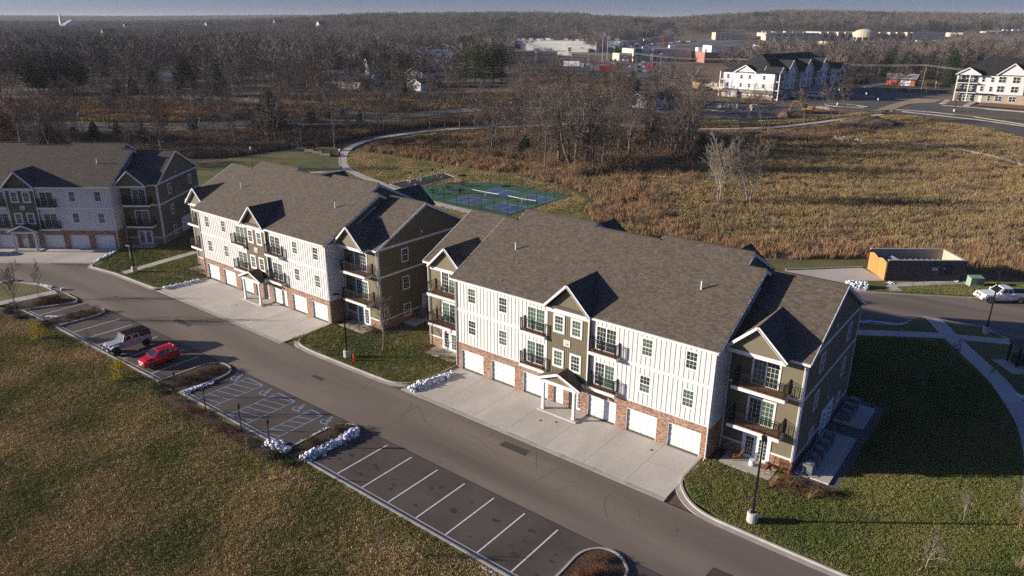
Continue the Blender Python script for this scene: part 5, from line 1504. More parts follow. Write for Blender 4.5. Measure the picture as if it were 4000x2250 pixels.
for q in (((-40.6, 49.2, .1), (-40.6, 49.2, 2.2)), ((-39.4, 49.2, .1), (-39.4, 49.2, 2.2)), ((-40.6, 49.2, 2.2), (-39.4, 49.2, 2.2)), ((-40.6, 49.2, 1.1), (-39.4, 49.2, 1.1))): m.beam(*q, .07, .07)
m.build('gate', M_post, r)
for x0, x1, lab in ((-49.2, -42.3, 'pickleball net of the court nearer the picnic tables'), (-40.1, -33.5, 'pickleball net of the court farther from the picnic tables')):
    r = empty('court_net', ((x0 + x1) / 2, 58.45, .13), 0, lab, 'net', 'pickleball nets')
    h_ = (x1 - x0) / 2
    for x in (-h_, 0, h_):
        m = MB(); m.tube((x, 0, 0), (x, 0, .92 if x else .86), .04, n=6); m.build('post', M_post if x else M_white, r)
    m = MB(); m.beam((-h_, 0, .92), (0, 0, .86), .05, .09); m.beam((0, 0, .86), (h_, 0, .92), .05, .09); m.build('band', M_trim, r)
    m = MB()
    for k in range(33): m.beam((-h_ + 2 * h_ * k / 32, 0, .1), (-h_ + 2 * h_ * k / 32, 0, .86), .012, .012)
    for k in range(7): m.beam((-h_, 0, .1 + k * .12), (h_, 0, .1 + k * .12), .012, .012)
    m.build('netting', M_net, r)
for x, y, a, lab in ((-55.2, 53.6, .2, 'dark picnic table, nearest of the three beside the courts'), (-55.3, 58.2, .2, 'dark picnic table, middle of the three beside the courts'), (-55.7, 63.0, .1, 'dark picnic table, farthest of the three beside the courts')):
    r = empty('picnic_table', (x, y, .12), a, lab, 'picnic table', 'picnic tables by the courts')
    m = MB(); m.lathe((0, 0, .72), [(.62, 0), (.64, .02), (.64, .05), (.6, .06)], 10); m.build('table_top', M_post, r)
    for k in range(4):
        t = k * H90 + .78; m = MB(); c, s = math.cos(t), math.sin(t); m.beam((c * .95 - s * .4, s * .95 + c * .4, .45), (c * .95 + s * .4, s * .95 - c * .4, .45), .3, .05); m.build('seat', M_post, r)
        m = MB(); m.beam((0, 0, .35), (c * .95, s * .95, .42), .06, .06); m.beam((c * .6, s * .6, 0), (c * .1, s * .1, .72), .05, .05); m.build('leg', M_post, r)
    if 'farthest' in lab:
        m = MB(); m.tube((0, 0, .75), (0, 0, 2.3), .03, n=6); m.lathe((0, 0, 2.15), [(1.1, 0), (.05, .3)], 8); m.build('parasol', M_post, r)
r = empty('litter_bin', (-51.5, 57.4, .12), 0, 'black litter bin at the corner of the court fence', 'bin')
m = MB(); m.lathe((0, 0, 0), [(.3, 0), (.34, .8), (.34, .84)], 10); m.build('body', M_post, r); m = MB(); m.lathe((0, 0, .84), [(.36, 0), (.2, .2)], 10); m.build('lid', M_post, r)
M_fgr = mat('fitness_green', (.03, .30, .10), rough=.5); M_fgy = mat('fitness_grey', (.32, .38, .36), rough=.5)
for k, (x, y, lab, c_) in enumerate(((-65.7, 57.8, 'grey outdoor exercise machine with a bench, nearest in the dark bed', M_fgy), (-65.2, 60.5, 'grey green outdoor exercise machine second in the dark bed', M_fgy), (-64.6, 63.2, 'bright green outdoor exercise machine, third in the dark bed', M_fgr), (-64.8, 66.6, 'green outdoor exercise machine at the far end of the dark bed', M_fgr))):
    r = empty('exercise_machine', (x, y, .15), .4 * k, lab, 'exercise machine', 'exercise machines in the dark bed')
    m = MB(); m.tube((0, 0, 0), (0, 0, 2.0), .09, n=8); m.build('post', c_, r)
    m = MB(); m.lathe((0, 0, 2.0), [(.05, 0), (.30, .12), (.30, .38), (.05, .5)], 10, axis='z'); m.build('sign_disc', M_post, r)
    m = MB(); m.tube((0, 0, .5), (-1.1, .2, .45), .05, n=6); m.tube((-1.1, .2, .45), (-1.1, .2, 0), .05, n=6); m.tube((0, 0, 1.2), (-.7, -.25, 1.35), .045, n=6); m.tube((-.3, -.35, .1), (-.3, .4, .1), .06, n=6); m.build('frame', c_, r)
    m = MB(); m.box(-1.35, 0, .45, -.75, .42, .52); m.build('seat', c_, r)
r = empty('drinking_fountain', (-60.9, 54.6, .12), 0, 'pale drinking fountain at the end of the dark bed', 'fountain')
m = MB(); m.lathe((0, 0, 0), [(.16, 0), (.14, .9), (.24, 1.0), (.24, 1.06)], 10); m.build('pedestal', M_fgy, r); m = MB(); m.tube((0, 0, .5), (.4, 0, .75), .08, n=6); m.build('bowl', M_fgy, r)
M_log = mat('planter_wood', (.20, .125, .075), (.14, .088, .055), scale=4, rough=.9); M_soil2 = mat('planter_soil', (.05, .035, .025), rough=.95)
for k in range(8):
    x = -111.0 + 1.62 * k; y = 64.2 - .02 * k + (1.4 if k % 2 else 0)
    r = empty('raised_planter', (x, y, hz(x, y) + .1), .5, f'{("first", "second", "third", "fourth", "fifth", "sixth", "seventh", "eighth")[k]} raised wooden planter counted from the far end of the row', 'planter', 'raised planters by the curved path')
    m = MB(); m.box(-1.2, -.5, 0, 1.2, .5, .75); m.build('box', M_log, r); m = MB(); m.box(-1.1, -.42, .75, 1.1, .42, .80); m.build('soil', M_soil2, r)
    for z in (.15, .4, .62):
        m = MB(); m.box(1.2, -.48, z, 1.24, .48, z + .16); m.box(-1.18, -.54, z, 1.18, -.501, z + .16); m.build('board', M_log if k % 2 else M_block, r)
r = empty('wooden_bench', (-103.3, 70.0, hz(-103, 70) + .1), 1.0, 'wooden bench beside the bend of the path', 'bench')
m = MB(); m.box(-.8, -.25, .42, .8, .25, .48); m.build('seat', M_log, r); m = MB(); m.box(-.8, .22, .55, .8, .27, .95); m.build('backrest', M_log, r)
for x in (-.65, .65):
    m = MB(); m.box(x - .05, -.2, 0, x + .05, .25, .95 if False else .42); m.build('leg', M_log, r)
def globe_lamp(x, y, lab, h=3.9):
    r = empty('garden_lamp', (x, y, hz(x, y)), 0, lab, 'lamp post', 'globe lamps')
    m = MB(); m.lathe((0, 0, 0), [(.16, 0), (.14, .5), (.06, .6), (.05, h)], 8); m.build('pole', M_post, r)
    m = MB(); m.lathe((0, 0, h), [(.08, 0), (.24, .18), (.26, .36), (.16, .56), (.04, .66)], 10); m.build('globe', M_trim, r)
for (x, y), lab in zip([(-106.57, 47.13), (-89.15, 58.66), (-177.07, 39.60), (-9.26, 203.82), (-24.05, 215.69), (-14.93, 213.01), (-20.64, 270.45)], ('globe lamp behind the ridge of the block numbered 400', 'globe lamp at the bend of the path', 'globe lamp on the back road verge', 'white headed lamp at the path end by the far car park', 'slim lamp on the far planted island', 'short lamp by the far parked cars', 'slim lamp at the far street corner')): globe_lamp(x, y, lab)
for (x, y), lab, c_ in zip([(-58.22, 79.72), (10.14, 185.09), (-22.08, 182.32), (-18.66, 176.00), (-5.61, 200.23)], ('small white notice on a post at the meadow edge', 'small white notice in the pale gravel apron', 'red round stop sign beside the digger', 'short marker post beside the far path', 'black box on a post at the end of the far path'), (M_trim, M_trim, M_red, M_post, M_post)):
    r = empty('notice_post', (x, y, hz(x, y)), .6, lab, 'sign'); h_ = 3.2 if c_ is M_red else 1.7
    m = MB(); m.tube((0, 0, 0), (0, 0, h_), .05, n=6); m.build('post', M_post, r)
    m = MB()
    if c_ is M_red: m.lathe((0, -.05, h_), [(.48, 0), (.48, .04)], 8, axis='y')
    else: m.box(-.25, -.06, h_ - .4, .25, -.02, h_ + .2)
    m.build('sign_plate', c_, r)
    if c_ is M_red: m = MB(); m.box(-.3, -.056, h_ - .08, .3, -.051, h_ + .08); m.build('sign_bar', M_trim, r)

# ------------------------------------------------------------------ far apartment blocks
M_froof = mat('charcoal_shingles', (.028, .028, .031), (.018, .018, .02), scale=.8, rough=.9)
M_fwhite = mat('far_white_siding', (.60, .60, .60), rough=.7)
M_fgrey = mat('far_grey_siding', (.15, .14, .125), rough=.75)
M_ftan = mat('far_tan_brick', (.40, .31, .23), (.33, .25, .19), scale=2, rough=.9)
M_fgb = mat('far_grey_brick', (.26, .23, .21), (.21, .19, .17), scale=2, rough=.9)
def fwin(parent, face, u, z, w=.9, h=1.4, d=0.0, bars=True, fr=M_trim):
    """small window on the front (y = d, outwards -y) or side (x = d, outwards +x)"""
    Q = (lambda p: (p[0], d + p[1], p[2])) if face == 'f' else (lambda p: (d - p[1], p[0], p[2]))
    m = MB(Q); f = .12
    m.box(u - w / 2 - f, -.07, z - f, u - w / 2, .02, z + h + f); m.box(u + w / 2, -.07, z - f, u + w / 2 + f, .02, z + h + f)
    m.box(u - w / 2, -.07, z + h, u + w / 2, .02, z + h + f); m.box(u - w / 2, -.07, z - f, u + w / 2, .02, z)
    if bars: m.box(u - w / 2, -.06, z + h * .48, u + w / 2, .02, z + h * .54)
    if w > 1.2: m.box(u - .05, -.065, z, u + .05, .02, z + h)
    o = m.build('window', fr, parent)
    m = MB(Q); m.box(u - w / 2, -.03, z, u + w / 2, .02, z + h); m.build('pane', M_glass, o)
    return o
def froof(parent, x0, y0, x1, y1, ze, zr_, axis='y', ov=.5, m=None, hip=0.0, name='roof', wallm=None):
    x0 -= ov; x1 += ov; y0 -= ov; y1 += ov
    mb = MB()
    if axis == 'y':
        xm = (x0 + x1) / 2; a, b = (xm, y0 + hip, zr_), (xm, y1 - hip, zr_)
        fs = [[(x0, y0, ze), a, b, (x0, y1, ze)], [(x1, y0, ze), (x1, y1, ze), b, a]]; ends = [[(x0, y0, ze), (x1, y0, ze), a], [(x0, y1, ze), b, (x1, y1, ze)]]
    else:
        ym = (y0 + y1) / 2; a, b = (x0 + hip, ym, zr_), (x1 - hip, ym, zr_)
        fs = [[(x0, y0, ze), (x1, y0, ze), b, a], [(x0, y1, ze), a, b, (x1, y1, ze)]]; ends = [[(x0, y0, ze), a, (x0, y1, ze)], [(x1, y0, ze), (x1, y1, ze), b]]
    for f in fs: mb.prism(f, (0, 0, -.2))
    if hip:
        for f in ends: mb.prism(f, (0, 0, -.2))
    o = mb.build(name, m or M_froof, parent)
    if not hip:
        w_ = MB()
        for f in ends:
            if axis == 'y': w_.prism([(p[0], p[1] + (ov if p[1] < (y0 + y1) / 2 else -ov), p[2] - .22) for p in f], (0, .05, 0))
            else: w_.prism([(p[0] + (ov if p[0] < (x0 + x1) / 2 else -ov), p[1], p[2] - .22) for p in f], (.05, 0, 0))
        w_.build('gable_wall', wallm or M_fwhite, parent)
        t = MB()
        for f in ends:
            ap = a if a in f else b
            for q in f:
                if q != ap: t.beam((q[0], q[1], q[2] - .1), (ap[0], ap[1], ap[2] - .1), .12, .3)
        t.build('rake_board', M_trim, parent)
    return o
zA = 8.0
A = empty('apartment_building', (-62.3, 209.8, zA), math.radians(-6.0), 'far white apartment block with four gables along its shaded side', 'apartment building', 'far white apartment blocks')
def fbox(parent, name, m, *b): mb = MB(); mb.box(*b); return mb.build(name, m, parent)
fbox(A, 'wall', M_fwhite, 0, 0, 2.9, 19, 57, 8.6)
fbox(A, 'lower_wall', M_fgrey, -.02, -.02, 1.0, 19.02, 57, 2.9); fbox(A, 'brick_base', M_ftan, -.06, -.06, -.5, 19.06, 57, 1.0)
fbox(A, 'side_base', M_fgb, 19.03, 3.6, -.5, 19.1, 53, 2.75)
for z in (2.8, 1.0): fbox(A, 'band_board', M_trim, -.1, -.1, z, 19.1, -.05, z + .2)
froof(A, 0, 0, 19, 57, 8.6, 14.3, 'y', hip=9.0)
froof(A, 4.6, -.4, 12.2, 6, 8.5, 10.9, 'y', ov=.4)
for y in (11.7, 25.6, 39.2): froof(A, 9, y - 3.6, 19.6, y + 3.6, 8.5, 12.6, 'x', ov=.35); fbox(A, 'bay_wall', M_fwhite, 19.0, y - 3.4, 2.9, 19.5, y + 3.4, 8.5)
for y in (.4, 53.2):
    froof(A, 15, y - .2, 20.6, y + 3.6, 8.5, 10.6, 'x', ov=.3)
    for zf in (.0, 2.9, 5.8): fbox(A, 'balcony', M_trim, 19.0, y, zf - .15, 20.7, y + 3.4, zf + .1); fbox(A, 'railing', M_rail, 20.6, y, zf + .1, 20.64, y + 3.4, zf + 1.1)
    for yy in (y + .1, y + 3.3): fbox(A, 'column', M_trim, 20.45, yy - .12, -.3, 20.7, yy + .12, 8.5)
fbox(A, 'column', M_trim, -1.5, 3.2, -.3, -1.25, 3.45, 8.5); fbox(A, 'column', M_trim, -1.5, .1, -.3, -1.25, .35, 8.5); fbox(A, 'balcony', M_trim, -1.5, .1, 2.7, 0, 3.4, 3.0); fbox(A, 'balcony', M_trim, -1.5, .1, 5.6, 0, 3.4, 5.9)
for u in (1.8, 6.9, 10.0, 15.3):
    for z in (6.3, 3.5): fwin(A, 'f', u, z, .8, 1.3, 0.0)
    fwin(A, 'f', u, .7, .8, 1.3, -.03)
fbox(A, 'entrance', M_grey, 3.0, -1.3, 0, 6.4, -.06, 2.2)
for k, y in enumerate((2.2, 5.8, 9.4, 13.3, 16.5, 19, 23.2, 26.7, 30.3, 33.6, 37.1, 41, 43.7, 47.1, 50.3)):
    for z in (6.0, 3.2):
        if k % 3 == 1: fwin(A, 's', y, z, 1.5, 2.0, 19.55 if abs((y - 11.7) % 13.8 - 0) < 3 or 8 < y < 43 else 19.02)
        else: fwin(A, 's', y, z + .4, .9, 1.4, 19.52 if 8.2 < y < 42.7 else 19.02)
    fwin(A, 's', y, .6, .9, 1.4, 19.12)
for y in (18.6, 32.4, 46.2):
    for z in (5.8, 3.0): fbox(A, 'dark_panel', M_fgrey, 19.0, y - 2.2, z, 19.06, y + 2.2, z + 2.5); fbox(A, 'railing', M_rail, 19.3, y - 1.2, z, 19.34, y + 1.2, z + 1.1)
B = empty('apartment_building', (5.2, 247.0, 7.7), math.radians(4), 'far white apartment block cut by the right edge of the picture', 'apartment building', 'far white apartment blocks')
fbox(B, 'wall', M_fwhite, 0, 0, 2.8, 62, 18, 9.0); fbox(B, 'brick_base', M_ftan, -.05, -.05, -.5, 62, 18, 2.8)
froof(B, 0, 0, 62, 18, 9.0, 14.2, 'x', hip=8)
froof(B, -.2, -1.6, 6.4, 7, 9.0, 11.2, 'y', ov=.4); froof(B, 11.4, -.4, 19.6, 8, 9.0, 12.8, 'y', ov=.4); fbox(B, 'bay_wall', M_fwhite, 11.6, -.35, 2.8, 19.4, 0, 9.0)
for zf in (0, 3.1, 6.2):
    fbox(B, 'balcony', M_trim, 0, -1.5, zf - .12, 6.2, 0, zf + .12); fbox(B, 'dark_panel', M_fgrey, .3, -.08, zf + .15, 5.9, -.051, zf + 2.8)
    if zf: fbox(B, 'railing', M_rail, 0, -1.5, zf + .12, 4.0, -1.46, zf + 1.1)
    for u, w in ((1.6, .9), (3.4, 1.6), (5.2, .9)): fwin(B, 'f', u, zf + .5, w, 1.7, -.09)
for x in (.1, 3.7): fbox(B, 'column', M_trim, x - .14, -1.55, -.4, x + .14, -1.3, 8.9)
for u, w in ((7.6, .8), (10.2, .8), (12.9, 1.9), (16.8, 1.9), (21.5, 1.0), (25, 1.9), (30, .9)):
    for z in (3.7, 6.7): fwin(B, 'f', u, z, w, 1.5 if w < 1.2 else 1.8, -.36 if 11.4 < u < 19.6 else 0.0)
    if u > 8: fwin(B, 'f', u, .7, w, 1.5, -.06 if not 11.4 < u < 19.6 else -.06)
fbox(B, 'porch_roof', M_froof, 6.6, -1.2, 2.75, 11.2, 0, 2.95); fbox(B, 'door', M_trim, 7.2, -.12, 0, 8.2, -.05, 2.2)

# ------------------------------------------------------------------ houses and town buildings
def house(label, x, y, w, d, h, rise, rz, wm, rm, wins=(), axis='x', cat='house', name='house', side=(), chim=None, z=None, group=None):
    r = empty(name, (x, y, hz(x, y) if z is None else z), math.radians(rz), label, cat, group)
    fbox(r, 'wall', wm, 0, 0, -1.5, w, d, h)
    froof(r, 0, 0, w, d, h, h + rise, axis, ov=.5, m=rm, wallm=wm)
    for u, zz, ww, hh in wins: fwin(r, 'f', u, zz, ww, hh, 0.0)
    for u, zz, ww, hh in side: fwin(r, 's', u, zz, ww, hh, w)
    if chim: fbox(r, 'chimney', M_brick, chim[0] - .4, chim[1] - .4, h, chim[0] + .4, chim[1] + .4, h + rise + 1)
    return r
def col(n, c): return mat(n, c, tuple(v * .85 for v in c), scale=.6, rough=.8)
Mg, Mt, Mb, Mr = col('grey_brown_siding', (.24, .21, .18)), col('cream_siding', (.62, .52, .40)), col('brown_shingles', (.10, .075, .058)), col('dark_shingles', (.045, .045, .05))
hs = house('small brown gabled lodge with white garage doors on its shaded side', -73.9, 164.2, 6.9, 17, 2.6, 1.9, -12, Mg, Mr, [(1.6, .5, .9, 1.4), (5.2, .5, .9, 1.4)], 'y', name='lodge', side=[(12.5, .6, .9, 1.3), (15, .6, .9, 1.3)])
for y in (2.5, 6.5): fbox(hs, 'garage_door', M_trim, 6.85, y - 1.5, 0, 7.02, y + 1.5, 2.2)
house('brown roofed house behind the far white block', -86, 236, 15, 17, 2.9, 5.2, 0, col('ochre_wall', (.40, .31, .19)), Mb, [(9, .9, .9, 1.4), (11, .9, .9, 1.4), (13, .9, .9, 1.4)], 'x')
rh = house('red brick garage with a white door behind the broad bare tree', -28.5, 305, 11, 8, 2.9, 1.9, 2, col('red_wall', (.42, .12, .07)), M_cap, [], 'x', cat='garage', name='garage')
fbox(rh, 'garage_door', M_trim, 5.5, -.1, 0, 9.3, 0, 2.3); fbox(rh, 'carport_roof', Mb, 11.4, 0, 2.4, 19, 6, 2.7); fbox(rh, 'post', M_trim, 18.6, .1, 0, 18.9, .4, 2.4)
house('long low house with cream gable among the bare trees on the left', -205, 147, 7, 26, 3.0, 2.2, -78, Mt, Mr, [(2, .9, 1, 1.3)], 'y', side=[(20, .8, 1.2, 1.3), (23, .8, 1.2, 1.3)])
house('white two storey gabled house with a shaded side', -176, 164, 7.5, 9, 5.4, 2.4, 10, col('white_house', (.70, .70, .70)), Mr, [(2.2, 3.3, 1.6, 1.4), (5, 3.3, .8, 1.4), (3, .9, 1.2, 1.4)], 'y')
house('white lean-to cottage below the two storey white house', -163, 153, 5, 6, 2.6, 1.6, 10, col('white_house', (.70, .70, .70)), Mr, [(2.5, .8, .9, 1.2)], 'y')
house('flat roofed pale bungalow behind the long low house', -240, 172, 13, 8, 2.6, .9, 10, Mt, col('pale_roof', (.34, .32, .30)), [(3, .9, 2, 1.2), (8, .9, 2, 1.2)])
house('tall narrow cream gable half hidden by a bare tree', -231, 190, 5, 8, 5.5, 3, -20, Mt, Mr, [(2.5, 3.4, .9, 1.3)], 'y')
house('pale bungalow at the foot of the hill wood', -251, 236, 10, 6, 2.6, 1.4, 12, Mt, Mr, [(3, .8, 1.2, 1.2), (7, .8, 1.2, 1.2)])
Mblu = col('blue_metal_roof', (.10, .15, .27)); Mwh = col('pale_store_wall', (.68, .67, .64)); Mred = col('red_brick_wall', (.33, .155, .11)); Myel = col('yellow_stone', (.52, .45, .345)); Msha = col('store_roof', (.33, .34, .36))
bl = house('long building with blue metal roofs behind the grove', -316, 306, 46, 22, 4.0, 4.2, 33, col('grey_wall', (.30, .31, .33)), Mblu, [(34, .8, 3, 2.2), (42, .8, 3, 2.2)], name='long_building', cat='building')
for u in (30, 38): froof(bl, u, -3, u + 7, 6, 3.6, 6, 'y', m=Mblu)
house('white gabled cottage standing alone at the wood edge', -498, 470, 10, 10, 3.6, 3, -10, Mwh, Mr, [(4, .9, 1, 1.4)], 'y')
house('white gable on the wooded slope', -610, 520, 9, 10, 3.6, 3, -10, Mwh, Mr, [(4, .9, 1, 1.4)], 'y')
ch = house('white church with a thin steeple far off in the wood', -1712, 640, 34, 30, 9, 10, -8, Mwh, col('church_roof', (.25, .27, .31)), [(8, 2, 2, 4), (20, 2, 2, 4)], name='church', cat='church', z=20)
m = MB(); m.box(-8, 0, 0, -2, 6, 18); m.loft([[(-8, 0, 18), (-2, 0, 18), (-2, 6, 18), (-8, 6, 18)], [(-5.1, 2.9, 36), (-4.9, 2.9, 36), (-4.9, 3.1, 36), (-5.1, 3.1, 36)]]); m.build('steeple', Mwh, ch)
house('pale flat house right of the church far off', -1520, 800, 60, 20, 8, 5, -5, Mwh, Mr, [(10, 2, 4, 3), (40, 2, 4, 3)], z=19)
for k, (px, py, lab) in enumerate(((-1390, 620, 'tiny white house left of the far clearing'), (-1250, 700, 'tiny white house below the far flat house'), (-1130, 760, 'tiny white house on the far slope'), (-820, 330, 'tiny white house low among the bare trees'), (-930, 700, 'tiny pale gable in the middle of the far wood'))):
    house(lab, px, py, 14, 12, 9, 6, -12, Mwh, Mr, [(4, 2, 2, 3)], 'y', z=hz(px, py) + 3)

def flatb(label, x, y, rz, boxes, cat='building', name='commercial_building', wins=(), units=0, seed=1, z=None):
    """flat roofed building made of blocks (x0,y0,x1,y1,h,wall material); each block gets a parapet roof"""
    r = empty(name, (x, y, hz(x, y) if z is None else z), math.radians(rz), label, cat)
    q = random.Random(seed)
    for b in boxes:
        x0, y0, x1, y1, h, m_ = b[:6]; zb = b[6] if len(b) > 6 else -2
        fbox(r, 'wall', m_, x0, y0, zb, x1, y1, h)
        fbox(r, 'roof', Msha, x0 + .4, y0 + .4, h + .003, x1 - .4, y1 - .4, h + .1)
        fbox(r, 'parapet', M_trim if m_ is not Mred else M_cap, x0 - .1, y0 - .1, h - .5, x1 + .1, y0 + .25, h + .35)
    b = boxes[0]
    for k in range(units):
        ux, uy, s = q.uniform(b[0] + 3, b[2] - 6), q.uniform(b[1] + 3, b[3] - 5), q.uniform(1.4, 3.2)
        o = fbox(r, 'roof_unit', M_grey if k % 2 else M_trim, ux, uy, b[4] + .1, ux + s * 1.6, uy + s, b[4] + .1 + s * .7)
    for f, u, z_, w, h, d in wins: fwin(r, f, u, z_, w, h, d)
    return r
flatb('long white warehouse with rooftop units behind the pine grove', -452, 562, 22, [(0, 0, 125, 70, 8.8, Mwh), (75, -24, 106, 0, 6.2, Mwh), (30, -4, 72, 0, 6.5, Mwh), (84, -38, 100, -24, 3.0, Mwh)], name='warehouse', cat='warehouse', units=26, seed=3, wins=[('f', 80, .3, 4, 3.4, -24.1), ('f', 92, .3, 4, 3.4, -24.1), ('f', 10, 2, 5, 3, -.1), ('f', 20, 2, 5, 3, -.1)])
M_teal = col('teal_glass', (.03, .17, .13))
yb = flatb('yellow stone building with a green glass corner above the car park', -218, 424, 48, [(0, 0, 42, 26, 8.4, Myel), (-9, 4, 4, 20, 5.2, Myel), (12, -3, 24, 0, 4.8, Myel)], wins=[('f', 15, 5.2, 2, 2, -.1), ('f', 19, 5.2, 2, 2, -.1), ('f', 27, 1, 2, 2, -.1), ('f', 33, 1, 2, 2, -.1), ('f', 15, 1, 2, 2.4, -3.1), ('f', 20, 1, 2, 2.4, -3.1)], seed=4, units=3)
fbox(yb, 'glass_corner', M_teal, 1.0, -.6, 4.0, 5.5, 3, 8.8); fbox(yb, 'awning', M_teal, -6, -1.5, 3, 2, 2, 3.4)
rb_ = flatb('red brick building with pale upper blocks behind the bare tree', -172, 440, 42, [(0, 0, 44, 30, 6.6, Mred), (6, 5, 30, 24, 11.0, Mwh, 6.6), (38, -5, 52, 20, 6.2, Mred)], wins=[('f', u, 1.6, 3, 3, -.1) for u in (4, 11, 18, 25)] + [('f', 45, 1.5, 4, 2.6, -5.1)], seed=5, units=4)
m = MB(); m.lathe((34, -2, -1), [(3, 0), (3, 8.2), (3.3, 8.2), (3.3, 9)], 14); m.build('glass_turret', M_teal, rb_)
flatb('white flat shed behind the red brick building', -128, 505, 36, [(0, 0, 38, 20, 7.5, Mwh)], seed=6, units=2); flatb('low red brick hall right of the white shed', -92, 482, 36, [(0, 0, 44, 20, 4.5, Mred)], wins=[('f', u, 1, 4, 2.2, -.1) for u in (6, 14, 22, 30)], seed=7)
flatb('long low store with white fascia at the foot of the hill', -226, 690, 30, [(0, 0, 150, 40, 6.0, Mwh)], units=8, seed=8); flatb('pale low store left of the long low one', -245, 590, 30, [(0, 0, 60, 26, 5.5, Mwh)], units=4, seed=9)
flatb('long tan building with a strip of small windows below the campus', -205, 862, 40, [(0, 0, 190, 40, 7.6, Myel)], wins=[('f', 10 + 9 * k, 4.6, 5, 1.6, -.1) for k in range(19)], seed=10, units=8)
cp = flatb('broad tan campus with a domed rotunda below the wooded ridge', -318, 960, 38, [(0, 0, 70, 40, 11, Myel), (74, 12, 190, 60, 12.5, Myel), (196, 4, 240, 50, 12, Myel), (262, 2, 330, 46, 12, Myel)], units=10, seed=11,
           wins=[('f', 8 + 9 * k, z_, 6, 2, -.1) for k in range(7) for z_ in (3, 7)] + [('f', 268 + 8 * k, z_, 5, 1.8, 1.9) for k in range(8) for z_ in (2.5, 6, 9)], z=13)
for k in range(11): fbox(cp, 'pier', Myel, 74 + 11.5 * k, 4 + (k % 2) * 4, -4, 78 + 11.5 * k, 14, 12.4)
for k in range(10): fbox(cp, 'glazing', M_glass, 78.2 + 11.5 * k, 11.2, -2, 85.3 + 11.5 * k, 11.9, 9.5)
m = MB(); m.lathe((132, 4, 6), [(15, 0), (15, 6.5), (12.5, 6.6), (11, 8.2), (7, 9.8), (1, 10.6)], 24); m.build('rotunda_dome', Myel, cp)
for k in range(7):
    a = math.pi + math.pi * k / 6; m = MB(); m.lathe((132 + 14 * math.cos(a), 4 + 14 * math.sin(a), -5), [(.9, 0), (.9, 11)], 8); m.build('column', Myel, cp)
flatb('pale campus wing with a porch at the far right edge', -72, 1140, 40, [(0, 0, 60, 30, 10.5, Myel), (-22, -4, 0, 10, 10, Myel, 8), (70, 6, 150, 40, 9, Myel)], seed=12, units=6, z=17)
flatb('pale campus block with green glass at the left of the campus', -378, 935, 38, [(0, 0, 22, 20, 12, Myel), (24, 4, 50, 24, 10.5, Myel)], seed=13, wins=[('f', 4 + 6 * k, z_, 4, 2, -.1) for k in range(3) for z_ in (2, 5.5, 9)], z=12)

# ------------------------------------------------------------------ utility poles and wires
M_wood = mat('pole_wood', (.20, .16, .12), (.15, .12, .09), scale=1.5, rough=.9); M_wire = mat('sunlit_wire', (.45, .42, .38), rough=.5)
PO = [(-330, 350, 11.0), (-286, 318, 11.0), (-190, 290, 11.0), (-137.6, 282.3, 11.0), (-80, 268, 10.6), (-7.2, 259.7, 10.8), (60, 250, 10.8)]
for i, (x, y, h) in enumerate(PO):
    r = empty('utility_pole', (x, y, hz(x, y)), 0.25, ('utility pole hidden far left of the grove', 'utility pole above the blue roofs', 'utility pole left in front of the car park', 'utility pole right in front of the car park', 'utility pole behind the far white block', 'leaning utility pole in the open between the far white blocks', 'utility pole beyond the right edge')[i], 'utility pole', 'utility poles along the far road')
    m = MB(); m.tube((0, 0, -.5), (.25 if i == 5 else 0, 0, h), .17, .11, n=7); m.build('pole', M_wood, r)
    m = MB(); m.box(-1.1, -.06, h - .5, 1.1, .06, h - .36); m.build('crossarm', M_wood, r)
for i in range(len(PO) - 1):
    m = MB(); a, b = PO[i], PO[i + 1]
    for off, dz, sag in ((-.9, -.3, 1.1), (0, .02, 1.0), (.9, -.3, 1.2)):
        pts = []
        for k in range(13):
            t = k / 12; pts.append((a[0] + (b[0] - a[0]) * t, a[1] + (b[1] - a[1]) * t + off, (hz(a[0], a[1]) + a[2]) * (1 - t) + (hz(b[0], b[1]) + b[2]) * t + dz - sag * 4 * t * (1 - t)))
        for p, q in zip(pts, pts[1:]): m.tube(p, q, .035, n=3, caps=False)
    tag(m.build('power_line', M_wire), ('span of wires far left beyond the grove', 'span of wires running over the blue roofs to the car park', 'span of wires in front of the far car park', 'span of wires passing the tallest thicket tree', 'span of wires behind the far white block gables', 'span of wires from the leaning pole to the right edge block')[i], 'power line', 'power line spans')

# ------------------------------------------------------------------ building site, parked cars, lorries
M_exo = mat('digger_orange', (.20, .085, .04), rough=.5); M_exy = mat('digger_yellow', (.26, .17, .05), rough=.5)
ex, ey = -26.2, 189.8
r = empty('excavator', (ex, ey, hz(ex, ey) + .2), math.radians(188), 'yellow and orange tracked excavator digging beside a soil heap', 'excavator')
for s in (-1.1, 1.1):
    m = MB(); m.loft([[(x, s - .28, z) for x, z in ((-1.7, .1), (1.7, .1), (2.0, .45), (1.7, .8), (-1.7, .8), (-2.0, .45))], [(x, s + .28, z) for x, z in ((-1.7, .1), (1.7, .1), (2.0, .45), (1.7, .8), (-1.7, .8), (-2.0, .45))]]); m.build('track', M_blk, r)
m = MB(); m.box(-2.3, -1.2, .95, 1.3, 1.2, 1.55); m.box(-2.3, -1.2, 1.55, -.4, 1.2, 2.2); m.build('upper_body', M_exy, r)
m = MB(); m.loft([[(-.3, .1, 1.55), (1.3, .1, 1.55), (1.3, 1.15, 1.55), (-.3, 1.15, 1.55)], [(-.2, .15, 2.9), (.9, .15, 2.9), (.9, 1.1, 2.9), (-.2, 1.1, 2.9)]]); cb = m.build('cab', M_cglass, r)
m = MB(); m.box(-.25, .1, 2.9, 1.0, 1.15, 3.0); m.build('cab_roof', M_exy, cb)
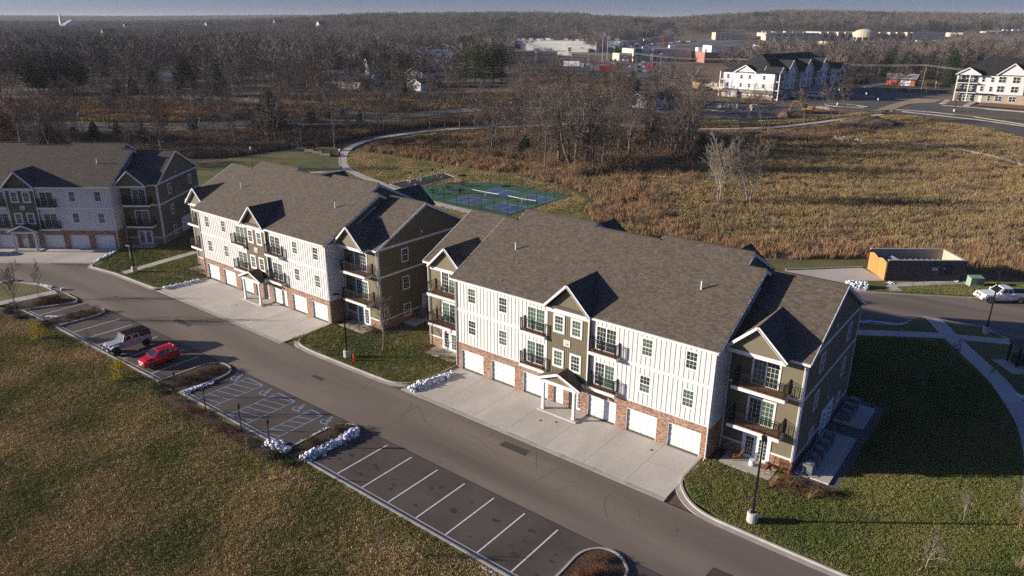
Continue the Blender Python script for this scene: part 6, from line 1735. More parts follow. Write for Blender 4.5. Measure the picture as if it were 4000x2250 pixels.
m = MB(); m.beam((1.0, -.4, 1.5), (2.9, -.4, 3.4), .4, .5); m.beam((2.9, -.4, 3.4), (4.3, -.4, 3.1), .4, .45); m.build('boom', M_exo, r)
m = MB(); m.beam((4.2, -.4, 3.3), (5.0, -.4, 1.1), .35, .4); m.build('arm', M_exo, r)
m = MB(); m.loft([[(4.7, -.9, 1.2), (5.4, -.9, 1.0), (5.2, -.9, .2), (4.4, -.9, .4)], [(4.7, .1, 1.2), (5.4, .1, 1.0), (5.2, .1, .2), (4.4, .1, .4)]]); m.build('bucket', M_exo, r)
def mound(label, x, y, rx, ry, h, m_, seed, cat='soil heap', name='soil_heap'):
    q = random.Random(seed); secs = []
    for k, (f, z) in enumerate(((1, -.2), (.8, .35), (.5, .75), (.18, 1))):
        secs.append([(x + rx * f * math.cos(t) * q.uniform(.85, 1.15), y + ry * f * math.sin(t) * q.uniform(.85, 1.15), hz(x, y) + h * z * q.uniform(.85, 1.1)) for t in [2 * math.pi * j / 14 for j in range(14)]])
    mb = MB(); mb.loft(secs); return tag(mb.build(name, m_), label, cat)
x, y = (-29.44, 179.83); mound('dark brown soil heap in front of the excavator', x, y, 2.6, 2.0, 1.9, M_dirt, 1)
x, y = (-24.16, 200.85); mound('low mound of rubble beside the excavator', x, y, 4, 2, .8, M_sand, 2)
x, y = (-7.63, 187.42); mound('dark bank of cut brush at the end of the far path', x, y, 9, 5, 2.2, M_soil, 3, 'brush heap', 'brush_heap')
M_pal = mat('wrapped_pallet_white', (.62, .58, .52), (.50, .46, .41), scale=1.2, rough=.8)
for i, (x, y) in enumerate([(-50.73, 180.52), (-49.20, 181.27), (-48.42, 181.41), (-47.69, 181.76), (-46.75, 182.53), (-45.63, 182.96), (-41.64, 185.01), (-40.73, 185.76)]):
    r = empty('building_pallet', (x, y, hz(x, y) + .12), .3 + .2 * i, ('first', 'second', 'third', 'fourth', 'fifth', 'sixth', 'seventh', 'eighth')[i] + ' white wrapped pallet from the left in the far car park', 'pallet', 'white wrapped pallets in the far car park')
    m = MB(); m.box(-.9, -.7, 0, .9, .7, .16); m.build('pallet_base', M_wood, r); m = MB(); m.loft([[(-.85, -.65, .16), (.85, -.65, .16), (.85, .65, .16), (-.85, .65, .16)], [(-.8, -.6, 1.5), (.8, -.6, 1.4), (.8, .6, 1.5), (-.8, .6, 1.4)]]); m.build('load', M_pal, r)
q = random.Random(5)
M_rock = mat('white_stone', (.55, .54, .50), (.42, .41, .38), scale=1, rough=.9)
for cx, cy, n, s in [(*(-6.99, 163.10), 46, 3.6)] + [(*(1.12, 189.57), 12, 1.6)]:
    mb = MB()
    for _ in range(n):
        x, y, e = cx + q.gauss(0, s * .55), cy + q.gauss(0, s * .3), q.uniform(.25, .6)
        mb.loft([[(x + e * f * math.cos(t) * q.uniform(.7, 1.2), y + e * f * math.sin(t) * q.uniform(.7, 1.2), hz(x, y) + e * z) for t in [k * 1.05 for k in range(6)]] for f, z in ((.7, -.3), (1, .3), (.5, .9))])
    tag(mb.build('stone_pile', M_rock), 'pile of white stones round a pipe mouth in the meadow' if n > 20 else 'few white stones round a dark pipe end by the pale gravel', 'stones')
SF = [(-0.58, 166.39), (4.11, 166.97), (8.98, 169.43), (15.41, 170.02), (20.30, 169.08), (25.08, 167.58), (29.82, 164.72), (33.76, 160.58)]
r = empty('silt_fence', (0, 0, 0), 0, 'low grey silt fence curving across the meadow', 'fence'); l = smooth_line(SF, 4)
ribbon('fabric', l, .04, 0, .55, mat('grey_fabric', (.20, .21, .23), rough=.8), parent=r)
for p in l[::2]: fbox(r, 'stake', M_wood, p[0] - .03, p[1] - .03, hz(*p) - .1, p[0] + .03, p[1] + .03, hz(*p) + .8)
pickup((-189.7, 84.2), math.radians(222), 'white pickup parked on the grass in the far left street'); saloon((-64.62, 165.40), 1.0, 'white car in front of the small brown lodge', M_cwht)
saloon((-77.00, 230.24), 1.0, 'grey car before the brown roofed house', M_cgry)
def van(x, y, rz, label, pm, L_=5.2, H_=2.0, cat='van'):
    r = empty('van', (x, y, hz(x, y) + .15), rz, label, cat)
    m = MB(); m.loft([[(x_, -.95, .3), (x_, -.95, z * .75), (x_, -.8, z), (x_, .8, z), (x_, .95, z * .75), (x_, .95, .3)] for x_, z in ((L_ / 2, .9), (L_ / 2 - .9, 1.1), (L_ / 2 - 1.6, H_), (-L_ / 2, H_))]); m.build('body', pm, r)
    for s in (-1, 1):
        for x_ in (L_ * .3, -L_ * .3): wheel(r, x_, s * .85, .34, .22, M_rim, s)
        for k in range(3):
            m = MB(); yy = sorted((s * .90, s * .97)); m.box(-L_ / 2 + .3 + k * 1.15, yy[0], H_ * .58, -L_ / 2 + 1.25 + k * 1.15, yy[1], H_ * .86); m.build('side_window', M_cglass, r)
    return r
van(*(-34.05, 224.08), math.radians(15), 'silver van in the shade of the far white block', M_cwht)
saloon((-33.01, 234.63), math.radians(20), 'dark car behind the silver van', M_cdrk); saloon((-14.82, 272.57), math.radians(15), 'dark blue car on the far street by the red garage', M_cdrk); saloon((-9.32, 271.58), math.radians(15), 'dark car by the leaning utility pole', M_cdrk); saloon((-32.49, 237.69), math.radians(20), 'white car parked next to the dark one by the silver van', M_cwht)
def lorry(x, y, rz, label, c1, c2):
    r = empty('lorry', (x, y, hz(x, y) + .2), rz, label, 'lorry')
    fbox(r, 'trailer', c1, -6, -1.25, 1.1, 3.6, 1.25, 4.0); fbox(r, 'cab', c2, 3.8, -1.2, .6, 6.2, 1.2, 3.0); fbox(r, 'chassis', M_blk, -6, -.8, .6, 6, .8, 1.0)
    for x_ in (-4.5, -3.3, 4.8):
        for s in (-1, 1): wheel(r, x_, s * 1.05, .5, .3, M_rim, s)
    return r
lorry(*(-164.68, 295.22), math.radians(30), 'white lorry with a red end parked at the near side of the car park', M_cwht, M_cred); lorry(*(-156.97, 290.97), math.radians(30), 'red lorry beside the white one in the car park', M_cred, M_cwht)
lorry(*(-199.45, 320.58), math.radians(20), 'grey white box lorry left in the car park', M_cwht, M_grey); lorry(*(-295.69, 452.75), math.radians(20), 'white trailer by the warehouse', M_cwht, M_grey); lorry(*(-435.98, 852.75), math.radians(50), 'white lorry on the hill road', M_cwht, M_grey)
q = random.Random(3); base = {}
CP = [((-184.14, 372.46), 8), ((-167.83, 349.85), 7), ((-145.51, 312.69), 6), ((-198.18, 402.23), 6), ((-203.77, 370.54), 7), ((-211.19, 347.16), 5), ((-254.00, 387.82), 5), ((-223.42, 417.05), 5), ((-400.51, 770.54), 10), ((-414.42, 803.61), 10), ((-393.78, 849.83), 9), ((-396.18, 883.62), 9)]
def town_car(pm, nm):
    b = MB(); secs = [[(x, -.85, .25), (x, -.88, z), (x, -.62, z + c), (x, .62, z + c), (x, .88, z), (x, .85, .25)] for x, z, c in ((2.1, .6, .05), (1.2, .85, .06), (.6, .9, .55), (-.9, .92, .55), (-1.6, .9, .1), (-2.1, .75, .05))]
    b.loft(secs); me = b.mesh('body', pm)
    return me
CM = [town_car(p, 'car') for p in (M_cwht, M_cdrk, M_cgry, M_cred, M_cdrk)]
for row, ((x, y), n) in enumerate(CP):
    a = math.radians(30 + (20 if row > 7 else 0)); st = 2.8 if row < 8 else 3.6
    for k in range(n):
        if q.random() < .12: continue
        xx, yy = x + math.cos(a) * st * (k - n / 2), y + math.sin(a) * st * (k - n / 2)
        ci = q.randrange(5); o = link_mesh('parked_car', CM[ci], None, (xx, yy, hz(xx, yy) + .22), (0, 0, a + H90 + q.uniform(-.05, .05)))
        tag(o, ('white', 'black', 'grey', 'red', 'dark')[ci] + ' car in the ' + ('near rows of the town car park' if row < 4 else 'middle rows of the town car park' if row < 8 else 'far car park below the hill road'), 'car', 'cars in the town car parks')
for (x, y), h, lab in (((-218.44, 383.05), 20, 'tall flagpole in front of the warehouse'), ((-247.45, 437.46), 17, 'shorter flagpole beside the tall one')):
    r = empty('flagpole', (x, y, hz(x, y)), .5, lab, 'flagpole'); m = MB(); m.tube((0, 0, 0), (0, 0, h), .14, .08, n=6); m.build('pole', M_trim, r)
    m = MB(); m.box(0, -.03, h - 3.0, 1.6, .03, h - .6); m.build('flag', M_grey, r)
for i, (x, y) in enumerate([(-209.70, 297.37), (-218.17, 365.54), (-266.53, 419.02), (-294.33, 496.69), (-283.12, 507.84), (-277.95, 512.98), (-234.72, 449.77), (-286.41, 552.22), (-147.81, 328.52), (-181.47, 383.11), (-412.83, 885.49), (-471.21, 882.62)]):
    r = empty('car_park_lamp', (x, y, hz(x, y)), 0, 'slim lamp mast in the far town car parks', 'lamp mast', 'lamp masts of the town car parks'); m = MB(); m.tube((0, 0, 0), (0, 0, 9.5), .12, .08, n=5); m.build('mast', M_grey, r); m = MB(); m.box(-.9, -.2, 9.4, .9, .2, 9.6); m.build('lamp_head', M_grey, r)
for (x, y), lab in (((-22.55, 210.34), 'slim black lamp on a round base at the far island'), ((9.47, 222.19), 'slim black lamp on a round base in the far verge'), ((-40.58, 182.29), 'slim black lamp beside the white pallets')): street_lamp(x, y, .5, lab, 8.0)

# ------------------------------------------------------------------ vegetation
M_bark = mat('grey_bark', (.17, .142, .115), (.11, .092, .075), scale=3, rough=.95)
M_twig = mat('brown_twigs', (.21, .168, .142), (.135, .108, .092), scale=.35, rough=.95)
M_twigf = mat('wood_twigs', (.165, .137, .125), (.085, .073, .072), scale=.06, rough=.95, c3=(.19, .14, .105), scale3=.012, f3=.5)
M_pale = mat('pale_bark', (.30, .26, .21), (.22, .19, .155), scale=2, rough=.9)
M_rus = mat('russet_twigs', (.20, .095, .055), (.13, .065, .042), scale=.5, rough=.95)
M_need = mat('dark_needles', (.032, .052, .024), (.018, .032, .017), scale=.6, rough=.9)
M_need2 = mat('pine_needles', (.085, .105, .032), (.04, .06, .024), scale=.4, rough=.9)
M_blue_s = mat('blue_spruce_needles', (.055, .078, .070), (.032, .048, .043), scale=.6, rough=.9)
M_yel = mat('yellow_leaves', (.46, .36, .015), (.30, .26, .02), scale=3, rough=.85)
M_rusl = mat('russet_leaves', (.22, .085, .035), (.13, .055, .03), scale=1, rough=.9)
M_oliv = mat('olive_leaves', (.085, .085, .03), (.05, .055, .022), scale=2, rough=.9)

def bare(seed, H, stems=1, spread=.9, nl=(9, 6, 4, 4), fork=.30, rt=None, droop=0.0, tw=.036):
    """leafless tree: (trunk and limbs, branches and twigs)"""
    r = random.Random(seed)
    T, C = MB(), MB()
    rt = rt or H * .016
    def sliver(p, q, w):
        d = q - p
        s = d.cross(Vector((r.uniform(-1, 1), r.uniform(-1, 1), r.uniform(-1, 1))))
        if s.length < 1e-6: return
        s = s.normalized() * w
        m = d.cross(s).normalized() * w
        C.face([tuple(p - s), tuple(p + s), tuple(q)]); C.face([tuple(p - m), tuple(p + m), tuple(q)])
    def grow(p, d, L, rad, lev):
        mb = T if lev < 2 else C
        n = (6, 4, 3, 2)[lev] if lev < 4 else 1
        if lev == 4:
            q = p + d * L; sliver(p, q, tw); return
        pts = [p]; dirs = [d]
        for i in range(n):
            w = .10 + .05 * lev
            d = (d + Vector((r.gauss(0, w), r.gauss(0, w), r.gauss(0, w) + (.10 if lev > 0 else .05) - droop * lev * .1))).normalized()
            pts.append(pts[-1] + d * (L / n)); dirs.append(d)
        for i in range(n):
            r0 = rad * (1 - .75 * i / n); r1 = rad * (1 - .75 * (i + 1) / n)
            mb.tube(pts[i], pts[i + 1], r0, r1, n=(6, 4, 3, 3)[lev], caps=False)
        k = nl[lev]
        for j in range(k):
            t = (fork + (1 - fork) * (j + r.random() * .8) / k) if lev == 0 else (.22 + .78 * (j + r.random()) / k)
            t = min(.999, t); i = int(t * n); f = t * n - i
            b = pts[i].lerp(pts[i + 1], f); dd = dirs[i + 1]
            ax = Vector((r.gauss(0, 1), r.gauss(0, 1), r.gauss(0, 1)))
            ax = (ax - dd * ax.dot(dd))
            if ax.length < 1e-4: continue
            ax.normalize()
            an = r.uniform(.45, .95) * spread
            nd = (dd * math.cos(an) + ax * math.sin(an)).normalized()
            if lev == 0: ll = L * (.62 - .28 * (t - fork)) * r.uniform(.75, 1.15)
            else: ll = L * r.uniform(.38, .62) * (1.1 - .4 * t)
            grow(b, nd, ll, max(.022, rad * (1 - .75 * t) * .55), lev + 1)
    for s in range(stems):
        a = 6.283 * s / stems + r.random()
        lean = 0 if stems == 1 else r.uniform(.15, .35)
        d = Vector((math.cos(a) * lean, math.sin(a) * lean, 1)).normalized()
        grow(Vector((math.cos(a) * .15 * (stems > 1), math.sin(a) * .15 * (stems > 1), -.2)), d, H * .82 * r.uniform(.85, 1), rt / math.sqrt(stems), 0)
    return T, C

def bare_low(seed, H, tw=.07):
    r = random.Random(seed); m = MB()
    m.tube((0, 0, -.3), (r.uniform(-.4, .4), r.uniform(-.4, .4), H * .6), .22, .1, n=4, caps=False)
    W_ = H * r.uniform(.28, .38)
    for i in range(26):
        a = r.uniform(0, 6.283); z0 = H * r.uniform(.25, .6); el = r.uniform(.35, 1.2)
        L = H * r.uniform(.28, .45)
        p = Vector((0, 0, z0)); d = Vector((math.cos(a) * math.cos(el), math.sin(a) * math.cos(el), math.sin(el)))
        q = p + d * L
        m.tube(p, q, .07, .03, n=3, caps=False)
        for j in range(15):
            t = r.uniform(.25, 1); b = p.lerp(q, t)
            e = (d + Vector((r.gauss(0, .55), r.gauss(0, .55), r.gauss(.15, .45)))).normalized(); l = H * r.uniform(.06, .15)
            s = e.cross(Vector((r.gauss(0, 1), r.gauss(0, 1), r.gauss(0, 1)))).normalized() * tw
            m.face([tuple(b - s), tuple(b + s), tuple(b + e * l)])
    return m

def conifer(seed, H, Rb, kind='spruce'):
    r = random.Random(seed); T, C = MB(), MB()
    T.tube((0, 0, -.2), (0, 0, H * .97), H * .018, .02, n=6, caps=False)
    z = H * (.06 if kind == 'spruce' else .14)
    while z < H * .985:
        t = z / H
        if kind == 'spruce': L0 = Rb * (1 - t) ** .85 + .1; nb = 9; dz = H * .030
        else: L0 = Rb * (.72 + .28 * math.sin(t * 9 + seed)) * (1 - max(0, t - .35) ** 1.5 * 1.7) + .2; nb = 8; dz = H * .038
        a0 = r.random() * 6.283
        for k in range(nb):
            a = a0 + 6.283 * k / nb + r.uniform(-.25, .25); L = max(.15, L0 * r.uniform(.62, 1.12))
            ca, sa = math.cos(a), math.sin(a)
            dr = -.28 if kind == 'spruce' else .12
            n = max(2, int(L / .5))
            for i in range(n):
                u0, u1 = i / n, (i + 1) / n
                for s in (-1, 1):
                    w = L * (.30 * (1 - u0) + .07) * r.uniform(.7, 1.3); h = r.uniform(-.06, .10) * L
                    p0 = (ca * L * u0, sa * L * u0, z + dr * L * u0 + .05 * L * u0 * u0)
                    p1 = (ca * L * u1, sa * L * u1, z + dr * L * u1 + .05 * L * u1 * u1)
                    um = u1 + .12
                    p2 = (ca * L * um - sa * w * s, sa * L * um + ca * w * s, z + dr * L * um - abs(h) - .03)
                    C.face([p0, p1, p2])
                if kind != 'spruce' or i == n - 1:
                    for q in range(5):
                        cx, cy, cz = ca * L * u1, sa * L * u1, z + dr * L * u1
                        e = Vector((r.gauss(0, 1), r.gauss(0, 1), r.gauss(.5, .8))).normalized() * r.uniform(.25, .6) * min(1, L)
                        s = e.cross(Vector((r.gauss(0, 1), r.gauss(0, 1), 0))).normalized() * .10
                        C.face([(cx - s.x, cy - s.y, cz - s.z), (cx + s.x, cy + s.y, cz + s.z), (cx + e.x, cy + e.y, cz + e.z)])
        z += dz * r.uniform(.8, 1.2)
    return T, C

def leafy(seed, H, Rb, n, leaf, z0=.2, flat=.9):
    """shrub or small tree with loose leaf clumps"""
    r = random.Random(seed); T, C = MB(), MB()
    for k in range(7):
        a = r.uniform(0, 6.283); q = (math.cos(a) * Rb * .6 * r.random(), math.sin(a) * Rb * .6 * r.random(), H * r.uniform(.6, .95))
        T.tube((0, 0, -.1), q, H * .012, .008, n=4, caps=False)
    cl = [(Vector((r.gauss(0, .42) * Rb, r.gauss(0, .42) * Rb, H * (z0 + (1 - z0) * r.random()))), Rb * r.uniform(.18, .38)) for _ in range(16)]
    for _ in range(n):
        c, s = r.choice(cl)
        p = c + Vector((r.gauss(0, s), r.gauss(0, s), r.gauss(0, s * flat)))
        if p.z < .05: p.z = .05 + r.random() * .1
        e = Vector((r.gauss(0, 1), r.gauss(0, 1), r.gauss(0, .7))).normalized() * leaf
        f = e.cross(Vector((r.gauss(0, 1), r.gauss(0, 1), r.gauss(0, 1)))).normalized() * leaf * .6
        C.face([tuple(p - f), tuple(p + e * .2 - f * .1 + f * 1.1), tuple(p + e)])
    return T, C

def meshes(pair, bark, crown, n1='trunk', n2='crown'):
    return pair[0].mesh(n1, bark), pair[1].mesh(n2, crown)

BH = 12.0
BARE = [meshes(bare(s, BH, st, sp, nl, fk), M_bark, M_twig) for s, st, sp, nl, fk in
        ((1, 1, .95, (10, 6, 5, 4), .28), (2, 1, .8, (11, 6, 5, 4), .34), (3, 2, .8, (8, 5, 5, 4), .30), (4, 1, 1.05, (9, 7, 5, 4), .24), (5, 3, .75, (7, 5, 4, 4), .30), (6, 1, .85, (12, 5, 5, 4), .38))]
THICK = [meshes(bare(s, BH, st, sp, nl, fk, rt=.32, tw=.026), M_bark, M_bark) for s, st, sp, nl, fk in
         ((11, 1, .8, (8, 5, 4, 4), .35), (12, 2, .7, (7, 5, 4, 3), .35), (13, 1, 1.0, (7, 5, 4, 4), .42), (14, 1, .9, (9, 5, 4, 3), .3))]
POND = [meshes(bare(s, 10, st, .75, (9, 6, 4, 4), .22, rt=.2, tw=.02), M_pale, M_pale) for s, st in ((21, 3), (22, 4))]
RUSB = [meshes(bare(31, BH, 1, .7, (12, 7, 5, 4), .22), M_bark, M_rus)]
SPR = [meshes(conifer(s, 10, rb), M_bark, M_need) for s, rb in ((41, 2.6), (42, 2.1), (43, 3.0))]
BSP = [meshes(conifer(44, 10, 2.3), M_bark, M_blue_s)]
PINE = [meshes(conifer(s, 16, rb, 'pine'), M_bark, M_need2) for s, rb in ((51, 3.6), (52, 3.0), (53, 4.0))]
DPINE = [meshes(conifer(s, 16, rb, 'pine'), M_bark, M_need) for s, rb in ((54, 4.2), (55, 3.6))]

TREE_N = {}
def tree(name, ms, x, y, h, base, label, cat='tree', group=None, rz=None, sx=1.0):
    s = h / base
    o = empty(name, (x, y, hz(x, y)), R.uniform(0, 6.283) if rz is None else rz, label, cat, group)
    o.scale = (s * sx, s * sx, s)
    link_mesh('trunk', ms[0], o); link_mesh('crown', ms[1], o)
    return o

# --- trees that can be named one by one
for i, ((x, y, h), kind, lab) in enumerate(zip([(-8.18, 82.11, 11.7), (-4.07, 86.49, 11.1)], (0, 1), ('pale many stemmed bare tree alone in the brown meadow', 'smaller pale bare tree just beside the many stemmed meadow tree'))):
    tree('bare_tree', POND[kind], x, y, h * 1.02, 10, lab, group='pale trees standing in the meadow')
LB = 'tall dark bare tree in the thicket behind the sports court'
THK = [(-71.59, 91.40, 14.4), (-46.32, 89.83, 19.9), (-50.00, 111.48, 11.4), (-60.56, 97.88, 17.5), (-74.58, 109.66, 14.5), (-33.94, 114.61, 12.8), (-34.65, 129.04, 20.5), (-35.09, 121.11, 16.8), (-49.61, 89.59, 15.9), (-44.79, 93.52, 21.3), (-45.44, 97.88, 13.3), (-41.72, 105.82, 11.8), (-67.52, 112.73, 16.8), (-76.32, 105.57, 13.4), (-58.38, 128.33, 10.8), (-51.08, 126.11, 14.5), (-40.73, 116.52, 12.7), (-56.75, 108.51, 19.3), (-37.09, 129.63, 17.9), (-36.29, 115.16, 11.1), (-40.03, 92.51, 11.9), (-52.37, 87.34, 13.8)]
rk = np.random.default_rng(23)
THK = list(THK) + [(float(p[0]), float(p[1]), float(rk.uniform(7, 13))) for p in rand_poly(rk, [(-67.84, 89.47), (-56.82, 93.51), (-44.08, 89.20), (-39.96, 97.46), (-31.98, 121.15), (-34.83, 134.06), (-41.43, 133.96), (-57.50, 120.88), (-74.96, 101.40)], 75)[:26]]
for i, (x, y, h) in enumerate(THK):
    tree('bare_tree', THICK[i % 4] if i % 3 else BARE[i % 6], x, y, min(h, 20), BH, LB, group='bare trees of the thicket behind the court')
CON = [
 ('spruce_tree', SPR, 10, [(-161.97, 36.53, 5.3), (-160.00, 41.58, 5.1), (-164.90, 32.78, 4.1), (-169.95, 27.98, 6.8)], ['dark spruce behind the shaded building roof, broadest of its row', 'small yellowish green spruce in the row behind the shaded building', 'small dark spruce behind a bare forked tree', 'dark spruce beside the russet tree'], 'spruces along the back road'),
 ('blue_spruce', BSP, 10, [(-150.01, 43.27, 5.9), (-150.05, 57.51, 5.1)], ['bluish spruce veiled by pale bare twigs', 'bluish spruce at the brush edge right of the veiled one'], 'spruces along the back road'),
 ('spruce_tree', SPR, 10, [(-134.59, 85.40, 5.2), (-135.43, 92.23, 4.0), (-131.19, 93.99, 3.7), (-123.16, 93.92, 3.8)], ['first small spruce on the back road verge', 'second small spruce on the back road verge', 'third small spruce on the back road verge', 'wide dark spruce at the bend of the back road'], 'small spruces on the back road verge'),
 ('cedar_tree', SPR, 10, [(-136.56, 72.91, 11.6)], ['tall dark cedar beside the back road with pale trunks before it'], None),
 ('pine_tree', DPINE, 16, [(-255.81, 56.63, 15.0), (-248.59, 57.81, 14.5), (-245.74, 60.26, 14.8), (-246.70, 64.57, 14.1), (-248.62, 68.37, 14.3), (-257.94, 74.66, 13.6), (-256.18, 59.02, 9.9), (-250.41, 64.05, 10.6)], 'dark pine in the big evergreen clump on the left', 'pines of the dark clump'),
 ('pine_tree', SPR, 10, [(-238.22, 104.43, 12.4)], ['broad dark pine right of the empty street'], None),
 ('cedar_tree', SPR, 10, [(-227.85, 86.51, 8.2), (-229.13, 79.89, 6.5), (-211.60, 66.45, 7.6), (-329.01, 114.39, 5.2), (-198.39, 94.21, 11.6)], ['dark round cedar left of the empty street', 'smaller dark cedar two along from the empty street', 'dark cedar at the brush edge near the evergreen clump', 'dark bushy cedar by the hidden grey roof', 'dark narrow cedar right of the white pickup'], 'dark cedars round the street'),
 ('shrub', SPR, 10, [(-240.58, 58.26, 5.6), (-236.47, 61.76, 4.7)], ['dusty green conifer in front of the evergreen clump', 'sunlit green conifer in front of the evergreen clump'], None),
 ('pine_tree', PINE, 16, [(-249.71, 186.04, 19.1), (-481.64, 310.56, 15.4), (-509.22, 344.26, 13.3), (-534.15, 390.15, 17.7)], ['tallest dark pine standing above the bare wood', 'yellow green pine top above the bare wood, leftmost', 'dark small pine top in the bare wood', 'pale green pine top rising from the bare wood'], 'pines rising from the bare wood'),
 ('spruce_tree', SPR, 10, [(-214.36, 213.03, 9.2)], ['dark spruce behind the white house'], None),
 ('pine_tree', PINE, 16, [(-173.72, 196.99, 16.4), (-167.04, 195.24, 17.7), (-162.05, 195.92, 16.6), (-160.98, 200.61, 17.4), (-158.43, 202.88, 18.2), (-181.23, 215.08, 16.5)], 'tall green pine in the grove right of the blue roofs', 'pine grove by the blue roofs'),
 ('cedar_tree', SPR, 10, [(-178.56, 144.27, 4.2), (-163.58, 139.83, 4.4), (-157.53, 145.10, 2.8), (-152.63, 143.87, 3.5), (-164.08, 163.23, 2.8), (-163.71, 166.76, 3.8), (-163.62, 170.09, 3.4)], 'small dark cedar among the houses', 'small cedars among the houses'),
 ('spruce_tree', SPR, 10, [(-99.36, 210.65, 8.0), (-108.33, 232.55, 3.2), (-137.98, 253.81, 4.4)], ['narrow dark spruce in front of the car park', 'bluish spruce beside the narrow dark one', 'dark spruce by the red lorry'], None),
 ('pine_tree', SPR, 10, [(-281.60, 509.35, 8.7), (-277.34, 513.58, 11.9), (-262.54, 499.14, 7.7), (-269.40, 521.47, 10.3), (-425.38, 728.89, 11.1), (-308.10, 547.45, 6.0)], 'dark pine on the lawn by the flagpoles', 'pines by the flagpoles'),
 ('pine_tree', DPINE, 16, [(-109.69, 547.51, 8.8), (-110.51, 569.86, 7.2), (-102.98, 577.14, 9.4), (-104.81, 600.08, 7.5), (-98.07, 633.06, 10.1), (-93.72, 637.32, 7.4)], 'dark evergreen in front of the long tan building', 'evergreens in front of the tan building'),
 ('pine_tree', DPINE, 16, [(-51.08, 340.81, 9.2), (-70.41, 425.86, 5.6)], 'dark evergreen beside the far white apartment block', 'evergreens beside the far white block'),
 ('arborvitae', SPR, 10, [(-40.45, 303.69, 2.7), (-38.61, 305.33, 2.7), (-37.79, 309.92, 3.0)], ['rounded clipped evergreen, first of three by the red garage drive', 'rounded clipped evergreen, middle of three by the red garage drive', 'rounded clipped evergreen, last of three by the red garage drive'], 'clipped evergreens by the red garage'),
 ('cedar_tree', SPR, 10, [(-64.55, 94.73, 3.9), (-48.69, 90.21, 3.8), (-63.89, 95.17, 5.2), (-44.76, 108.27, 3.3), (-47.06, 129.38, 7.1), (-32.64, 128.14, 4.4)], ['olive green cedar at the left edge of the thicket', 'dark cedar low in the thicket', 'olive cedar in the left thicket among brambles', 'dark cedar in the middle of the thicket', 'yellow olive cedar by the path', 'dark cedar under the tallest bare tree'], 'cedars in the thicket'),
]
for nm, ms, base, L_, lab, grp in CON:
    for i, (x, y, h) in enumerate(L_):
        tree(nm, ms[i % len(ms)], x, y, max(1.5, h), base, lab if isinstance(lab, str) else lab[i], group=grp, sx={'arborvitae': 1.6, 'cedar_tree': 2.0, 'spruce_tree': 1.65, 'blue_spruce': 1.7}.get(nm, 1.75 if ms is SPR else 1.2))
x, y, h = (-180.28, 22.31, 9.3)
tree('russet_tree', meshes(leafy(61, 9, 4.5, 5200, .26, .12), M_bark, M_rusl), x, y, h, 9, 'russet leaved tree at the left edge behind the shaded building')
x, y, h = (-374.56, 779.24, 12.3)
tree('russet_tree', meshes(leafy(62, 9, 4.0, 3000, .30, .10), M_bark, M_rusl), x, y, h, 9, 'round brown leaved tree by the far car parks')
x, y, h = (-22.58, 299.75, 10.8)
tree('bare_tree', BARE[3], x, y, h, BH, 'broad bare tree in front of the red garage', sx=1.3)
BT = [('bare road tree', [(-176.99, 46.04, 11.0), (-164.51, 54.67, 10.6), (-183.25, 36.35, 6.8), (-187.03, 40.99, 3.9), (-142.73, 53.57, 8.3), (-136.12, 56.20, 9.2), (-135.39, 59.54, 9.8), (-133.27, 62.65, 8.6), (-172.55, 45.08, 7.9)], 'bare rounded tree along the back road'),
      ('bare street tree', [(-197.02, 87.82, 7.7), (-184.48, 95.05, 16.4), (-190.34, 93.45, 10.8)], 'bare tree on the grass by the white pickup'),
      ('bare tree', [(-126.30, 64.20, 11.2), (-122.05, 64.28, 11.5), (-160.67, 96.11, 9.8), (-143.84, 88.87, 7.7), (-148.85, 107.04, 7.9), (-123.05, 79.51, 9.3), (-111.69, 75.41, 9.6), (-117.85, 67.70, 8.7), (-112.87, 99.13, 9.8), (-122.41, 103.75, 7.8), (-110.71, 79.63, 7.3), (-116.17, 72.45, 7.4), (-106.61, 82.98, 6.5)], 'slender bare tree in the brush behind the lawn'),
      ('bare thicket tree', [(-118.56, 162.92, 12.2), (-118.48, 179.18, 10.3), (-130.72, 186.24, 10.4), (-109.54, 176.00, 12.0), (-117.81, 197.56, 8.9), (-106.39, 189.74, 8.6), (-106.60, 207.39, 9.7), (-94.62, 194.41, 8.4), (-126.23, 247.27, 7.7), (-138.31, 213.26, 8.5), (-154.01, 222.52, 6.8), (-78.24, 99.53, 14.3), (-95.53, 106.36, 10.8), (-99.59, 104.56, 9.0), (-102.04, 101.05, 8.2), (-89.29, 105.55, 12.7), (-106.96, 100.07, 7.7), (-83.18, 111.98, 11.5), (-108.35, 111.80, 8.6), (-99.79, 122.25, 8.1), (-113.65, 110.92, 6.9)], 'spreading bare tree where the brush meets the path'),
      ('reddish tree', [(-180.98, 164.88, 13.3), (-180.74, 168.56, 10.2)], 'reddish twigged tree between the houses')]
for nm, L_, lab in BT:
    for i, (x, y, h) in enumerate(L_):
        tree('bare_tree', (RUSB[0] if 'red' in nm else BARE[(i * 5 + 1) % 6]), x, y, min(h, 19), BH, lab, group=nm + 's along the brush')

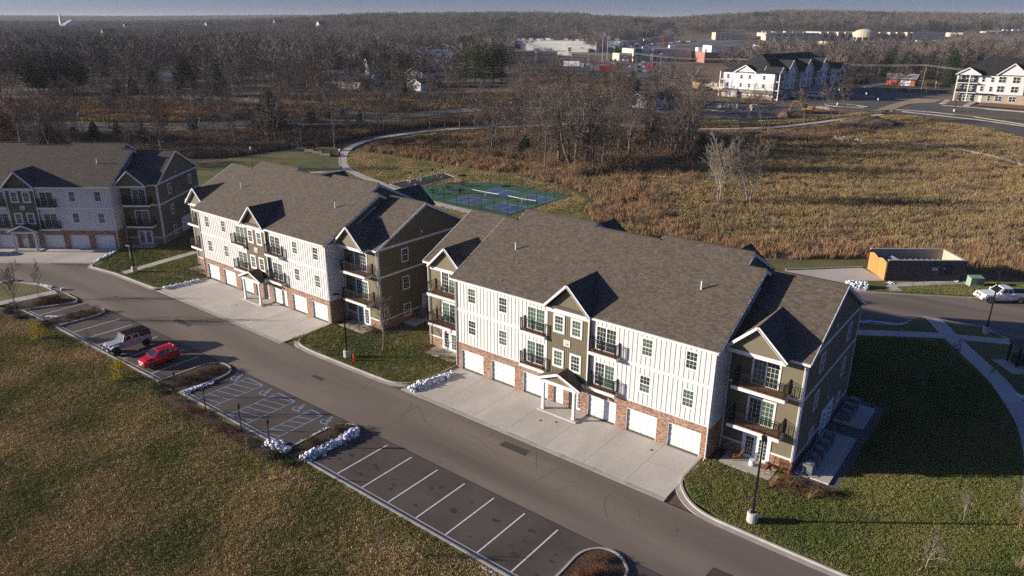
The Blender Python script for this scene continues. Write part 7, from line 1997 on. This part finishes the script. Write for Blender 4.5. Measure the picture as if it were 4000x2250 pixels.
rq = np.random.default_rng(17)
BZ = np.concatenate([rand_poly(rq, z_, n_) for z_, n_ in (([(-177.78, 19.58), (-231.08, 38.00), (-226.59, 53.98), (-200.13, 70.70), (-171.69, 91.76), (-126.50, 61.33)], 90), ([(-127.41, 61.94), (-178.93, 96.59), (-162.17, 121.00), (-143.53, 141.31), (-124.88, 157.44), (-89.43, 114.37), (-104.32, 86.22)], 85))])
bl_ = [np.array(smooth_line(l_, 6)) for l_ in (PATH, [(-225, 12), (-200, 27), (-186.4, 37.6), (-173, 45.4), (-160.7, 54.7), (-149, 66), (-140, 77), (-124, 97), (-112, 124), (-84, 152), (-50, 168)])]
for l_ in bl_: BZ = BZ[np.min((BZ[:, None, 0] - l_[None, :, 0]) ** 2 + (BZ[:, None, 1] - l_[None, :, 1]) ** 2, axis=1) > 16]
BZ = BZ[~in_poly(BZ, LAWN2)]
for i, p_ in enumerate(BZ):
    tree('bare_tree', BARE[i % 6], float(p_[0]), float(p_[1]), float(rq.uniform(6, 11)), BH, 'small bare tree in the brown brush along the back road', group='small bare trees of the brush')
# --- wood: the nearest trees one by one, the far wood as one mass
EXC = [
 MEADOW, LAWN2,
 [(-120, 40), (-90, 30), (-84, 60), (-100, 66), (-120, 66)],
 [(-505.07, 651.27), (-540.91, 759.93), (-315.21, 540.27), (-449.27, 797.22), (-465.11, 917.00), (-546.96, 1104.81), (-537.25, 1135.99), (-465.36, 1010.94), (-387.82, 1086.02), (-363.66, 1092.97), (-146.11, 490.95), (-114.30, 359.22), (-111.00, 277.97), (-126.81, 263.81), (-149.66, 252.33), (-184.85, 260.22), (-298.35, 388.25)],
 [(-358.13, 1077.99), (-369.29, 1108.24), (-259.44, 1181.08), (-154.29, 1271.03), (-62.05, 1342.09), (-52.72, 1238.78), (-122.58, 1113.11), (-71.60, 718.03), (-71.40, 607.68), (-100.66, 579.39), (-126.25, 579.21), (-157.94, 524.01)],
 [(-60.87, 168.28), (-77.26, 206.79), (-90.01, 253.08), (-83.23, 259.08), (-63.26, 266.68), (-38.31, 279.04), (-49.15, 322.76), (-19.81, 337.11), (2.15, 275.93), (-24.33, 468.36), (6.34, 496.66), (30.97, 191.11), (-0.73, 199.09), (-22.34, 176.72), (-44.13, 147.95)],
 [(-424.93, 366.91), (-430.25, 407.53), (-397.81, 440.16), (-240.99, 268.50), (-191.43, 205.95), (-263.85, 247.41), (-313.34, 293.27)], [(-128.94, 138.46), (-195.93, 210.80), (-201.86, 224.31), (-182.94, 241.39), (-112.73, 152.06)], [(-112.99, 151.84), (-345.03, 446.31), (-266.33, 524.52), (-147.85, 354.42), (-73.97, 218.03), (-81.43, 178.36)], [(-182.41, 417.15), (-158.02, 440.22), (-55.92, 196.52), (-68.73, 185.77)], [(-171.54, 117.21), (-209.85, 149.92), (-192.94, 164.89), (-174.00, 160.95), (-169.11, 178.84), (-136.88, 147.05)],
 [(-200.32, 144.41), (-232.03, 169.60), (-216.69, 183.33), (-172.29, 143.74)], [(-156.43, 146.07), (-225.36, 213.07), (-197.65, 209.26), (-162.14, 171.40), (-149.10, 146.95)],
 [(-197.65, 72.76), (-345.02, 147.87), (-346.62, 158.45), (-240.22, 102.66), (-207.15, 101.81), (-179.27, 85.49)],
 [(-176.85, 19.26), (-231.08, 38.00), (-233.53, 55.49), (-219.83, 66.99), (-203.68, 75.91), (-178.93, 96.59), (-125.78, 60.84)], [(-125.78, 60.84), (-178.93, 96.59), (-164.69, 123.08), (-148.49, 127.00), (-135.55, 148.20), (-135.97, 181.63), (-74.08, 102.92)], [(-238.89, 46.52), (-285.48, 62.82), (-303.75, 73.94), (-286.75, 89.03), (-254.64, 77.55), (-236.62, 81.66), (-236.98, 93.04), (-202.67, 76.75)],
 [(-140.66, 74.13), (-149.25, 80.07), (-171.16, 100.15), (-157.88, 105.75), (-124.80, 103.56), (-119.88, 99.04), (-133.90, 82.76)],
 [(-1543.86, 567.60), (-1827.94, 678.17), (-1814.24, 712.60), (-1527.06, 594.70)], [(-1356.38, 569.03), (-1504.15, 634.53), (-1487.42, 666.84), (-1334.42, 595.08)],
]
def free(Pn):
    ok = np.ones(len(Pn), bool)
    for e in EXC: ok &= ~in_poly(Pn, e)
    return ok
rng = np.random.default_rng(5)
N_ = 260000
u = 150 + (1 - np.sqrt(rng.random(N_))) * 0 + rng.random(N_) ** .5 * 1500
v = rng.uniform(-1, 1, N_) * (.72 * u + 15)
Pn = np.stack([43.4 + u * -.617 + v * .787, -46.7 + u * .787 + v * .617], 1)
Pn = Pn[free(Pn)]
def thin(Pn, d, lim):
    cell = {}; out = []
    for p in Pn:
        k = (int(p[0] // d), int(p[1] // d)); bad = False
        for i in (-1, 0, 1):
            for j in (-1, 0, 1):
                for q in cell.get((k[0] + i, k[1] + j), ()):
                    if (q[0] - p[0]) ** 2 + (q[1] - p[1]) ** 2 < d * d: bad = True; break
                if bad: break
            if bad: break
        if bad: continue
        cell.setdefault(k, []).append(p); out.append(p)
        if len(out) >= lim: break
    return np.array(out)
W1 = thin(Pn, 6.4, 40000)
uu = (W1 - CAMP) @ np.array([-.617, .787])
W1 = W1[np.argsort(uu)]
NEAR = 150
for i, p in enumerate(W1[:NEAR]):
    k = rng.integers(0, 6)
    tree('bare_tree', BARE[k] if rng.random() > .07 else RUSB[0], float(p[0]), float(p[1]), float(rng.uniform(8.5, 14.5)), BH, 'bare brown tree in the wood between the back road and the houses', group='bare trees of the nearer wood')
print('near wood', NEAR, 'rest', len(W1) - NEAR, 'reach', float(np.sort(uu)[NEAR]))
M_tw2 = mat('grey_wood_twigs', (.20, .175, .165), (.12, .106, .104), scale=.06, rough=.95); M_tw3 = mat('dark_wood_twigs', (.10, .083, .08), (.06, .052, .053), scale=.06, rough=.95)
LOW = [bare_low(s, 14).mesh('bare_tree', (M_twigf, M_tw2, M_tw3, M_twigf, M_tw3, M_twigf)[s - 100]) for s in range(100, 106)]
ev = [conifer(s, 15, 3.4, 'pine')[1].mesh('pine_tree', M_need) for s in (201, 202)]
rest = W1[NEAR:]
cl = np.sin(rest[:, 0] * .021 + 1.3) * np.cos(rest[:, 1] * .017 + .4) + .5 * np.sin(rest[:, 0] * .07 + rest[:, 1] * .05)
cm = (cl > .9) | (rng.random(len(rest)) < .03)
rest = rest[~((cl < -1.18))]; cm = cm[~(cl < -1.18)]
scatter('far_wood', rest[~cm], LOW, rng, .6, 1.4, label='leafless brown wood spreading to the ridge', tilt=.05)
scatter('far_pines', rest[cm], ev, rng, .7, 1.15, label='dark evergreen clumps scattered through the far wood', tilt=.03)
# very far wood on the left ridge
N2 = 60000
u = 1650 + rng.random(N2) * 3400; v = rng.uniform(-.76, .10, N2) * u
Pf = np.stack([43.4 + u * -.617 + v * .787, -46.7 + u * .787 + v * .617], 1)
BIG = [bare_low(s, 17, .22).mesh('bare_tree', M_twigf) for s in (110, 111, 112)]
scatter('ridge_wood', Pf, BIG, rng, .9, 1.5, label='hazy wood on the farthest ridge', tilt=.05)
N3 = 9000
u = 1600 + rng.random(N3) * 500; v = rng.uniform(.05, .76, N3) * u
Pf = np.stack([43.4 + u * -.617 + v * .787, -46.7 + u * .787 + v * .617], 1)
scatter('ridge_wood', Pf, LOW, rng, .9, 1.4, label='bare wood along the crest of the ridge', tilt=.05)

# ------------------------------------------------------------------ grass, meadow and brush
def tuft(seed, n, h, w, spread, lean=.5):
    r = random.Random(seed); m = MB()
    for _ in range(n):
        a = r.uniform(0, 6.283); d = spread * math.sqrt(r.random()); x, y = d * math.cos(a), d * math.sin(a)
        b = r.uniform(0, 6.283); l = h * r.uniform(.55, 1.1); k = lean * r.random() * l
        cx, cy = math.cos(b), math.sin(b)
        m.face([(x - cy * w, y + cx * w, 0), (x + cy * w, y - cx * w, 0), (x + cx * k, y + cy * k, l)])
    return m
def blades(name, c1, c2, c3, s3, f3=.9, sc=3.0):
    return mat(name, c1, c2, scale=sc, rough=.9, c3=c3, scale3=s3, f3=f3)
M_bl1 = blades('lawn_blades', (.30, .27, .085), (.20, .21, .055), (.56, .41, .20), .17)
M_bl2 = blades('green_lawn_blades', (.15, .18, .044), (.12, .16, .036), (.36, .28, .10), .14, .5)
M_bl3 = blades('dry_meadow_stalks', (.38, .265, .125), (.20, .138, .068), (.25, .20, .085), .05, .8, 1.0)
M_bl4 = blades('rust_meadow_stalks', (.37, .215, .11), (.20, .12, .065), (.33, .23, .115), .09, .7, 1.0)
M_bl5 = blades('pale_slope_grass', (.40, .30, .14), (.27, .20, .09), (.22, .19, .07), .05, .8, 1.0)
M_brush = blades('brush_twigs', (.20, .148, .11), (.12, .092, .072), (.30, .19, .10), .03, .8, .6)
TL1 = [tuft(s, 26, .095, .016, .24).mesh('grass_tuft', M_bl1) for s in range(3)]
TL2 = [tuft(s, 26, .095, .016, .24).mesh('grass_tuft', M_bl2) for s in range(3)]
rng = np.random.default_rng(9)
FRONT = [(26, -19.7), (2.3, -19.7), (-.6, -21), (-16, -21.5), (-19.5, -20.2), (-41.2, -20.8), (-49.3, -23), (-53.6, -24), (-56, -30), (-40, -42), (10, -46), (30, -28)]
Pg = rand_poly(rng, FRONT, 95000); Pg = Pg[in_view(Pg)]
scatter('lawn_grass', Pg, TL1, rng, .6, 1.35, zoff=.09, label='patchy green and straw lawn in front of the parking bays')
def near_lawn(n):
    Q = rand_poly(rng, [(-18, -6.2), (-10, -6.4), (0, -6), (0, 1.8), (-6, 2), (-10, 18), (-8, 34), (-20, 40), (-14, 2), (-18, -.5)], n)
    Q2 = rand_poly(rng, [(25.7, -3.5), (27.3, -5.4), (30, -6.1), (48, -6.3), (47, 10), (44.5, 20), (41, 29), (36, 36.5), (28.2, 32), (30, 18), (35, 17), (35, 2), (31, -1), (30.7, .1), (26.5, .1), (26, 1.9), (25.8, 1.9)], n * 2)
    Q3 = rand_poly(rng, [(-59.5, -8.1), (-54, -7.5), (-44.7, -7), (-43.4, -5.5), (-43.2, -.8), (-49.8, 2), (-53, 20), (-62, 4), (-65, -1.8), (-62.2, -5.2)], n // 2)
    Q4 = rand_poly(rng, [(28, 50), (27, 52.6), (30, 56), (36, 62), (45, 64), (56, 70), (56, 66), (37, 54.6), (30.4, 51)], n // 2)
    return np.concatenate([Q, Q2, Q3, Q4])
Pg = near_lawn(26000); Pg = Pg[in_view(Pg)]
cut = [[(-54.6, -7.2), (-53.0, -7.2), (-53.4, -2), (-54.1, 4), (-55.8, 4), (-55.2, -2)], [(28.3, 32.2), (43, 40.4), (42, 42), (28, 34.1)], [(26.9, 52.2), (28.3, 50.4), (31.5, 54.4), (37, 60), (36, 61.5), (30, 56)], [(33.4, 43), (35.4, 43), (38.1, 37.9), (42.5, 30.3), (44.5, 25.5), (46, 20.8), (46.9, 15), (45, 15), (44, 20.6), (42.6, 25), (40.7, 29.6), (36.2, 37.2)]]
for c_ in cut: Pg = Pg[~in_poly(Pg, c_)]
scatter('lawn_grass', Pg, TL2, rng, .6, 1.3, zoff=.09, label='green lawn patched with straw round the apartment blocks')
ct = [(-62.5, 51), (-59, 64), (-53, 69.4), (-32.6, 69.6), (-32.4, 48.6), (-38, 46), (-58, 48.8)]
Pg = rand_poly(rng, [(-98, 72), (-83, 75), (-68, 76), (-52, 78), (-38, 75), (-29, 69), (-25, 60), (-21, 55), (-24, 45), (-46, 40), (-60, 44), (-72, 50), (-85, 56), (-98, 65)], 42000)
Pg = Pg[~in_poly(Pg, ct) & ~in_poly(Pg, FIT)]
Pth = np.array(smooth_line(PATH[:10], 6))
Pg = Pg[np.min((Pg[:, None, 0] - Pth[None, :, 0]) ** 2 + (Pg[:, None, 1] - Pth[None, :, 1]) ** 2, axis=1) > 1.3 ** 2]
scatter('lawn_grass', Pg, TL1, rng, .9, 1.7, zoff=.09, label='straw coloured lawn round the sports court')

ST1 = [tuft(s, 26, 1.15, .035, .55, .55).mesh('stalk_clump', M_bl4) for s in range(20, 24)]
ST2 = [tuft(s, 24, .50, .035, .55, .8).mesh('stalk_clump', M_bl3) for s in range(24, 28)]
ST3 = [tuft(s, 24, .30, .035, .6, .8).mesh('grass_clump', M_bl5) for s in range(28, 31)]
Pm = rand_poly(rng, MEADOW, 150000); Pm = Pm[in_view(Pm)]
# distance to the mown edge decides how tall the growth is
edge = np.array(smooth_line(MEADOW_EDGE + [(-103, 80), (-103, 90), (-98, 100), (-94, 106), (-84, 117), (-75, 128)], 8) + smooth_line([(60, 74), (44, 66), (34.5, 67)], 6))
de = np.sqrt(np.min((Pm[:, None, 0] - edge[None, :, 0]) ** 2 + (Pm[:, None, 1] - edge[None, :, 1]) ** 2, axis=1))
nz = np.sin(Pm[:, 0] * .13) * np.cos(Pm[:, 1] * .11 + 1) + .6 * np.sin(Pm[:, 0] * .31 + Pm[:, 1] * .27)
left = Pm[:, 0] < -20
tall = ((de < 9 + 4 * nz) | (left & (nz > .25))) & (de > .4)
nz2 = np.sin(Pm[:, 0] * .52 + 2 * np.sin(Pm[:, 1] * .2)) * np.cos(Pm[:, 1] * .43 + np.sin(Pm[:, 0] * .17))
pp = np.array(smooth_line(PATH, 6))
def off_path(Q, d=1.6): return np.min((Q[:, None, 0] - pp[None, :, 0]) ** 2 + (Q[:, None, 1] - pp[None, :, 1]) ** 2, axis=1) > d * d
Pt = Pm[tall]; Pt = Pt[(rng.random(len(Pt)) < .38 + .3 * nz2[tall]) & off_path(Pt, 4.5)]
scatter('dry_stalks', Pt, ST1, rng, .55, 1.3, zoff=.04, label='tall rust brown stalks along the meadow edge')
kk = ~tall & (de > .4); Ps = Pm[kk]; Ps = Ps[(rng.random(len(Ps)) < .5 + .45 * nz2[kk]) & off_path(Ps, 3.0)]
scatter('meadow_grass', Ps, ST2, rng, .6, 1.6, zoff=.04, label='rough dry grass over the middle of the meadow')
Pw = np.concatenate([rand_poly(rng, z_, n_) for z_, n_ in (([(-203.10, 33.53), (-235.03, 39.35), (-234.06, 47.76), (-220.20, 60.68), (-201.08, 71.19), (-181.87, 84.58), (-170.88, 91.22), (-160.06, 83.96), (-157.80, 73.08), (-167.40, 58.28), (-183.04, 47.13)], 14000), ([(-152.68, 78.99), (-170.08, 90.68), (-165.99, 96.49), (-153.54, 105.57), (-150.39, 113.29), (-140.06, 119.25), (-133.74, 131.38), (-119.89, 146.05), (-112.73, 152.06), (-98.76, 134.29), (-117.61, 114.95), (-132.80, 106.33), (-139.11, 104.15)], 9000), ([(-149.01, 44.35), (-160.62, 50.35), (-139.79, 70.29), (-128.32, 62.55)], 2500))])
for v_ in VERGE: Pw = Pw[~in_poly(Pw, v_)]
for l_ in bl_: Pw = Pw[np.min((Pw[:, None, 0] - l_[None, :, 0]) ** 2 + (Pw[:, None, 1] - l_[None, :, 1]) ** 2, axis=1) > 30]
ST4 = [tuft(s, 24, 1.1, .035, .55, .55).mesh('reed_clump', blades('golden_reeds', (.58, .37, .18), (.40, .25, .13), (.50, .36, .17), .06, .8, 1.0)) for s in range(36, 39)]
scatter('dry_stalks', Pw, ST4, rng, .5, 1.2, zoff=0, label='golden brown reeds between the back road and the street')
SL = [[(-10.24, 175.57), (-7.02, 192.75), (-3.86, 202.76), (4.17, 203.10), (19.01, 201.12), (27.30, 196.90), (30.67, 194.32), (32.25, 177.36), (22.90, 184.54), (13.29, 182.52), (3.27, 180.36), (-3.21, 177.13)], [(-35.90, 157.86), (-27.48, 168.01), (-20.24, 180.30), (-14.78, 192.04), (-7.19, 203.43), (-7.83, 206.17), (-13.27, 201.71), (-20.59, 184.07), (-29.06, 174.74), (-35.13, 166.28), (-39.68, 164.88), (-48.27, 156.70), (-45.22, 150.26)]]
Pg = np.concatenate([rand_poly(rng, s_, 16000) for s_ in SL])
gs = [(-6.14, 179.98), (-2.97, 190.25), (0.98, 194.61), (4.69, 190.96), (12.32, 188.14), (18.94, 187.13), (16.04, 186.34), (9.35, 185.31), (-0.47, 181.01)]
Pg = Pg[~in_poly(Pg, gs) & off_path(Pg, 2.6)]
scatter('slope_grass', Pg, ST3, rng, .7, 1.5, zoff=.05, label='short straw grass on the far slopes')

def brushm(seed, H, n):
    r = random.Random(seed); m = MB()
    for _ in range(n):
        a = r.uniform(0, 6.283); p = Vector((r.gauss(0, .5), r.gauss(0, .5), 0)); e = r.uniform(.5, 1.45)
        q = p + Vector((math.cos(a) * math.cos(e), math.sin(a) * math.cos(e), math.sin(e))) * H * r.uniform(.5, 1.1)
        s = (q - p).cross(Vector((r.gauss(0, 1), r.gauss(0, 1), r.gauss(0, 1)))).normalized() * .03
        m.face([tuple(p - s), tuple(p + s), tuple(q)])
        for k in range(3):
            b = p.lerp(q, r.uniform(.3, .95)); d = Vector((r.gauss(0, 1), r.gauss(0, 1), r.gauss(.6, .6))).normalized() * H * r.uniform(.12, .3)
            s = d.cross(Vector((r.gauss(0, 1), r.gauss(0, 1), r.gauss(0, 1)))).normalized() * .028
            m.face([tuple(b - s), tuple(b + s), tuple(b + d)])
    return m
BR = [brushm(s, 2.2, 34).mesh('brush', M_brush) for s in range(70, 75)]
TBR = [brushm(s, 3.6, 60).mesh('brush', M_brush) for s in range(80, 83)]
Pt_ = rand_poly(rng, [(-70.76, 87.09), (-60.41, 90.59), (-41.97, 85.99), (-36.65, 95.27), (-31.48, 111.71), (-30.20, 125.09), (-33.31, 137.92), (-42.37, 135.88), (-58.60, 122.67), (-78.88, 98.21)], 1800); Pt_ = Pt_[off_path(Pt_, 9)]
scatter('thicket_brush', Pt_, TBR, rng, .5, 1.15, label='dense tangled undergrowth among the thicket trees', tilt=.15)
zones = [([(-69.72, 83.01), (-74.27, 94.25), (-56.82, 93.51), (-44.08, 89.20), (-38.68, 93.61), (-31.66, 104.23), (-31.33, 124.17), (-26.47, 130.63), (-27.69, 153.32), (-29.35, 160.56), (-50.53, 140.39), (-69.64, 130.09), (-87.01, 112.11), (-85.49, 98.09)], 3800),
         ([(-177.78, 19.58), (-189.75, 23.72), (-178.75, 31.96), (-170.04, 41.22), (-151.10, 56.65), (-140.80, 70.97), (-126.50, 61.33), (-148.00, 43.83)], 2600),
         ([(-126.50, 61.33), (-142.84, 72.35), (-136.80, 78.05), (-128.51, 85.59), (-119.81, 96.66), (-117.11, 98.05), (-103.71, 108.99), (-92.40, 113.49), (-95.84, 104.61), (-101.76, 91.11), (-104.41, 79.31)], 3600), ([(-152.79, 104.97), (-149.60, 112.63), (-139.33, 118.58), (-133.74, 131.38), (-118.35, 144.24), (-111.25, 150.18), (-98.76, 134.29), (-118.12, 115.47), (-133.38, 106.85), (-139.72, 104.67)], 900),
         ([(-112.73, 152.06), (-148.26, 197.26), (-160.66, 251.78), (-130.31, 260.68), (-109.12, 231.85), (-88.33, 189.18), (-89.28, 171.75)], 2200), ([(-6.62, 183.44), (-4.36, 196.82), (-1.38, 190.90), (-4.42, 174.68), (-14.54, 155.17), (-22.06, 146.33), (-27.73, 161.62), (-15.98, 177.39)], 700), ([(-11.65, 290.67), (-55.28, 518.92), (-47.69, 630.60), (-26.34, 564.79), (-15.60, 402.86), (-3.17, 304.61)], 900)]
zones += [([(-136.96, 34.78), (-123.66, 43.58), (-118.71, 48.97), (-116.29, 57.09), (-114.27, 65.39), (-110.07, 70.78), (-110.40, 74.49), (-117.05, 76.35), (-134.69, 59.05), (-151.86, 42.17)], 1500), ([(-185.69, 13.14), (-242.71, 30.67), (-231.37, 52.79), (-201.57, 74.81), (-175.14, 94.06), (-126.50, 61.33), (-139.63, 50.10)], 3000), ([(-126.50, 61.33), (-178.93, 96.59), (-164.69, 123.08), (-143.53, 141.31), (-127.72, 171.13), (-96.00, 130.78), (-92.28, 109.01), (-100.97, 90.35), (-104.41, 79.31)], 4200)]
Pb = np.concatenate([rand_poly(rng, z_, n_ * 3)[:n_] for z_, n_ in zones])
# dark scrub in streaks over the meadow
Pq = Pm[(nz2 < -.62) & (de > 3)]; Pq = Pq[rng.random(len(Pq)) < .16]
Pb = np.concatenate([Pb, Pq])
for ln_, d_ in ((PATH, 5.0), ([(-225, 12), (-200, 27), (-186.4, 37.6), (-173, 45.4), (-160.7, 54.7), (-149, 66), (-140, 77), (-131, 88), (-124, 97), (-118, 110), (-112, 124), (-100, 140), (-84, 152), (-66, 162), (-50, 168), (-40, 172)], 7.5), ([(-190, 90), (-167.6, 97.7), (-155.3, 102.9), (-145, 103.5), (-136.4, 101.4), (-123, 99)], 6.0)):
    q_ = np.array(smooth_line(ln_, 6)); Pb = Pb[np.min((Pb[:, None, 0] - q_[None, :, 0]) ** 2 + (Pb[:, None, 1] - q_[None, :, 1]) ** 2, axis=1) > d_ * d_]
for v_ in VERGE: Pb = Pb[~in_poly(Pb, v_)]
Pb = Pb[~in_poly(Pb, LAWN2)]
scatter('brush', Pb, BR, rng, .35, .85, label='tangled rust brown brush between the road, the thicket and the meadow', tilt=.2)

# ------------------------------------------------------------------ saplings, shrubs and bed plants near the buildings
SAP = [meshes(bare(s, 5, 1, .6, (10, 5, 4, 3), .25, rt=.055, tw=.008), M_pale, M_twig) for s in (301, 302, 303)]
for (x, y, h), k, lab in zip([(-47.05, -21.96, 7.1), (-51.66, -18.07, 4.6), (-8.32, -2.19, 7.0), (42.51, 3.71, 2.4), (41.41, -2.86, 3.3), (-11.52, -21.42, 1.9), (-3.08, -21.13, 1.7), (3.71, -20.88, 0.8), (-28.76, -21.67, 3.0), (37.91, 28.93, 3.3), (41.13, 29.23, 1.7), (43.13, 18.54, 2.0), (36.66, 22.44, 2.4), (14.32, -23.05, 2.0)],
        (0, 1, 2, 0, 1, 2, 0, 1, 2, 0, 1, 2, 1, 2),
        ('tall bare sapling leaning on the grass left of the yellow shrubs', 'bare sapling in the bed beside the left path', 'pale bare birch sapling between the two sunlit blocks', 'small bare sapling with a mulch ring at the far side of the right lawn', 'small bare sapling with a mulch ring near the right kerb', 'thin sapling with a dark stake behind the first sign', 'thin sapling with a dark stake behind the fourth sign', 'short dark stake with twigs below the long snow heap', 'thin staked sapling on the lawn between the yellow shrubs', 'brown leaved sapling beside the right crossing of paths', 'bare sapling by the bend of the shaded path', 'faint sapling in the dark lawn near the right edge', 'green bushy sapling in the dark shaded lawn', 'small green sapling on the front lawn near the white bays')):
    tree('sapling', SAP[k], x, y, max(1.2, min(h, 6.5)), 5, lab, cat='sapling', sx=.8)
for x, y in (((42.54, 3.54)), ((41.42, -2.93)), ((-8.19, -2.30)), ((30.38, -2.83))):
    sheet('mulch_ring', [(x + .7 * math.cos(k * .63), y + .7 * math.sin(k * .63)) for k in range(10)], .125, M_mulch)
YS = [meshes(leafy(s, 2.6, 1.15, 2600, .085, .05), M_bark, M_yel) for s in (311, 312)]
for (x, y, h), k, lab in zip([(-38.81, -22.74, 2.1), (-22.69, -21.65, 1.8)], (0, 1), ('yellow leaved shrub on the lawn by the two empty bays', 'yellow leaved shrub on the lawn opposite the red hatchback')):
    tree('yellow_shrub', YS[k], x, y, max(2.0, h), 2.6, lab, cat='shrub', group='yellow shrubs on the front lawn', sx=.9)
M_spi = mat('red_brown_shrub_twigs', (.16, .085, .04), (.09, .055, .03), scale=4, rough=.9)
SH = [meshes(leafy(s, 1.0, .9, 900, .07, .05, .5), M_bark, m_) for s, m_ in ((321, M_spi), (322, M_oliv), (323, M_rusl))]
JU = meshes(leafy(325, .55, 1.0, 1000, .085, .05, .35), M_bark, mat('juniper_green', (.045, .06, .022), (.03, .04, .018), scale=4, rough=.9))
q = random.Random(8)
def shrubs(spots, label, group, kinds, hs=(.45, .8)):
    for x, y in spots:
        k = q.choice(kinds); ms = JU if k == 3 else SH[k]
        tree('shrub' if k != 3 else 'juniper', ms, x, y, q.uniform(*hs) * (.6 if k == 3 else 1), .55 if k == 3 else 1.0, label, cat='shrub', group=group)
def rows(x0, y0, x1, y1, n, j=.25): return [(x0 + (x1 - x0) * (k + .5) / n + q.uniform(-j, j), y0 + (y1 - y0) * (k + .5) / n + q.uniform(-j, j)) for k in range(n)]
shrubs(rows(.8, -18.4, .8, -14.2, 9, .45), 'brown shrub on the island beside the longest snow heap', 'shrubs of the island with the snow', (0, 0, 2, 1))
shrubs(rows(-17.6, -19, -17.6, -14.6, 9, .5), 'brown shrub on the island between the red hatchback and the blue bays', 'shrubs of the island by the red hatchback', (0, 0, 2, 1))
shrubs(rows(-42.3, -19.6, -42.2, -15.4, 8, .35), 'brown shrub on the small island left of the off-road car', 'shrubs of the small left island', (0, 2, 1, 0))
shrubs(rows(25.6, -18.8, 25.6, -14.2, 9, .5), 'dark brown shrub on the island at the bottom edge', 'shrubs of the bottom island', (0, 2, 0))
shrubs(rows(-50.4, -20.4, -49.2, -15.9, 10, .7), 'brown shrub in the bed between the left path and the bays', 'shrubs of the left bed', (0, 1, 0, 2))
shrubs([(-50.9, -21.6), (-49.5, -22.1), (-47, -21.7)], 'low green juniper in the bed by the tall leaning sapling', 'junipers by the left sapling', (3,))
shrubs([(-18.3, -20.3), (-16.8, -20.6), (.3, -20.3), (1.6, -20.4), (-.6, -20.6), (-43.1, -20.9), (-42.0, -21.0)], 'low green juniper at the lawn end of an island', 'junipers at the island ends', (3,))
shrubs(rows(-15.2, -20.9, -3, -20.4, 12, .4), 'low reddish shrub in the bed behind the signs', 'shrubs behind the signs', (0, 2, 0), (.4, .7))
shrubs([(31.4, -.1), (32.2, -.3), (33.1, .2), (33.9, .6), (32.6, .9), (34.3, 1.2), (31.7, .8)], 'dry brown bed plant at the corner beyond the bench', 'bed plants at the nearest corner', (0, 2, 0), (.5, .8))
shrubs([(-1.2, .6), (-2.4, .3), (-4.6, .4), (-16.2, .2), (-14.6, .2), (-12.6, .5), (-47, -.8), (-45.2, -.9)], 'dry brown plant in a bed by a patio of the sunlit blocks', 'bed plants by the patios', (0, 2), (.5, .9))
ORN = [tuft(s, 60, .9, .012, .16, 1.1).mesh('blades', mat('dry_ornamental_grass', (.42, .30, .15), (.28, .19, .10), scale=8, rough=.9)) for s in (331, 332)]
for x, y, s in ((31.0, -.3, .9), (31.9, .3, .8), (30.9, .5, .7), (33.6, -.1, .8), (45.9, .8, 1.1), (46.2, 3.2, 1.0), (45.6, 5.6, 1.0)):
    o = empty('ornamental_grass', (x, y, .1), q.uniform(0, 6), 'dry straw coloured ornamental grass in a bed of the right lawn', 'plant', 'ornamental grasses of the right lawn'); link_mesh('blades', ORN[int(s * 10) % 2], o, None, None, (s, s, s))
ORDW = ['leftmost', 'second', 'third', 'fourth', 'fifth', 'sixth', 'seventh', 'eighth', 'ninth', 'tenth', 'eleventh', 'twelfth', 'thirteenth', 'fourteenth', 'fifteenth', 'sixteenth', 'seventeenth', 'eighteenth', 'nineteenth', 'twentieth', 'twenty-first', 'twenty-second', 'twenty-third', 'twenty-fourth', 'twenty-fifth'] + ['twenty-sixth', 'twenty-seventh', 'twenty-eighth', 'twenty-ninth', 'thirtieth'] + ['thirty-' + k for k in ('first', 'second', 'third', 'fourth', 'fifth', 'sixth', 'seventh', 'eighth', 'ninth')] + ['fortieth'] + ['forty-' + k for k in ('first', 'second', 'third', 'fourth', 'fifth', 'sixth', 'seventh', 'eighth', 'ninth')]
def order_labels():
    by = {}
    for o in list(bpy.data.objects):
        if o.parent is None and 'label' in o and o.get('category') in ('tree', 'pallet') and 'group' in o: by.setdefault(o['label'], []).append(o)
    for lab, os_ in by.items():
        if not 1 < len(os_) <= 50: continue
        os_.sort(key=lambda o: ((o.location.x - 43.4) * .787 + (o.location.y + 46.7) * .617) / max(1, (o.location.x - 43.4) * -.617 + (o.location.y + 46.7) * .787))
        for i, o in enumerate(os_):
            w_ = 'rightmost' if i == len(os_) - 1 else ORDW[i] + (' from the left' if i else '')
            o['label'] = lab + ', ' + w_
order_labels()
# ------------------------------------------------------------------ air between here and the ridge
hm = bpy.data.materials.new('haze'); hm.use_nodes = True
hn = hm.node_tree; hn.nodes.clear()
pv = hn.nodes.new('ShaderNodeVolumePrincipled'); pv.inputs['Color'].default_value = (.86, .92, 1.0, 1); pv.inputs['Density'].default_value = 0.00007
ho = hn.nodes.new('ShaderNodeOutputMaterial'); hn.links.new(pv.outputs[0], ho.inputs['Volume'])
mb = MB(); mb.box(-12600, -12600, -12, 12700, 12500, 135)
o = mb.build('haze', hm); o['kind'] = 'stuff'
